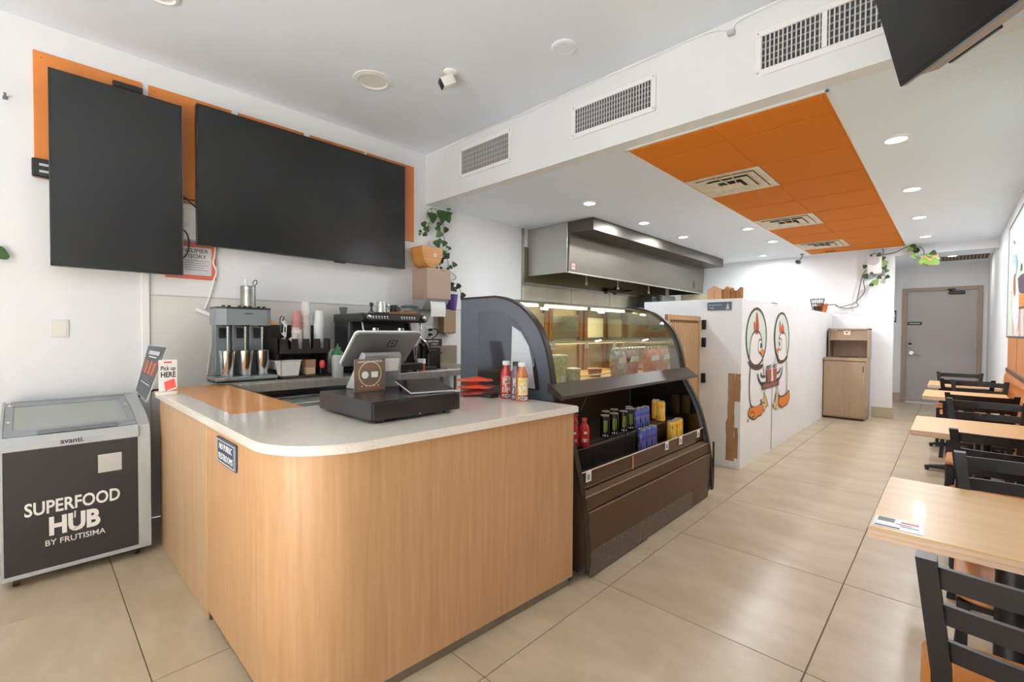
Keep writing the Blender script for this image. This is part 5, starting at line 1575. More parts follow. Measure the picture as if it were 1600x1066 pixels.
t = thing('clear_jar', 'wide clear jar with a dark lid and tan contents', 'jar', (-3.66, 2.47, TZ))
MB().lathe([(0.075, 0), (0.075, 0.075)], (-3.70, 2.475, TZ), 22).build('jar_wall', CLEAR, t, True)
MB().lathe([(0, 0.075), (0.085, 0.075), (0.085, 0.086), (0.05, 0.098), (0, 0.098)], (-3.70, 2.475, TZ), 22).build('lid', mat('lid_slate', (74, 82, 86), 0.3), t, True)
MB().lathe([(0, 0.002), (0.06, 0.002), (0.055, 0.035), (0.02, 0.045), (0, 0.045)], (-3.70, 2.475, TZ), 12).build('contents', mat('jar_tan', (216, 170, 120), 0.6, 0, (180, 120, 70), (60, 60, 60)), t, True)
t = thing('knock_box', 'brown wooden strip along the front of the machine\'s top', 'tray', (-3.55, 2.3, TZ))
B(-3.60, 2.16, TZ, -3.50, 2.46, TZ + 0.012, 0.003).build('board', mat('strip_brown', (140, 92, 62), 0.5), t)
B(-3.505, 2.16, TZ + 0.008, -3.50, 2.46, TZ + 0.02).build('lip', mat('strip_brown', (140, 92, 62), 0.5), t)

# grinder right of the machine
t = thing('coffee_grinder', 'dark coffee grinder between the coffee machine and the sink', 'grinder', (-3.62, 2.62, BZ))
B(-3.74, 2.55, BZ, -3.56, 2.69, 0.985, 0.006).build('base', BLACKM, t)
MB().lathe([(0.05, 0), (0.05, 0.17), (0.06, 0.20), (0, 0.20)], (-3.66, 2.62, 0.98), 16).build('body', BLACKM, t, True)
MB().lathe([(0, 0.0), (0.065, 0.0), (0.065, 0.02), (0.03, 0.035), (0, 0.035)], (-3.66, 2.62, 1.18), 16).build('top', BLACK, t, True)
B(-3.60, 2.58, 1.11, -3.53, 2.66, 1.145, 0.006).build('dosing_head', BLACK, t)
t = thing('copper_cup', 'copper and white cup standing by the grinder', 'cup', (-3.50, 2.47, BZ))
MB().lathe([(0, 0), (0.03, 0), (0.034, 0.11), (0.031, 0.11), (0.028, 0.006), (0, 0.006)], (-3.50, 2.47, BZ), 18).build('wall', mat('copper_red', (168, 84, 58), 0.4), t, True)
MB().lathe([(0.0335, 0.07), (0.036, 0.07), (0.036, 0.112), (0.0335, 0.112)], (-3.50, 2.47, BZ), 18).build('white_band', WHITE, t, True)

# hand sink with splash guards
sk = thing('hand_sink', 'stainless hand sink with splash guards at the bench\'s right end', 'sink', (-3.8, 3.0, BZ))
B(-3.98, 2.755, BZ, -3.60, 2.763, 1.158).build('side_splash', mat('splash_dark', (110, 106, 98), 0.3, 0.9), sk)
B(-4.015, 2.763, BZ, -4.005, 3.30, 1.165).build('back_splash', STEELW, sk)
B(-4.0, 2.77, BZ - 0.002, -3.50, 3.28, BZ + 0.006, 0.002).build('basin_rim', STEELW, sk)
B(-3.95, 2.83, BZ + 0.0055, -3.6, 3.2, BZ + 0.008).build('basin', mat('basin_dark', (96, 94, 90), 0.3, 0.8), sk)
MB().tube(smoothpath([(-3.97, 3.0, BZ), (-3.97, 3.0, 1.06), (-3.93, 3.0, 1.10), (-3.86, 3.0, 1.08)], 5), 0.012, 10).build('faucet', CHROME, sk, True)
MB().lathe([(0, 0), (0.03, 0), (0.03, 0.02), (0, 0.02)], (-4.004, 2.92, 1.08), 14, 'X').build('drain_button', CHROME, sk, True)

# paper towel dispenser and the sheet hanging from it
pd = thing('towel_dispenser', 'taupe paper towel dispenser with a sheet hanging out', 'dispenser', (-3.9, 2.88, 1.55))
B(XL, 2.725, 1.645, -3.775, 3.03, 1.955, 0.006, 2).build('cover', TAUPE, pd)
MB().prism([(XL, 1.645), (-3.79, 1.645), (-3.87, 1.545), (XL, 1.545)], 'Y', 2.735, 3.02).build('chute', mat('chute_grey', (176, 178, 182), 0.35), pd)
sh = [(-3.815, 1.645), (-3.80, 1.59), (-3.792, 1.53), (-3.80, 1.47)]
MB().sheet(sh, 'Y', 2.79, 2.975, 0.0015).build('towel_sheet', PAPER, pd, True)
MB().box(-3.7755, 2.90, 1.93, -3.774, 2.96, 1.945).build('lock_label', mat('taupe_dark', (140, 112, 96), 0.5), pd)
# wooden half bowl on the dispenser
wb_ = thing('wooden_bin', 'curved wooden holder with a white badge on the towel dispenser', 'holder', (-3.88, 2.86, 1.957))
a, b = hitp(640, 386, 0, -3.97), hitp(692, 388, 0, -3.80)
yL, yR, zT = a.y + 0.03, b.y, 2.165
prw = [(yL, zT), (yR, zT - 0.002)] + [((yL + yR) / 2 + (yR - yL) / 2 * math.cos(t_), zT - 0.02 - (zT - 0.02 - 1.957) * math.sin(t_) ** 1.1) for t_ in [PI * k / 14 for k in range(1, 14)]]
MB().prism(prw, 'X', -4.0, -3.80).build('shell', wood('bin_wood', (204, 146, 80), (178, 112, 48), 'Y', 34, 0.35), wb_, True)
MB().prism([(p[0] * 0.94 + (yL + yR) / 2 * 0.06, zT + 0.001 + (0.006 if i < 2 else 0)) for i, p in enumerate(prw[:2])] + [(yR - 0.01, zT - 0.004), (yL + 0.01, zT - 0.004)], 'X', -3.99, -3.81).build('top_edge', wood('bin_wood', (204, 146, 80), (178, 112, 48), 'Y', 34, 0.35), wb_)
MB().lathe([(0, 0), (0.019, 0), (0.017, 0.004), (0, 0.005)], (-3.80, (yL + yR) / 2 + 0.03, zT - 0.075), 18, 'X').build('badge', WHITE, wb_, True)
B(-3.795, (yL + yR) / 2 + 0.02, zT - 0.078, -3.7945, (yL + yR) / 2 + 0.04, zT - 0.072).build('badge_print', mat('print_grey', (130, 132, 136), 0.6), wb_)
# soap dispenser and wall outlet, sign
t = thing('soap_dispenser', 'small taupe soap dispenser on the wall below the purple pot', 'dispenser', (-3.97, 3.15, 1.3))
B(XL, 3.055, 1.30, -3.925, 3.225, 1.555, 0.008, 2).build('cover', mat('taupe_soap', (150, 122, 96), 0.45), t)
B(-3.99, 3.08, 1.285, -3.935, 3.20, 1.30, 0.003).build('nozzle_bar', mat('taupe_pale', (190, 168, 150), 0.45), t)
t = thing('wall_outlet', 'white outlet with two black plugs above the sink', 'outlet', (XL, 2.93, 1.28))
B(XL + 0.006, 2.895, 1.255, XL + 0.012, 2.975, 1.375, 0.003).build('plate', WHITE, t)
for z in (1.285, 1.335):
    MB().box(XL + 0.012, 2.92, z - 0.014, XL + 0.045, 2.955, z + 0.014, 0.005).build('plug', BLACK, t)
MB().tube(smoothpath([(XL + 0.04, 2.945, 1.34), (XL + 0.06, 2.99, 1.345), (XL + 0.06, 3.01, 1.31), (XL + 0.05, 2.985, 1.265), (XL + 0.04, 2.95, 1.24)], 5), 0.005, 6).build('cord', BLACK, t, True)
t = thing('wash_sign', 'black wall sign about hand washing above the sink', 'sign', (-4.0, 2.96, 1.165))
B(-4.02, 2.83, 1.165, -3.985, 3.08, 1.238, 0.004).build('sign_box', BLACK, t)
text('HAND WASH', (-3.9845, 2.955, 1.205), 0.026, (0, 1, 0), (0, 0, 1), LITE, t, align='CENTER', width=0.15)
text('ONLY', (-3.9845, 2.985, 1.175), 0.024, (0, 1, 0), (0, 0, 1), LITE, t, align='CENTER', width=0.085)

# ---------------------------------------------------------------- plants
def leaf_mesh(nm, m_):
    n = 8
    L = []
    for k in range(n + 1):
        t_ = k / n
        w_ = 0.54 * math.sin(PI * min(1, t_ ** 0.72)) * (1 - 0.25 * t_)
        L.append((w_, t_))
    vs_, fs = [], []
    for (w_, t_) in L:
        dz = -0.18 * t_ * t_
        vs_ += [(-w_, t_ - 0.1 * (w_ > 0.3), 0.10 * w_ + dz), (0, t_, dz), (w_, t_ - 0.1 * (w_ > 0.3), 0.10 * w_ + dz)]
    for k in range(n):
        a = 3 * k
        fs += [(a, a + 1, a + 4, a + 3), (a + 1, a + 2, a + 5, a + 4)]
    me = bpy.data.meshes.new(nm)
    me.from_pydata(vs_, [], fs)
    me.materials.append(m_)
    me.polygons.foreach_set('use_smooth', [True] * len(me.polygons))
    return me


LM1, LM2 = leaf_mesh('leaf', LEAF), leaf_mesh('leaf_pale', LEAFY)


def leaf(p, size, ang, parent, me=None, face=None, tiltr=0.5):
    """a leaf hanging from p, seen from direction face; ang turns it in that plane (0 = tip down)"""
    o = bpy.data.objects.new('leaf', me or LM1)
    C.objects.link(o)
    f = V(face or (1, -0.6, 0.2)).normalized()
    f = (f + V((rr.uniform(-tiltr, tiltr), rr.uniform(-tiltr, tiltr), rr.uniform(-tiltr, tiltr)))).normalized()
    dn = V((0, 0, -1))
    dn = (dn - f * dn.dot(f)).normalized()
    sd = dn.cross(f)
    y = dn * math.cos(ang) + sd * math.sin(ang)
    x = y.cross(f)
    Mx = Matrix((x * size, y * size, f * size)).transposed().to_4x4()
    off = V((0, 0, 0))
    if parent is not None:
        o.parent = parent
        off = parent.location
    Mx.translation = V(p) - off - y * size * 0.4
    o.matrix_local = Mx
    return o


pv = thing('trailing_plant', 'green pothos vine climbing the wall from a purple pot', 'plant', (-3.95, 3.15, 1.556))
MB().lathe([(0, 0), (0.05, 0), (0.068, 0.165), (0.062, 0.165), (0.05, 0.03), (0, 0.03)], (-3.955, 3.185, 1.556), 20).build('pot', mat('pot_purple', (92, 56, 140), 0.4), pv, True)
MB().lathe([(0, 0.15), (0.06, 0.15), (0, 0.158)], (-3.955, 3.185, 1.556), 16).build('soil', mat('soil', (58, 44, 34), 0.9), pv)


def cp(x, y, X=-3.97): return hitp(640 + x / 6.27, 310 + y / 6.27, 0, X)


for path in ([(430, 880), (400, 800), (385, 690), (372, 600), (365, 500), (345, 420), (330, 340), (330, 260), (345, 180), (370, 120)],
             [(345, 180), (300, 130), (225, 95), (180, 120), (165, 160), (180, 200)], [(225, 95), (210, 105), (225, 150)], [(205, 220), (185, 270), (205, 300), (160, 340), (100, 345)], [(200, 200), (205, 250), (150, 240)],
             [(430, 880), (440, 840), (475, 850), (505, 930)], [(380, 690), (420, 740), (450, 760), (450, 790), (425, 800)], [(300, 440), (290, 340), (290, 250), (310, 190)], [(355, 570), (320, 600), (270, 660)]):
    MB().tube(smoothpath([cp(*p) for p in path], 5), 0.0035, 5).build('stem', VINE, pv, True)
for (x, y, s_, a) in ((225, 180, 88, 0.0), (310, 150, 80, 0.2), (370, 180, 86, -0.5), (385, 102, 34, 1.2), (395, 145, 44, 0.6), (140, 255, 50, -0.5), (168, 302, 48, 1.4), (150, 352, 40, 1.2), (105, 322, 26, -1.0), (98, 350, 22, 0.4),
                      (290, 255, 56, 0.2), (280, 295, 50, -0.6), (290, 350, 60, 0.8), (272, 440, 64, -0.4), (300, 420, 44, 0.9), (342, 440, 48, 0.3), (356, 308, 50, 0.6), (392, 490, 30, 0.6), (368, 475, 22, 0.2),
                      (332, 528, 44, 0.2), (358, 568, 54, 0.9), (378, 550, 30, 1.6), (312, 606, 48, -0.2), (288, 632, 44, -0.8), (265, 670, 36, -0.9), (308, 682, 26, 0.3), (440, 648, 50, 0.6), (402, 674, 36, 1.3), (375, 690, 22, 0.0),
                      (408, 848, 50, -0.3), (476, 862, 56, 0.7), (520, 952, 54, 0.6), (430, 890, 50, 1.2), (446, 895, 44, -1.0), (418, 880, 40, 0.2), (325, 205, 56, 0.0)):
    leaf(cp(x, y, -3.96), s_ / 6.27 * 0.0088, a, pv)
MB().tube([cp(445, 750, XL), cp(450, 770, -3.99), cp(450, 795, -3.99)], 0.004, 5).build('wall_clip', WHITE, pv)
lf = thing('plant_tip', 'single leaf of a wall vine poking in at the left picture edge', 'plant', hitp(-12, 397, 0, -4.0))
MB().tube(smoothpath([hitp(-60, 380, 0, -4.02), hitp(-40, 404, 0, -4.02), hitp(-18, 400, 0, -4.015), hitp(-6, 397, 0, -4.0)], 4), 0.004, 5).build('stem', VINE, lf)
leaf(hitp(-1, 396, 0, -3.995), 0.085, 1.1, lf, None, (1, 0.1, 0.2), 0.1)

# ================================================================ KITCHEN BEHIND THE CASE
hd = thing('range_hood', 'long stainless kitchen hood hanging under the low ceiling', 'range hood', (-3.6, 6.5, 2.05))
HY0, HY1 = 4.50, 8.66
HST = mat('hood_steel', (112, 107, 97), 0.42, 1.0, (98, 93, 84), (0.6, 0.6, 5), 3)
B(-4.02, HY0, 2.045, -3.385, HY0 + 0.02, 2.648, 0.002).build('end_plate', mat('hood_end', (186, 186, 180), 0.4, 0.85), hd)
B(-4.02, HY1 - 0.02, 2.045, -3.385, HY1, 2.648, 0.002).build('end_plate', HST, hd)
MB().prism([(-3.385, 2.045), (-3.365, 2.045), (-3.345, 2.50), (-3.345, 2.648), (-3.385, 2.648)], 'Y', HY0 + 0.003, HY1 - 0.003).build('front_plate', HST, hd)
MB().box(-3.40, HY0, 2.04, -3.36, HY1, 2.052, 0.002).build('lower_rim', mat('rim_steel', (206, 200, 188), 0.3, 0.9), hd)
for k in range(4):
    y0 = HY0 + 0.06 + k * 1.02
    f = MB().add([(-3.43, y0, 2.09), (-3.43, y0 + 0.98, 2.09), (-3.95, y0 + 0.98, 2.36), (-3.95, y0, 2.36), (-3.43, y0, 2.11), (-3.43, y0 + 0.98, 2.11), (-3.95, y0 + 0.98, 2.38), (-3.95, y0, 2.38)],
                 [(0, 3, 2, 1), (4, 5, 6, 7), (0, 1, 5, 4), (1, 2, 6, 5), (2, 3, 7, 6), (3, 0, 4, 7)]).build('filter', mat('filter_dark', (92, 82, 60), 0.4, 0.7), hd)
    m = MB()
    for i in range(12):
        y = y0 + 0.03 + i * 0.078
        m.add([(-3.425, y, 2.083), (-3.425, y + 0.04, 2.083), (-3.60, y + 0.04, 2.175), (-3.60, y, 2.175), (-3.425, y, 2.09), (-3.425, y + 0.04, 2.09), (-3.60, y + 0.04, 2.18), (-3.60, y, 2.18)],
              [(0, 3, 2, 1), (4, 5, 6, 7), (0, 1, 5, 4), (1, 2, 6, 5), (2, 3, 7, 6), (3, 0, 4, 7)])
    m.build('baffles', mat('baffle', (150, 136, 100), 0.35, 0.8), f, kind='stuff')
B(-4.0, HY0 + 0.02, 2.40, -3.39, HY1 - 0.02, 2.42).build('hood_lining', mat('filter_dark', (92, 82, 60), 0.4, 0.7), hd)
# canopy ledge running in front
B(-3.345, HY0, 2.505, -3.01, HY1, 2.647, 0.003).build('canopy_box', HST, hd)
o = B(-3.362, HY0 + 0.06, 2.085, -3.358, HY0 + 0.13, 2.155, 0.001).build('red_sticker', mat('sticker_rose', (214, 150, 146), 0.5), hd)
B(-3.3575, HY0 + 0.07, 2.115, -3.3565, HY0 + 0.12, 2.128).build('sticker_print', RED, o)
B(-3.362, 8.20, 2.12, -3.352, 8.27, 2.24, 0.003).build('switch_box', mat('switch_brown', (70, 56, 44), 0.5), hd)
for y in (5.15, 5.95, 6.9):
    MB().cyl((-3.55, y, 2.2), (-3.55, y, 1.98), 0.010).lathe([(0, 0), (0.016, 0), (0.02, 0.03), (0.01, 0.045), (0, 0.045)], (-3.55, y, 1.945), 10).build('fire_nozzle', mat('nozzle_brass', (190, 176, 150), 0.35, 0.7), hd)
for k in range(5):
    MB().lathe([(0.006, 0), (0, 0.004)], (-3.95 + k * 0.13, HY0 - 0.0, 2.07), 8, 'Y').build('rivet', SILVERP, hd)

t = thing('wall_faucet', 'dark swing faucet on the steel wall under the hood', 'faucet', (-3.95, 6.5, 1.9))
MB().lathe([(0, 0), (0.05, 0), (0.05, 0.03), (0.02, 0.05), (0, 0.05)], (-4.018, 6.35, 1.98), 14, 'X').lathe([(0, 0), (0.05, 0), (0.05, 0.03), (0.02, 0.05), (0, 0.05)], (-4.018, 6.62, 1.98), 14, 'X').build('flange', BLACKM, t, True)
MB().tube(smoothpath([(-3.96, 6.3, 1.98), (-3.94, 6.5, 1.99), (-3.94, 6.7, 1.98), (-3.92, 7.0, 2.02)], 5), 0.025, 8).build('valve_body', mat('valve_dark', (52, 42, 36), 0.35, 0.6), t, True)
MB().lathe([(0, 0), (0.035, 0), (0.03, 0.04), (0, 0.045)], (-3.93, 6.55, 2.01), 12).lathe([(0, 0), (0.035, 0), (0.03, 0.04), (0, 0.045)], (-3.93, 6.75, 2.01), 12).build('tap_handle', CHROME, t, True)
t = thing('steel_post', 'slim upright steel unit between the hood and the white partition', 'post', (-3.9, 7.6, 0))
B(-4.02, 7.42, 0, -3.75, 7.62, 1.95, 0.004).build('column', mat('post_steel', (96, 96, 94), 0.35, 0.8), t)
B(-3.76, 7.425, 1.0, -3.745, 7.615, 1.9, 0.003).build('door_face', mat('post_dark', (70, 72, 72), 0.4, 0.6), t)
t = thing('tall_fridge', 'grey steel fridge standing under the far end of the hood', 'fridge', (-3.7, 8.1, 0))
B(-4.01, 7.64, 0.05, -3.70, 8.20, 1.98, 0.006).build('cabinet', mat('fridge_steel', (128, 130, 130), 0.45, 0.6), t)
B(-3.70, 7.65, 0.1, -3.68, 8.19, 1.97, 0.004).build('fridge_door', mat('fridge_face', (150, 152, 152), 0.45, 0.5), t)
MB().cyl((-3.66, 7.72, 0.9), (-3.66, 7.72, 1.4), 0.012).build('handle', CHROME, t)

# slatted gate standing open
gx, gy0, gy1, gz0, gz1 = -1.86, 3.955, 4.70, 0.22, 1.488
gt = thing('slatted_gate', 'pale wooden slatted gate standing open at the partition', 'gate', (gx, gy1, gz0))
GW = wood('gate_wood', (206, 168, 128), (190, 150, 108), 'Z', 30, 0.45)
m = MB().box(gx - 0.016, gy0, gz0, gx + 0.016, gy0 + 0.05, gz1, 0.003).box(gx - 0.016, gy1 - 0.035, gz0, gx + 0.016, gy1, gz1, 0.003)
m.box(gx - 0.016, gy0 + 0.05, gz1 - 0.05, gx + 0.016, gy1 - 0.035, gz1, 0.003).box(gx - 0.016, gy0 + 0.05, gz0, gx + 0.016, gy1 - 0.035, gz0 + 0.06, 0.003)
m.build('gate_frame', GW, gt)
B(gx - 0.012, gy0 + 0.05, gz0 + 0.05, gx - 0.004, gy1 - 0.035, gz1 - 0.05).build('backing', mat('gate_gap', (150, 112, 76), 0.6), gt)
n = 15
for k in range(n):
    y = gy0 + 0.055 + (gy1 - gy0 - 0.095) * k / n
    MB().box(gx - 0.004, y, gz0 + 0.06, gx + 0.014, y + 0.034, gz1 - 0.075, 0.004).build('slat', GW, gt)
for z in (1.40, 1.22, 0.86, 0.36):
    o = B(-1.835, 4.695, z - 0.045, -1.795, 4.722, z + 0.05, 0.003).build('gate_hinge', BLACK, gt)
sgn = thing('staff_sign', 'small slate sign at the top of the white partition corner', 'sign', (-1.67, 4.72, 1.54))
B(-1.785, 4.712, 1.545, -1.555, 4.72, 1.625, 0.002).build('plate', mat('slate_sign', (84, 96, 110), 0.4), sgn)
text('Employees', (-1.77, 4.7115, 1.59), 0.024, (1, 0, 0), (0, 0, 1), mat('sign_pale', (196, 202, 208), 0.5), sgn, width=0.12)
text('Only', (-1.77, 4.7115, 1.56), 0.022, (1, 0, 0), (0, 0, 1), mat('sign_pale', (196, 202, 208), 0.5), sgn, width=0.05)
MB().prism([(-1.605, 1.552), (-1.575, 1.552), (-1.583, 1.60), (-1.59, 1.615)], 'Y', 4.7112, 4.712).build('white_symbol', mat('sign_pale', (196, 202, 208), 0.5), sgn)

# folded paper bags on top of the partition
for k, (x0, x1, y, hgt, c, lb) in enumerate(((-1.80, -1.66, 4.76, 0.135, (196, 152, 118), 'pale brown paper bag with a pointed top on the partition'), (-1.65, -1.585, 4.78, 0.125, (166, 116, 66), 'narrow darker paper bag in the middle on the partition'), (-1.575, -1.485, 4.77, 0.11, (150, 98, 54), 'notched brown paper bag at the partition corner'))):
    t = thing('paper_bag', lb, 'bag', ((x0 + x1) / 2, y, 1.656), 'paper bags on the partition')
    xm = (x0 + x1) / 2
    pl_ = [(x0, 1.656), (x1, 1.656), (x1, 1.656 + hgt * 0.72), (xm, 1.656 + hgt), (x0, 1.656 + hgt * 0.72)] if k != 2 else [(x0, 1.656), (x1, 1.656), (x1, 1.656 + hgt), (xm + 0.01, 1.656 + hgt * 0.7), (x0 + 0.015, 1.656 + hgt * 0.72), (x0, 1.656 + hgt)]
    MB().prism(pl_, 'Y', y - 0.02, y + 0.06).build('body', mat('bag_kraft_%d' % k, c, 0.8), t)
    B(xm - 0.002, y - 0.0215, 1.66, xm + 0.002, y - 0.0195, 1.656 + hgt * 0.68).build('crease', mat('bag_crease', (120, 78, 44), 0.8), t)
tag(MB().box(-1.56, 5.9, 1.656, -1.48, 6.05, 1.672, 0.004).build('phone_box', BLACK), 'thin dark object lying on the partition top', 'device')

# ---------------------------------------------------------------- painted hens on the partition
mu = thing('hen_mural', 'painted mural of two cartoon hens in round helmets sharing drinks', 'mural', (-1.46, 5.7, 0.9))
MX = -1.4592


def hp_(x, y):
    p = hitp(1150 + x / 5.33, 470 + y / 5.33, 0, -1.46)
    return (p.y, p.z)


_lay = [0]


def paint(name, pts, m_, close=True, sm=3):
    _lay[0] += 1
    P2 = [hp_(*p) for p in pts]
    if sm:
        c3 = [(p[0], p[1], 0) for p in P2]
        c3 = smoothpath(c3 + [c3[0]], sm)[:-1]
        P2 = [(p.x, p.y) for p in c3]
    x1 = MX + 0.00025 * _lay[0]
    bm = bmesh.new()
    vs_ = [bm.verts.new((x1, p[0], p[1])) for p in P2]
    f = bm.faces.new(vs_)
    bmesh.ops.triangulate(bm, faces=[f])
    me = MB()
    bm.verts.index_update()
    me.add([v.co.copy() for v in bm.verts], [[v.index for v in g.verts] for g in bm.faces])
    bm.free()
    return me.build(name, m_, mu)


def line(name, pts, wd_, m_=INK, sm=5):
    """painted stroke of real width wd_"""
    _lay[0] += 1
    P2 = [hp_(*p) for p in pts]
    c3 = smoothpath([(p[0], p[1], 0) for p in P2], sm) if len(P2) > 2 else [V((p[0], p[1], 0)) for p in P2]
    x1 = MX + 0.00025 * _lay[0]
    m = MB()
    vs_, fs = [], []
    n = len(c3)
    for i in range(n):
        d = (c3[min(i + 1, n - 1)] - c3[max(i - 1, 0)])
        d = d.normalized() if d.length > 1e-9 else V((1, 0, 0))
        nn_ = V((-d.y, d.x, 0)) * wd_ * 0.68
        for s_ in (1, -1):
            q_ = c3[i] + nn_ * s_
            vs_.append((x1, q_.x, q_.y))
    for i in range(n - 1):
        fs.append((2 * i, 2 * i + 2, 2 * i + 3, 2 * i + 1))
    m.add(vs_, fs)
    return m.build(name, m_, mu)


MINT, HENW, COMB, COLLAR = mat('mural_mint', (206, 222, 212), 0.6), mat('mural_white', (232, 230, 228), 0.6), mat('mural_red', (200, 84, 56), 0.6), mat('mural_brown', (78, 56, 46), 0.6)
MOR, MCUP, MPINK, MLINE, MTAN = mat('mural_orange', (222, 126, 36), 0.6), mat('mural_cup', (146, 92, 74), 0.6), mat('mural_pink', (240, 206, 196), 0.6), mat('mural_line', (66, 62, 58), 0.6), mat('mural_tan', (214, 182, 140), 0.6)
def ell(cx, cy, rx, ry, tilt=0.0, n=18): return [(cx + rx * math.cos(2 * PI * k / n) + tilt * ry * math.sin(2 * PI * k / n), cy + ry * math.sin(2 * PI * k / n)) for k in range(n)]


def hen_left():
    e = ell(167, 305, 84, 238, -0.02)
    paint('helmet', e, MINT)
    paint('head', [(112, 545), (112, 430), (122, 330), (140, 275), (168, 252), (198, 272), (214, 330), (222, 430), (222, 540), (165, 560)], HENW)
    paint('comb', [(148, 262), (145, 195), (155, 170), (162, 195), (166, 110), (176, 95), (186, 150), (190, 230), (180, 280), (160, 275)], COMB)
    paint('comb_shade', [(166, 190), (172, 120), (180, 170), (184, 240), (172, 262)], mat('mural_red_dark', (150, 58, 46), 0.6))
    line('head_outline', [(112, 545), (112, 430), (122, 330), (140, 275), (168, 252), (198, 272), (214, 330)], 0.016, MLINE)
    line('cheek_outline', [(226, 405), (222, 470), (224, 520)], 0.012, MLINE)
    paint('eye', ell(199, 380, 17, 58), HENW)
    line('eye_outline', ell(199, 380, 17, 58) + [(216, 380)], 0.011, MLINE)
    paint('pupil', ell(206, 375, 7, 24), INK)
    paint('beak', [(190, 432), (215, 402), (240, 430), (232, 448), (218, 470), (208, 452)], MOR)
    line('beak_outline', [(190, 432), (206, 446), (218, 470)], 0.012, MLINE)
    line('helmet_outline', e + [e[0]], 0.02, MLINE)
    paint('collar', [(90, 500), (128, 532), (172, 545), (222, 525), (214, 560), (172, 578), (122, 560)], COLLAR)
    line('body_back', [(118, 555), (110, 660), (109, 770), (116, 850), (132, 886), (168, 888), (206, 858), (214, 815)], 0.017, MLINE)
    line('body_front', [(222, 550), (228, 590), (230, 640)], 0.012, MLINE)
    line('wing', [(178, 610), (186, 652), (206, 690), (238, 686), (242, 676)], 0.024, MLINE)
    line('wing_feather', [(203, 602), (212, 630), (240, 632)], 0.02, MLINE)
    paint('tail_cushion', [(112, 892), (150, 886), (205, 868), (222, 905), (208, 948), (180, 962), (150, 986), (112, 972), (98, 940)], MOR)
    line('cushion_outline', [(112, 892), (98, 940), (112, 972), (150, 986), (180, 962), (208, 948), (222, 905)], 0.010, MLINE)
    line('cushion_curl', [(110, 945), (128, 925), (150, 940), (146, 965), (126, 968)], 0.008, MLINE)
    paint('small_foot', [(228, 770), (244, 790), (262, 850), (268, 880), (246, 884), (232, 930), (222, 880), (206, 850), (208, 820), (226, 830)], MTAN)
    line('foot_line', [(226, 760), (240, 800), (256, 860), (240, 890), (230, 930)], 0.009, MLINE)
    line('foot_line', [(196, 822), (214, 848), (236, 850)], 0.009, MLINE)
    line('drip', [(96, 985), (92, 1010)], 0.02, MLINE)


def hen_right():
    e = ell(376, 308, 59, 204, 0.0)
    paint('helmet', e, MINT)
    paint('head', [(347, 500), (345, 400), (350, 320), (364, 280), (384, 262), (402, 280), (412, 340), (416, 440), (412, 490), (380, 512)], HENW)
    paint('comb', [(356, 275), (354, 210), (360, 165), (366, 190), (370, 230), (378, 190), (386, 195), (396, 240), (394, 268), (384, 285), (370, 262)], COMB)
    line('head_outline', [(350, 320), (364, 280), (384, 262), (402, 280), (412, 340), (416, 440)], 0.014, MLINE)
    paint('eye', ell(362, 362, 12, 50), HENW)
    line('eye_outline', ell(362, 362, 12, 50) + [(374, 362)], 0.010, MLINE)
    paint('pupil', ell(357, 360, 4, 22), INK)
    line('brow', [(352, 330), (362, 312), (376, 330)], 0.010, MLINE)
    paint('beak', [(352, 392), (338, 398), (332, 412), (342, 428), (352, 418)], MOR)
    line('wattle', [(345, 425), (342, 450), (348, 470)], 0.010, MLINE)
    line('helmet_outline', e + [e[0]], 0.018, MLINE)
    paint('collar', [(338, 478), (362, 494), (392, 488), (420, 446), (417, 485), (388, 514), (350, 520)], COLLAR)
    line('body_back', [(414, 490), (418, 580), (419, 680), (414, 755)], 0.014, MLINE)
    line('body_base', [(344, 770), (354, 792), (374, 800), (402, 784), (436, 746)], 0.018, MLINE)
    line('wing', [(381, 548), (374, 600), (356, 642), (332, 655)], 0.020, MLINE)
    line('wing_feather', [(363, 556), (354, 590), (330, 604)], 0.018, MLINE)
    paint('tail_cushion', [(352, 802), (380, 800), (412, 778), (434, 752), (438, 800), (424, 850), (404, 872), (372, 884), (348, 864)], MOR)
    line('cushion_outline', [(434, 752), (438, 800), (424, 850), (404, 872), (372, 884), (348, 864)], 0.010, MLINE)
    paint('small_foot', [(334, 750), (344, 772), (342, 860), (346, 890), (332, 910), (322, 890), (312, 900), (304, 872), (300, 850), (316, 840), (324, 790)], MTAN)
    line('foot_line', [(340, 735), (346, 760), (338, 840), (326, 880)], 0.009, MLINE)
    line('leg_line', [(334, 690), (330, 740), (316, 830)], 0.010, MLINE)


hen_left()
hen_right()
paint('tray', [(210, 698), (350, 662), (350, 696), (212, 736)], MCUP, sm=0)
line('tray_edge', [(210, 698), (350, 662), (350, 696), (212, 736), (210, 698)], 0.008, MLINE, 1)
paint('left_cup', [(244, 580), (282, 568), (276, 676), (252, 684)], MCUP, sm=0)
paint('right_cup', [(298, 566), (330, 560), (326, 662), (302, 670)], mat('mural_cup_red', (168, 86, 64), 0.6), sm=0)
paint('straw_light', [(284, 560), (296, 558), (300, 668), (280, 672)], MPINK, sm=0)
line('cup_lid', [(244, 548), (284, 538), (282, 556), (246, 566), (244, 548)], 0.010, MLINE, 1)
line('cup_lid', [(300, 540), (330, 526), (330, 546), (302, 556), (300, 540)], 0.010, MLINE, 1)
line('straw', [(318, 524), (316, 468)], 0.010, MLINE)
line('body_line', [(234, 735), (230, 770)], 0.010, MLINE)
line('body_line', [(338, 698), (336, 735)], 0.010, MLINE)

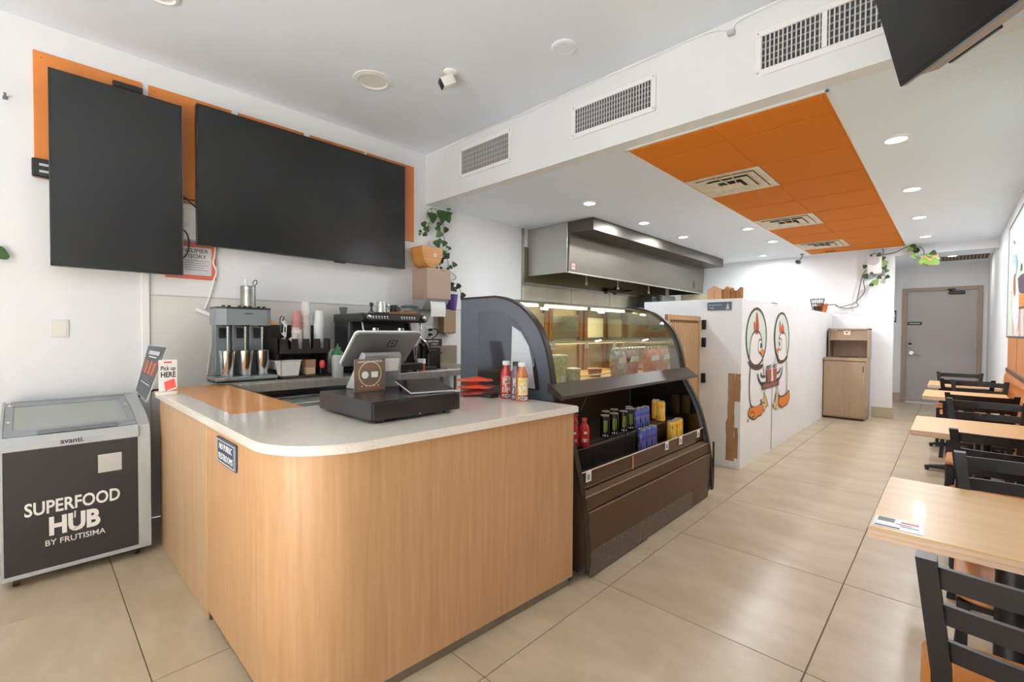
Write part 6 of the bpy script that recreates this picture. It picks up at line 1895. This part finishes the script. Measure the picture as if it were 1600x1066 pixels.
# ---------------------------------------------------------------- trash cabinet at the far wall
tc = thing('trash_cabinet', 'light wood laminate trash cabinet with a hooded shelf', 'cabinet', (-1.18, 8.9, 0))
tx0, tx1, ty = -1.452, -0.925, 8.60
B(tx0, ty + 0.02, 0.03, tx1, 9.20, 0.93, 0.003).build('body', LAMWOOD, tc)
o = B(tx0 + 0.006, ty, 0.05, tx1 - 0.004, ty + 0.02, 0.895, 0.003).build('cabinet_door', LAMWOOD, tc)
B(tx1 - 0.035, ty - 0.004, 0.74, tx1 - 0.02, ty, 0.83, 0.002).build('door_pull', mat('pull_dark', (84, 70, 58), 0.4), o)
B(tx0 - 0.004, ty - 0.012, 0.905, tx1 + 0.004, 9.20, 0.945, 0.004).build('counter_slab', LAMWOOD, tc)
B(tx0, ty + 0.05, 0.0, tx1 - 0.02, 9.18, 0.03).build('plinth', mat('plinth_dark', (70, 48, 36), 0.6), tc)
hb0, hb1 = tx0 + 0.02, tx1 + 0.01
B(hb0, 9.16, 0.945, hb1, 9.18, 1.40).build('back_panel', LAMWOOD, tc)
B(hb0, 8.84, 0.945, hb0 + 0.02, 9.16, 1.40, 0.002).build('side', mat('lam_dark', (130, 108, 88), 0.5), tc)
B(hb1 - 0.02, 8.84, 0.945, hb1, 9.16, 1.40, 0.002).build('side', LAMWOOD, tc)
B(hb0, 8.84, 1.38, hb1, 9.18, 1.40, 0.002).build('hood_top', LAMWOOD, tc)
B(hb0 + 0.02, 8.84, 1.215, hb1 - 0.02, 9.16, 1.235, 0.002).build('shelf', LAMWOOD, tc)
B(hb0 + 0.02, 8.87, 1.235, hb1 - 0.02, 8.885, 1.38).build('upper_flap', LAMWOOD, tc)
MB().lathe([(0.15, 0), (0.13, 0.012), (0, 0.012)], (-1.18, 8.98, 0.944), 18).build('waste_opening_ring', mat('pull_dark', (84, 70, 58), 0.4), tc, True)
o = tag(B(-1.235, 8.862, 1.30, -1.15, 8.868, 1.40, 0.001).build('cow_note', mat('note_cream', (236, 220, 196), 0.6)), 'small cream note taped to the hood of the trash cabinet', 'note')
for (a, b, c_, d_) in ((-1.222, 1.362, -1.205, 1.385), (-1.185, 1.36, -1.167, 1.383), (-1.21, 1.325, -1.18, 1.345)):
    B(a, 8.8605, b, c_, 8.862, d_).build('print_spot', mat('note_print', (120, 76, 52), 0.6), o)
o = tag(B(-1.42, 8.862, 1.362, -1.32, 8.868, 1.388, 0.001).build('paper_strip', mat('note_cream', (236, 220, 196), 0.6)), 'narrow pale label strip on the trash cabinet hood\'s left', 'label')
B(-1.41, 8.8605, 1.37, -1.335, 8.862, 1.376).build('print_line', mat('print_grey', (130, 132, 136), 0.6), o)
o = tag(MB().lathe([(0, 0), (0.014, 0), (0.02, 0.02), (0.012, 0.035), (0, 0.037)], (-0.975, 8.9, 1.40), 10).build('paper_ball', PAPER, None, True), 'tiny crumpled white paper on the trash cabinet top', 'paper')

# ---------------------------------------------------------------- pots and vine at the far wall
PT = 1.6555
tp_ = thing('terracotta_pot', 'orange clay pot with vine stems on the partition end', 'plant pot', (-1.53, 8.75, PT))
MB().lathe([(0, 0), (0.05, 0), (0.072, 0.13), (0.065, 0.13), (0.05, 0.02), (0, 0.02)], (-1.52, 8.86, PT), 18).build('pot', TERRA, tp_, True)
MB().lathe([(0.066, 0.115), (0.078, 0.118), (0.078, 0.14), (0.066, 0.142)], (-1.52, 8.86, PT), 18).build('rim', TERRA, tp_, True)
t = thing('wire_planter', 'brown pot in a black wire basket on the partition end', 'plant pot', (-1.53, 8.45, PT))
MB().lathe([(0, 0), (0.045, 0), (0.055, 0.09), (0.048, 0.09), (0.042, 0.02), (0, 0.02)], (-1.53, 8.50, PT), 14).build('pot', mat('pot_brown', (88, 50, 34), 0.6), t, True)
m = MB()
for k in range(10):
    a = 2 * PI * k / 10
    m.tube([(-1.53 + 0.057 * math.cos(a), 8.50 + 0.057 * math.sin(a), PT + 0.005), (-1.53 + 0.095 * math.cos(a), 8.50 + 0.095 * math.sin(a), PT + 0.20)], 0.004, 5)
for (r_, z) in ((0.062, 0.06), (0.08, 0.13), (0.095, 0.20)):
    m.tube([(-1.53 + r_ * math.cos(2 * PI * k / 16), 8.50 + r_ * math.sin(2 * PI * k / 16), PT + z) for k in range(17)], 0.004, 5)
m.build('wire_basket_frame', BLACKM, t)


def vp(x, y, Y=9.2): return hitp(1260 + x / 7.27, 370 + y / 7.27, 1, Y)


sp_ = thing('wall_speaker', 'white box speaker high on the far wall amid vines', 'speaker', (-0.92, 9.2, 2.27))
a, b = vp(690, 205, 9.12), vp(850, 415, 9.12)
B(a.x, 9.12, b.z, b.x, 9.262, a.z, 0.02, 2).build('case', WHITE, sp_, True)
MB().lathe([(0, 0), (0.06, 0), (0.075, -0.006), (0, -0.008)], ((a.x + b.x) / 2 - 0.01, 9.12, a.z - 0.10), 20, 'Y').build('cone_cover', mat('grille_grey', (198, 194, 196), 0.6), sp_, True)
for z in (a.z + 0.005, b.z - 0.012):
    B((a.x + b.x) / 2 - 0.03, 9.15, z - 0.012, (a.x + b.x) / 2 + 0.01, 9.26, z + 0.012, 0.004).build('bracket_knob', GREYP, sp_)
vn = thing('wall_vine', 'pothos vine trained along the far wall past the white speaker', 'vine', (-0.9, 9.2, 2.2))
st = hitp(1260 + 262 / 7.27, 370 + 775 / 7.27, 1, 8.87)
for path in ([(330, 770), (380, 800), (480, 775), (565, 740), (600, 600), (640, 440), (680, 380)], [(330, 785), (450, 815), (585, 790), (570, 740), (640, 660), (665, 600), (650, 520), (660, 470)],
             [(850, 120), (880, 170), (862, 205), (875, 300), (880, 360), (850, 430), (780, 520), (720, 550)], [(862, 205), (1000, 180), (1090, 140), (1135, 118)], [(850, 430), (920, 455)]):
    MB().tube(smoothpath([vp(*p) for p in path], 5), 0.007, 5).build('stem', VINE, vn, True)
MB().tube(smoothpath([(-1.52, 8.86, PT + 0.13), st, vp(330, 770)], 5), 0.007, 5).build('stem', VINE, vn, True)
for (x, y, s_, a, pale) in ((665, 338, 52, 0.3, 0), (670, 450, 66, -0.5, 0), (735, 212, 30, 1.2, 0), (825, 205, 50, 1.3, 0), (872, 245, 50, 0, 0), (880, 300, 84, 0.2, 1), (882, 345, 66, -0.3, 0), (910, 385, 50, 0.6, 0),
                            (830, 460, 48, 1.3, 0), (920, 455, 54, 1.0, 0), (785, 515, 72, -0.3, 1), (738, 545, 48, -1.0, 0), (770, 530, 40, 0.5, 1), (740, 415, 36, 1.2, 0), (862, 270, 44, -0.8, 1), (890, 320, 44, 0.8, 1)):
    leaf(vp(x, y, 9.09 if 690 < x < 860 else 9.17), s_ / 7.27 * 0.0098, a, vn, LM2 if pale else LM1, (0.15, -1, 0.1), 0.35)
hg = thing('hanging_planter', 'tan woven planter with lime leaves under the passage header', 'planter', vp(1380, 300, 9.14))
a, b = vp(1290, 215, 9.14), vp(1490, 318, 9.14)
MB().prism([(a.x, a.z - 0.02), (a.x + 0.06, b.z), (b.x, b.z + 0.01), (b.x + 0.01, a.z)], 'Y', 9.06, 9.2).build('basket', mat('woven_tan', (206, 170, 130), 0.8, 0, (176, 132, 92), (70, 70, 70)), hg)
p = vp(1248, 155, 9.12)
MB().lathe([(0, -0.04), (0.03, -0.03), (0.042, 0), (0.03, 0.03), (0, 0.04)], p, 14).build('moss_ball', mat('moss_dark', (44, 30, 26), 0.9), hg, True)
MB().tube(smoothpath([vp(1135, 118, 9.15), vp(1190, 100, 9.14), p, vp(1275, 110, 9.14), vp(1330, 150, 9.14), vp(1338, 215, 9.14)], 5), 0.006, 5).build('stem', VINE, hg, True)
for (x, y, s_, a, pale) in ((1205, 128, 96, 1.2, 0), (1180, 140, 60, 0.7, 1), (1230, 215, 76, -0.4, 1), (1255, 225, 66, 0.4, 0), (1335, 265, 80, 0.9, 1), (1402, 210, 52, -0.6, 1), (1440, 180, 62, 1.3, 0), (1455, 285, 90, 1.2, 1), (1380, 295, 60, -0.5, 1), (1300, 295, 50, 0.2, 1), (1480, 250, 54, 0.4, 1)):
    leaf(vp(x, y, 9.04), s_ / 7.27 * 0.0096, a, hg, LM2 if pale else LM1, (0.1, -1, 0.1), 0.35)
MB().tube([(p.x, 9.12, p.z + 0.03), (p.x, 9.14, 2.64)], 0.003, 5).build('string', VINE, hg)

# ================================================================ DINING SIDE
# wood panelling and mural on the right wall
RP0, RP1 = 2.6, 7.45
rpn = struct('trim_5', B(0.436, RP0, 0.955, XR, 7.28, 1.30, 0.002), wood('panel_orange_wood', (214, 140, 62), (190, 112, 40), 'Z', 14, 0.35, 0.2), label='orange wood panelling below the wall mural')
for y in (3.9, 5.1, 6.3):
    B(0.4345, y, 0.96, 0.436, y + 0.006, 1.295).build('panel_seam', mat('seam_brown', (100, 60, 30), 0.6), rpn)
rail = struct('trim_6', B(0.422, RP0, 0.925, XR, 7.26, 0.965, 0.003), mat('rail_brown', (86, 56, 38), 0.5), label='dark brown rail along the right wall')
lowp = [(XR, 0.925), (0.43, 0.925), (0.415, 0.88), (0.408, 0.80), (0.408, 0.0), (XR, 0.0)]
lp = struct('trim_7', MB().prism(lowp, 'Y', RP0, 7.22), wood('panel_orange_low', (206, 124, 48), (176, 96, 30), 'Z', 12, 0.35, 0.2), label='lower orange wood panelling with a rounded top')
MB().prism([(p[0] - (0.004 if p[0] < XR else 0), p[1]) for p in lowp], 'Y', 7.22, 7.245).build('ply_end', mat('ply_cream', (226, 190, 150), 0.5), lp)
B(0.33, 7.10, 0.70, 0.45, 7.34, 0.755, 0.01, 2).build('end_ledge', wood('ledge_wood', (222, 180, 128), (204, 158, 104), 'X', 20, 0.4), lp)

wm = thing('wall_mural', 'mint framed mural with cartoon hens on the right wall', 'mural', (0.44, 5.0, 1.3))
B(0.438, RP0, 1.30, XR - 0.0005, RP1, 2.47, 0.001).build('mural_board', mat('board_mint', (196, 214, 204), 0.5), wm)
for (z0, z1) in ((1.285, 1.305), (2.46, 2.48)):
    B(0.434, RP0, z0, XR - 0.0005, RP1 + 0.01, z1, 0.002).build('frame_strip', mat('frame_umber', (74, 54, 44), 0.5), wm)
B(0.434, RP1, 1.29, XR - 0.0005, RP1 + 0.012, 2.475, 0.002).build('frame_strip', mat('frame_umber', (74, 54, 44), 0.5), wm)


def mp(x, y):
    p_ = hitp(1540 + x / 3.333, 300 + y / 3.333, 0, 0.438)
    return (p_.y, p_.z)


_l2 = [0]
def mpaint(name, pts, m_, sm=3):
    _l2[0] += 1
    P2 = [mp(*p) for p in pts]
    if sm:
        c3 = smoothpath([(p[0], p[1], 0) for p in P2 + [P2[0]]], sm)[:-1]
        P2 = [(p.x, p.y) for p in c3]
    x1 = 0.4375 - 0.0004 * _l2[0]
    bm = bmesh.new()
    f = bm.faces.new([bm.verts.new((x1, p[0], p[1])) for p in P2])
    bmesh.ops.triangulate(bm, faces=[f])
    bm.verts.index_update()
    me = MB().add([v.co.copy() for v in bm.verts], [[v.index for v in g.verts] for g in bm.faces])
    bm.free()
    return me.build(name, m_, wm)


MBLUE, MPUR = mat('mural_blue', (130, 180, 194), 0.6), mat('mural_purple', (70, 50, 74), 0.6)
for k in range(4):
    x = 138 + k * 17
    mpaint('pink_stripe', [(x, 610), (x + 9, 606), (x + 9, 748 + k * 7), (x, 744 + k * 7)], mat('mural_rose', (226, 150, 150), 0.6) if k % 2 == 0 else MPINK, 0)
mpaint('lower_field', [(135, 520), (150, 500), (215, 520), (215, 610), (135, 610)], mat('mural_sand', (214, 160, 110), 0.6), 0)
mpaint('helmet', ell(155, 372, 12, 48), MBLUE)
mpaint('helmet_rim', ell(153, 400, 9, 34), MPINK)
mpaint('hen_body', [(146, 470), (160, 440), (172, 470), (176, 600), (172, 690), (162, 718), (148, 680), (140, 600)], HENW)
mpaint('hen_back', [(146, 500), (150, 440), (158, 430), (160, 520), (152, 545)], mat('mural_rust', (150, 84, 62), 0.6))
mpaint('dark_cup', [(172, 450), (190, 430), (215, 430), (215, 520), (178, 520)], MPUR)
mpaint('orange_box', [(178, 540), (215, 524), (215, 600), (178, 604)], MOR, 0)
mpaint('box_edge', [(176, 600), (215, 590), (215, 602), (176, 610)], mat('frame_umber', (74, 54, 44), 0.5), 0)
mpaint('small_bird', [(184, 410), (188, 372), (192, 372), (190, 412)], mat('mural_moss', (120, 130, 100), 0.6), 0)
mpaint('small_bird', [(148, 255), (154, 250), (156, 272), (150, 268)], mat('mural_moss', (120, 130, 100), 0.6), 0)
mpaint('white_shape', [(188, 240), (215, 180), (215, 330), (196, 290)], mat('mural_blush', (232, 222, 220), 0.6))

# ---------------------------------------------------------------- tables
def table_at(proto, y0, y1, x0, label):
    yc = (y0 + y1) / 2
    return (x0, yc)


TX0, TX1, TD = -0.168, 0.400, 0.655
def make_table():
    t = thing('dining_table', '', 'table', (0, 0, 0), 'square dining tables along the wall')
    w_ = TX1 - TX0
    B(-w_ / 2, -TD / 2, 0.7165, w_ / 2, TD / 2, 0.75, 0.0025, 2).build('tabletop', MAPLE, t)
    m = MB()
    e = 0.0015
    m.box(-w_ / 2 - e, -TD / 2 - e, 0.7165, w_ / 2 + e, -TD / 2, 0.747).box(-w_ / 2 - e, TD / 2, 0.7165, w_ / 2 + e, TD / 2 + e, 0.747).box(-w_ / 2 - e, -TD / 2, 0.7165, -w_ / 2, TD / 2, 0.747)
    m.build('edge_band', PLY, t)
    MB().lathe([(0, 0.05), (0.06, 0.05), (0.038, 0.09), (0.038, 0.69), (0.05, 0.70), (0, 0.70)], (0.03, 0, 0), 20).build('column', BLACKM, t, True)
    B(-0.15, -0.15, 0.70, 0.21, 0.15, 0.7165, 0.003).build('top_plate', BLACKM, t)
    for k in range(4):
        a = PI / 2 * k
        d = V((math.cos(a), math.sin(a), 0))
        sd = V((-d.y, d.x, 0))
        L = 0.30
        c0 = V((0.03, 0, 0))
        m = MB()
        vs_ = []
        for (q_, wq, zb_, zt_) in ((0.0, 0.035, 0.028, 0.085), (L - 0.05, 0.026, 0.022, 0.05), (L, 0.02, 0.02, 0.038)):
            for (sg_, z) in ((-1, zb_), (1, zb_), (1, zt_), (-1, zt_)):
                vs_.append(c0 + d * q_ + sd * wq * sg_ + V((0, 0, z)))
        fs_ = [(0, 1, 2, 3), (11, 10, 9, 8)]
        for i in range(2):
            for j in range(4):
                fs_.append((i * 4 + j, i * 4 + 4 + j, i * 4 + 4 + (j + 1) % 4, i * 4 + (j + 1) % 4))
        m.add(vs_, fs_)
        o = m.build('base_foot', BLACKM, t)
        pp = c0 + d * (L - 0.02)
        MB().lathe([(0, 0), (0.016, 0), (0.016, 0.012), (0.008, 0.022), (0, 0.022)], pp, 10).build('glide', BLACK, o)
    return t


tb = make_table()
spec = [(1.715, 'nearest maple-topped table, with a printed card on its corner'), (3.625, 'second maple-topped table from the front, between two chair pairs'), (5.74, 'third maple-topped table from the front, beside the mural'), (7.02, 'farthest maple-topped table, before the back door')]
xoff = [0, -0.006, -0.04, -0.05]
for k, (y0, lb) in enumerate(spec):
    loc = ((TX0 + TX1) / 2 + (0 if k < 2 else -0.02), y0 + TD / 2 * (1 if k < 2 else 0.93), 0)
    if k == 0:
        tb.location = loc
        tb['label'] = lb
    else:
        dup(tb, loc, 0.0, lb)

# printed card on the near table
t = thing('table_card', 'small printed card lying on the near table corner', 'card', (-0.1, 1.78, 0.75))
B(-0.163, 1.735, 0.7502, -0.048, 1.835, 0.7512).build('card', mat('card_print', (226, 228, 232), 0.35), t)
for (a, b, c_, d_, mm) in ((-0.155, 1.79, -0.115, 1.828, mat('print_grey', (130, 132, 136), 0.6)), (-0.158, 1.742, -0.10, 1.752, INK), (-0.10, 1.80, -0.06, 1.815, RED), (-0.10, 1.768, -0.058, 1.774, INK), (-0.112, 1.782, -0.075, 1.790, mat('print_blue', (110, 120, 170), 0.6))):
    B(a, b, 0.7512, c_, d_, 0.7514).build('print_patch', mm, t)

# ---------------------------------------------------------------- chairs
def make_chair():
    t = thing('dining_chair', '', 'chair', (0, 0, 0), 'black ladder-back chairs at the tables')
    # seat
    poly = []
    for (x, y, r) in ((0.20, -0.19, 0.04), (0.205, 0.20, 0.07), (-0.205, 0.20, 0.07), (-0.20, -0.19, 0.04)):
        sx, sy = (1 if x > 0 else -1), (1 if y > 0 else -1)
        a0 = {(1, -1): -PI / 2, (1, 1): 0, (-1, 1): PI / 2, (-1, -1): PI}[(sx, sy)]
        poly += arc(x - sx * r, y - sy * r, r, a0, a0 + PI / 2, 5)
    m = MB()
    n = len(poly)
    rings = [(0.96, 0.447), (1.0, 0.453), (1.0, 0.463), (0.975, 0.470)]
    vs_, fs = [], []
    for (s_, z) in rings:
        vs_ += [(p[0] * s_, p[1] * s_, z) for p in poly]
    for i in range(3):
        for k in range(n):
            k2 = (k + 1) % n
            fs.append((i * n + k, i * n + k2, (i + 1) * n + k2, (i + 1) * n + k))
    fs += [tuple(range(n - 1, -1, -1)), tuple(range(3 * n, 4 * n))]
    m.add(vs_, fs)
    m.build('seat', SEATW, t, True)

    def post(s_, pts, w_, d_, nm):
        m = MB()
        vs_, fs = [], []
        for pt in pts:
            y, z = pt[0], pt[1]
            fl = (pt[2] if len(pt) > 2 else 0.0) * (1 if s_ > 0 else -1)
            for (dx, dy) in ((-w_ / 2, -d_ / 2), (w_ / 2, -d_ / 2), (w_ / 2, d_ / 2), (-w_ / 2, d_ / 2)):
                vs_.append((s_ + dx + fl, y + dy, z))
        for i in range(len(pts) - 1):
            for k in range(4):
                fs.append((i * 4 + k, i * 4 + (k + 1) % 4, i * 4 + 4 + (k + 1) % 4, i * 4 + 4 + k))
        L = (len(pts) - 1) * 4
        fs += [(3, 2, 1, 0), (L, L + 1, L + 2, L + 3)]
        m.add(vs_, fs)
        return m.build(nm, CHAIRB, t)
    for s_ in (-0.187, 0.187):
        post(s_, [(-0.245, 0.0, -0.002), (-0.215, 0.25, -0.018), (-0.205, 0.45, -0.027), (-0.225, 0.60, -0.024), (-0.262, 0.853, 0.004)], 0.034, 0.042, 'back_post')
        post(s_ * 0.97, [(0.19, 0.0), (0.175, 0.446)], 0.028, 0.028, 'front_leg')
    for k, (zt, zb_) in enumerate(((0.838, 0.792), (0.758, 0.714), (0.678, 0.634))):
        zc = (zt + zb_) / 2
        yc = -0.225 - (zc - 0.62) * 0.159
        L = []
        n = 8
        for i in range(n + 1):
            u = -1 + 2 * i / n
            L.append(((0.176 - (0.815 - zc) * 0.11) * u, yc - 0.018 * (1 - u * u)))
        m = MB()
        th = 0.013
        vs_, fs = [], []
        for (x, y) in L:
            vs_ += [(x, y - th / 2, zb_), (x, y + th / 2, zb_), (x, y + th / 2 - 0.006, zt), (x, y - th / 2 - 0.006, zt)]
        for i in range(n):
            for j in range(4):
                fs.append((i * 4 + j, i * 4 + (j + 1) % 4, i * 4 + 4 + (j + 1) % 4, i * 4 + 4 + j))
        fs += [(3, 2, 1, 0), (n * 4, n * 4 + 1, n * 4 + 2, n * 4 + 3)]
        m.add(vs_, fs)
        m.build('ladder_slat', CHAIRB, t)
    m = MB().box(-0.18, 0.165, 0.425, 0.18, 0.185, 0.446).box(-0.18, -0.205, 0.425, 0.18, -0.185, 0.446).box(-0.19, -0.2, 0.425, -0.172, 0.18, 0.446).box(0.172, -0.2, 0.425, 0.19, 0.18, 0.446)
    m.build('seat_frame', CHAIRB, t)
    for s_ in (-0.182, 0.182):
        B(s_ - 0.01, -0.225, 0.20, s_ + 0.01, 0.18, 0.222).build('side_stretcher', CHAIRB, t)
    B(-0.178, 0.172, 0.26, 0.178, 0.19, 0.285).build('front_stretcher', CHAIRB, t)
    B(-0.178, -0.235, 0.27, 0.178, -0.218, 0.295).build('back_stretcher', CHAIRB, t)
    return t


ch = make_chair()
# (x, y of the back rail top, faces +y?, label)
cs_ = [(0.160, 1.30, 1, 'nearest black ladder-back chair, its back to the camera at the picture corner'),
       (0.222, 2.55, -1, 'black chair on the far side of the nearest table'),
       (0.205, 3.16, 1, 'black chair on the near side of the second table'),
       (0.185, 4.66, -1, 'black chair on the far side of the second table'),
       (0.172, 5.10, 1, 'black chair on the near side of the third table'),
       (0.205, 6.58, -1, 'black chair on the far side of the third table'),
       (0.120, 6.71, 1, 'black chair on the near side of the farthest table'),
       (0.075, 7.85, -1, 'farthest black chair, right before the back door')]
for k, (x, yb_, s_, lb) in enumerate(cs_):
    loc = (x, yb_ + s_ * 0.262, 0)
    rz = 0.0 if s_ > 0 else PI
    if k == 0:
        ch.location = loc
        ch['label'] = lb
    else:
        dup(ch, loc, rz, lb)
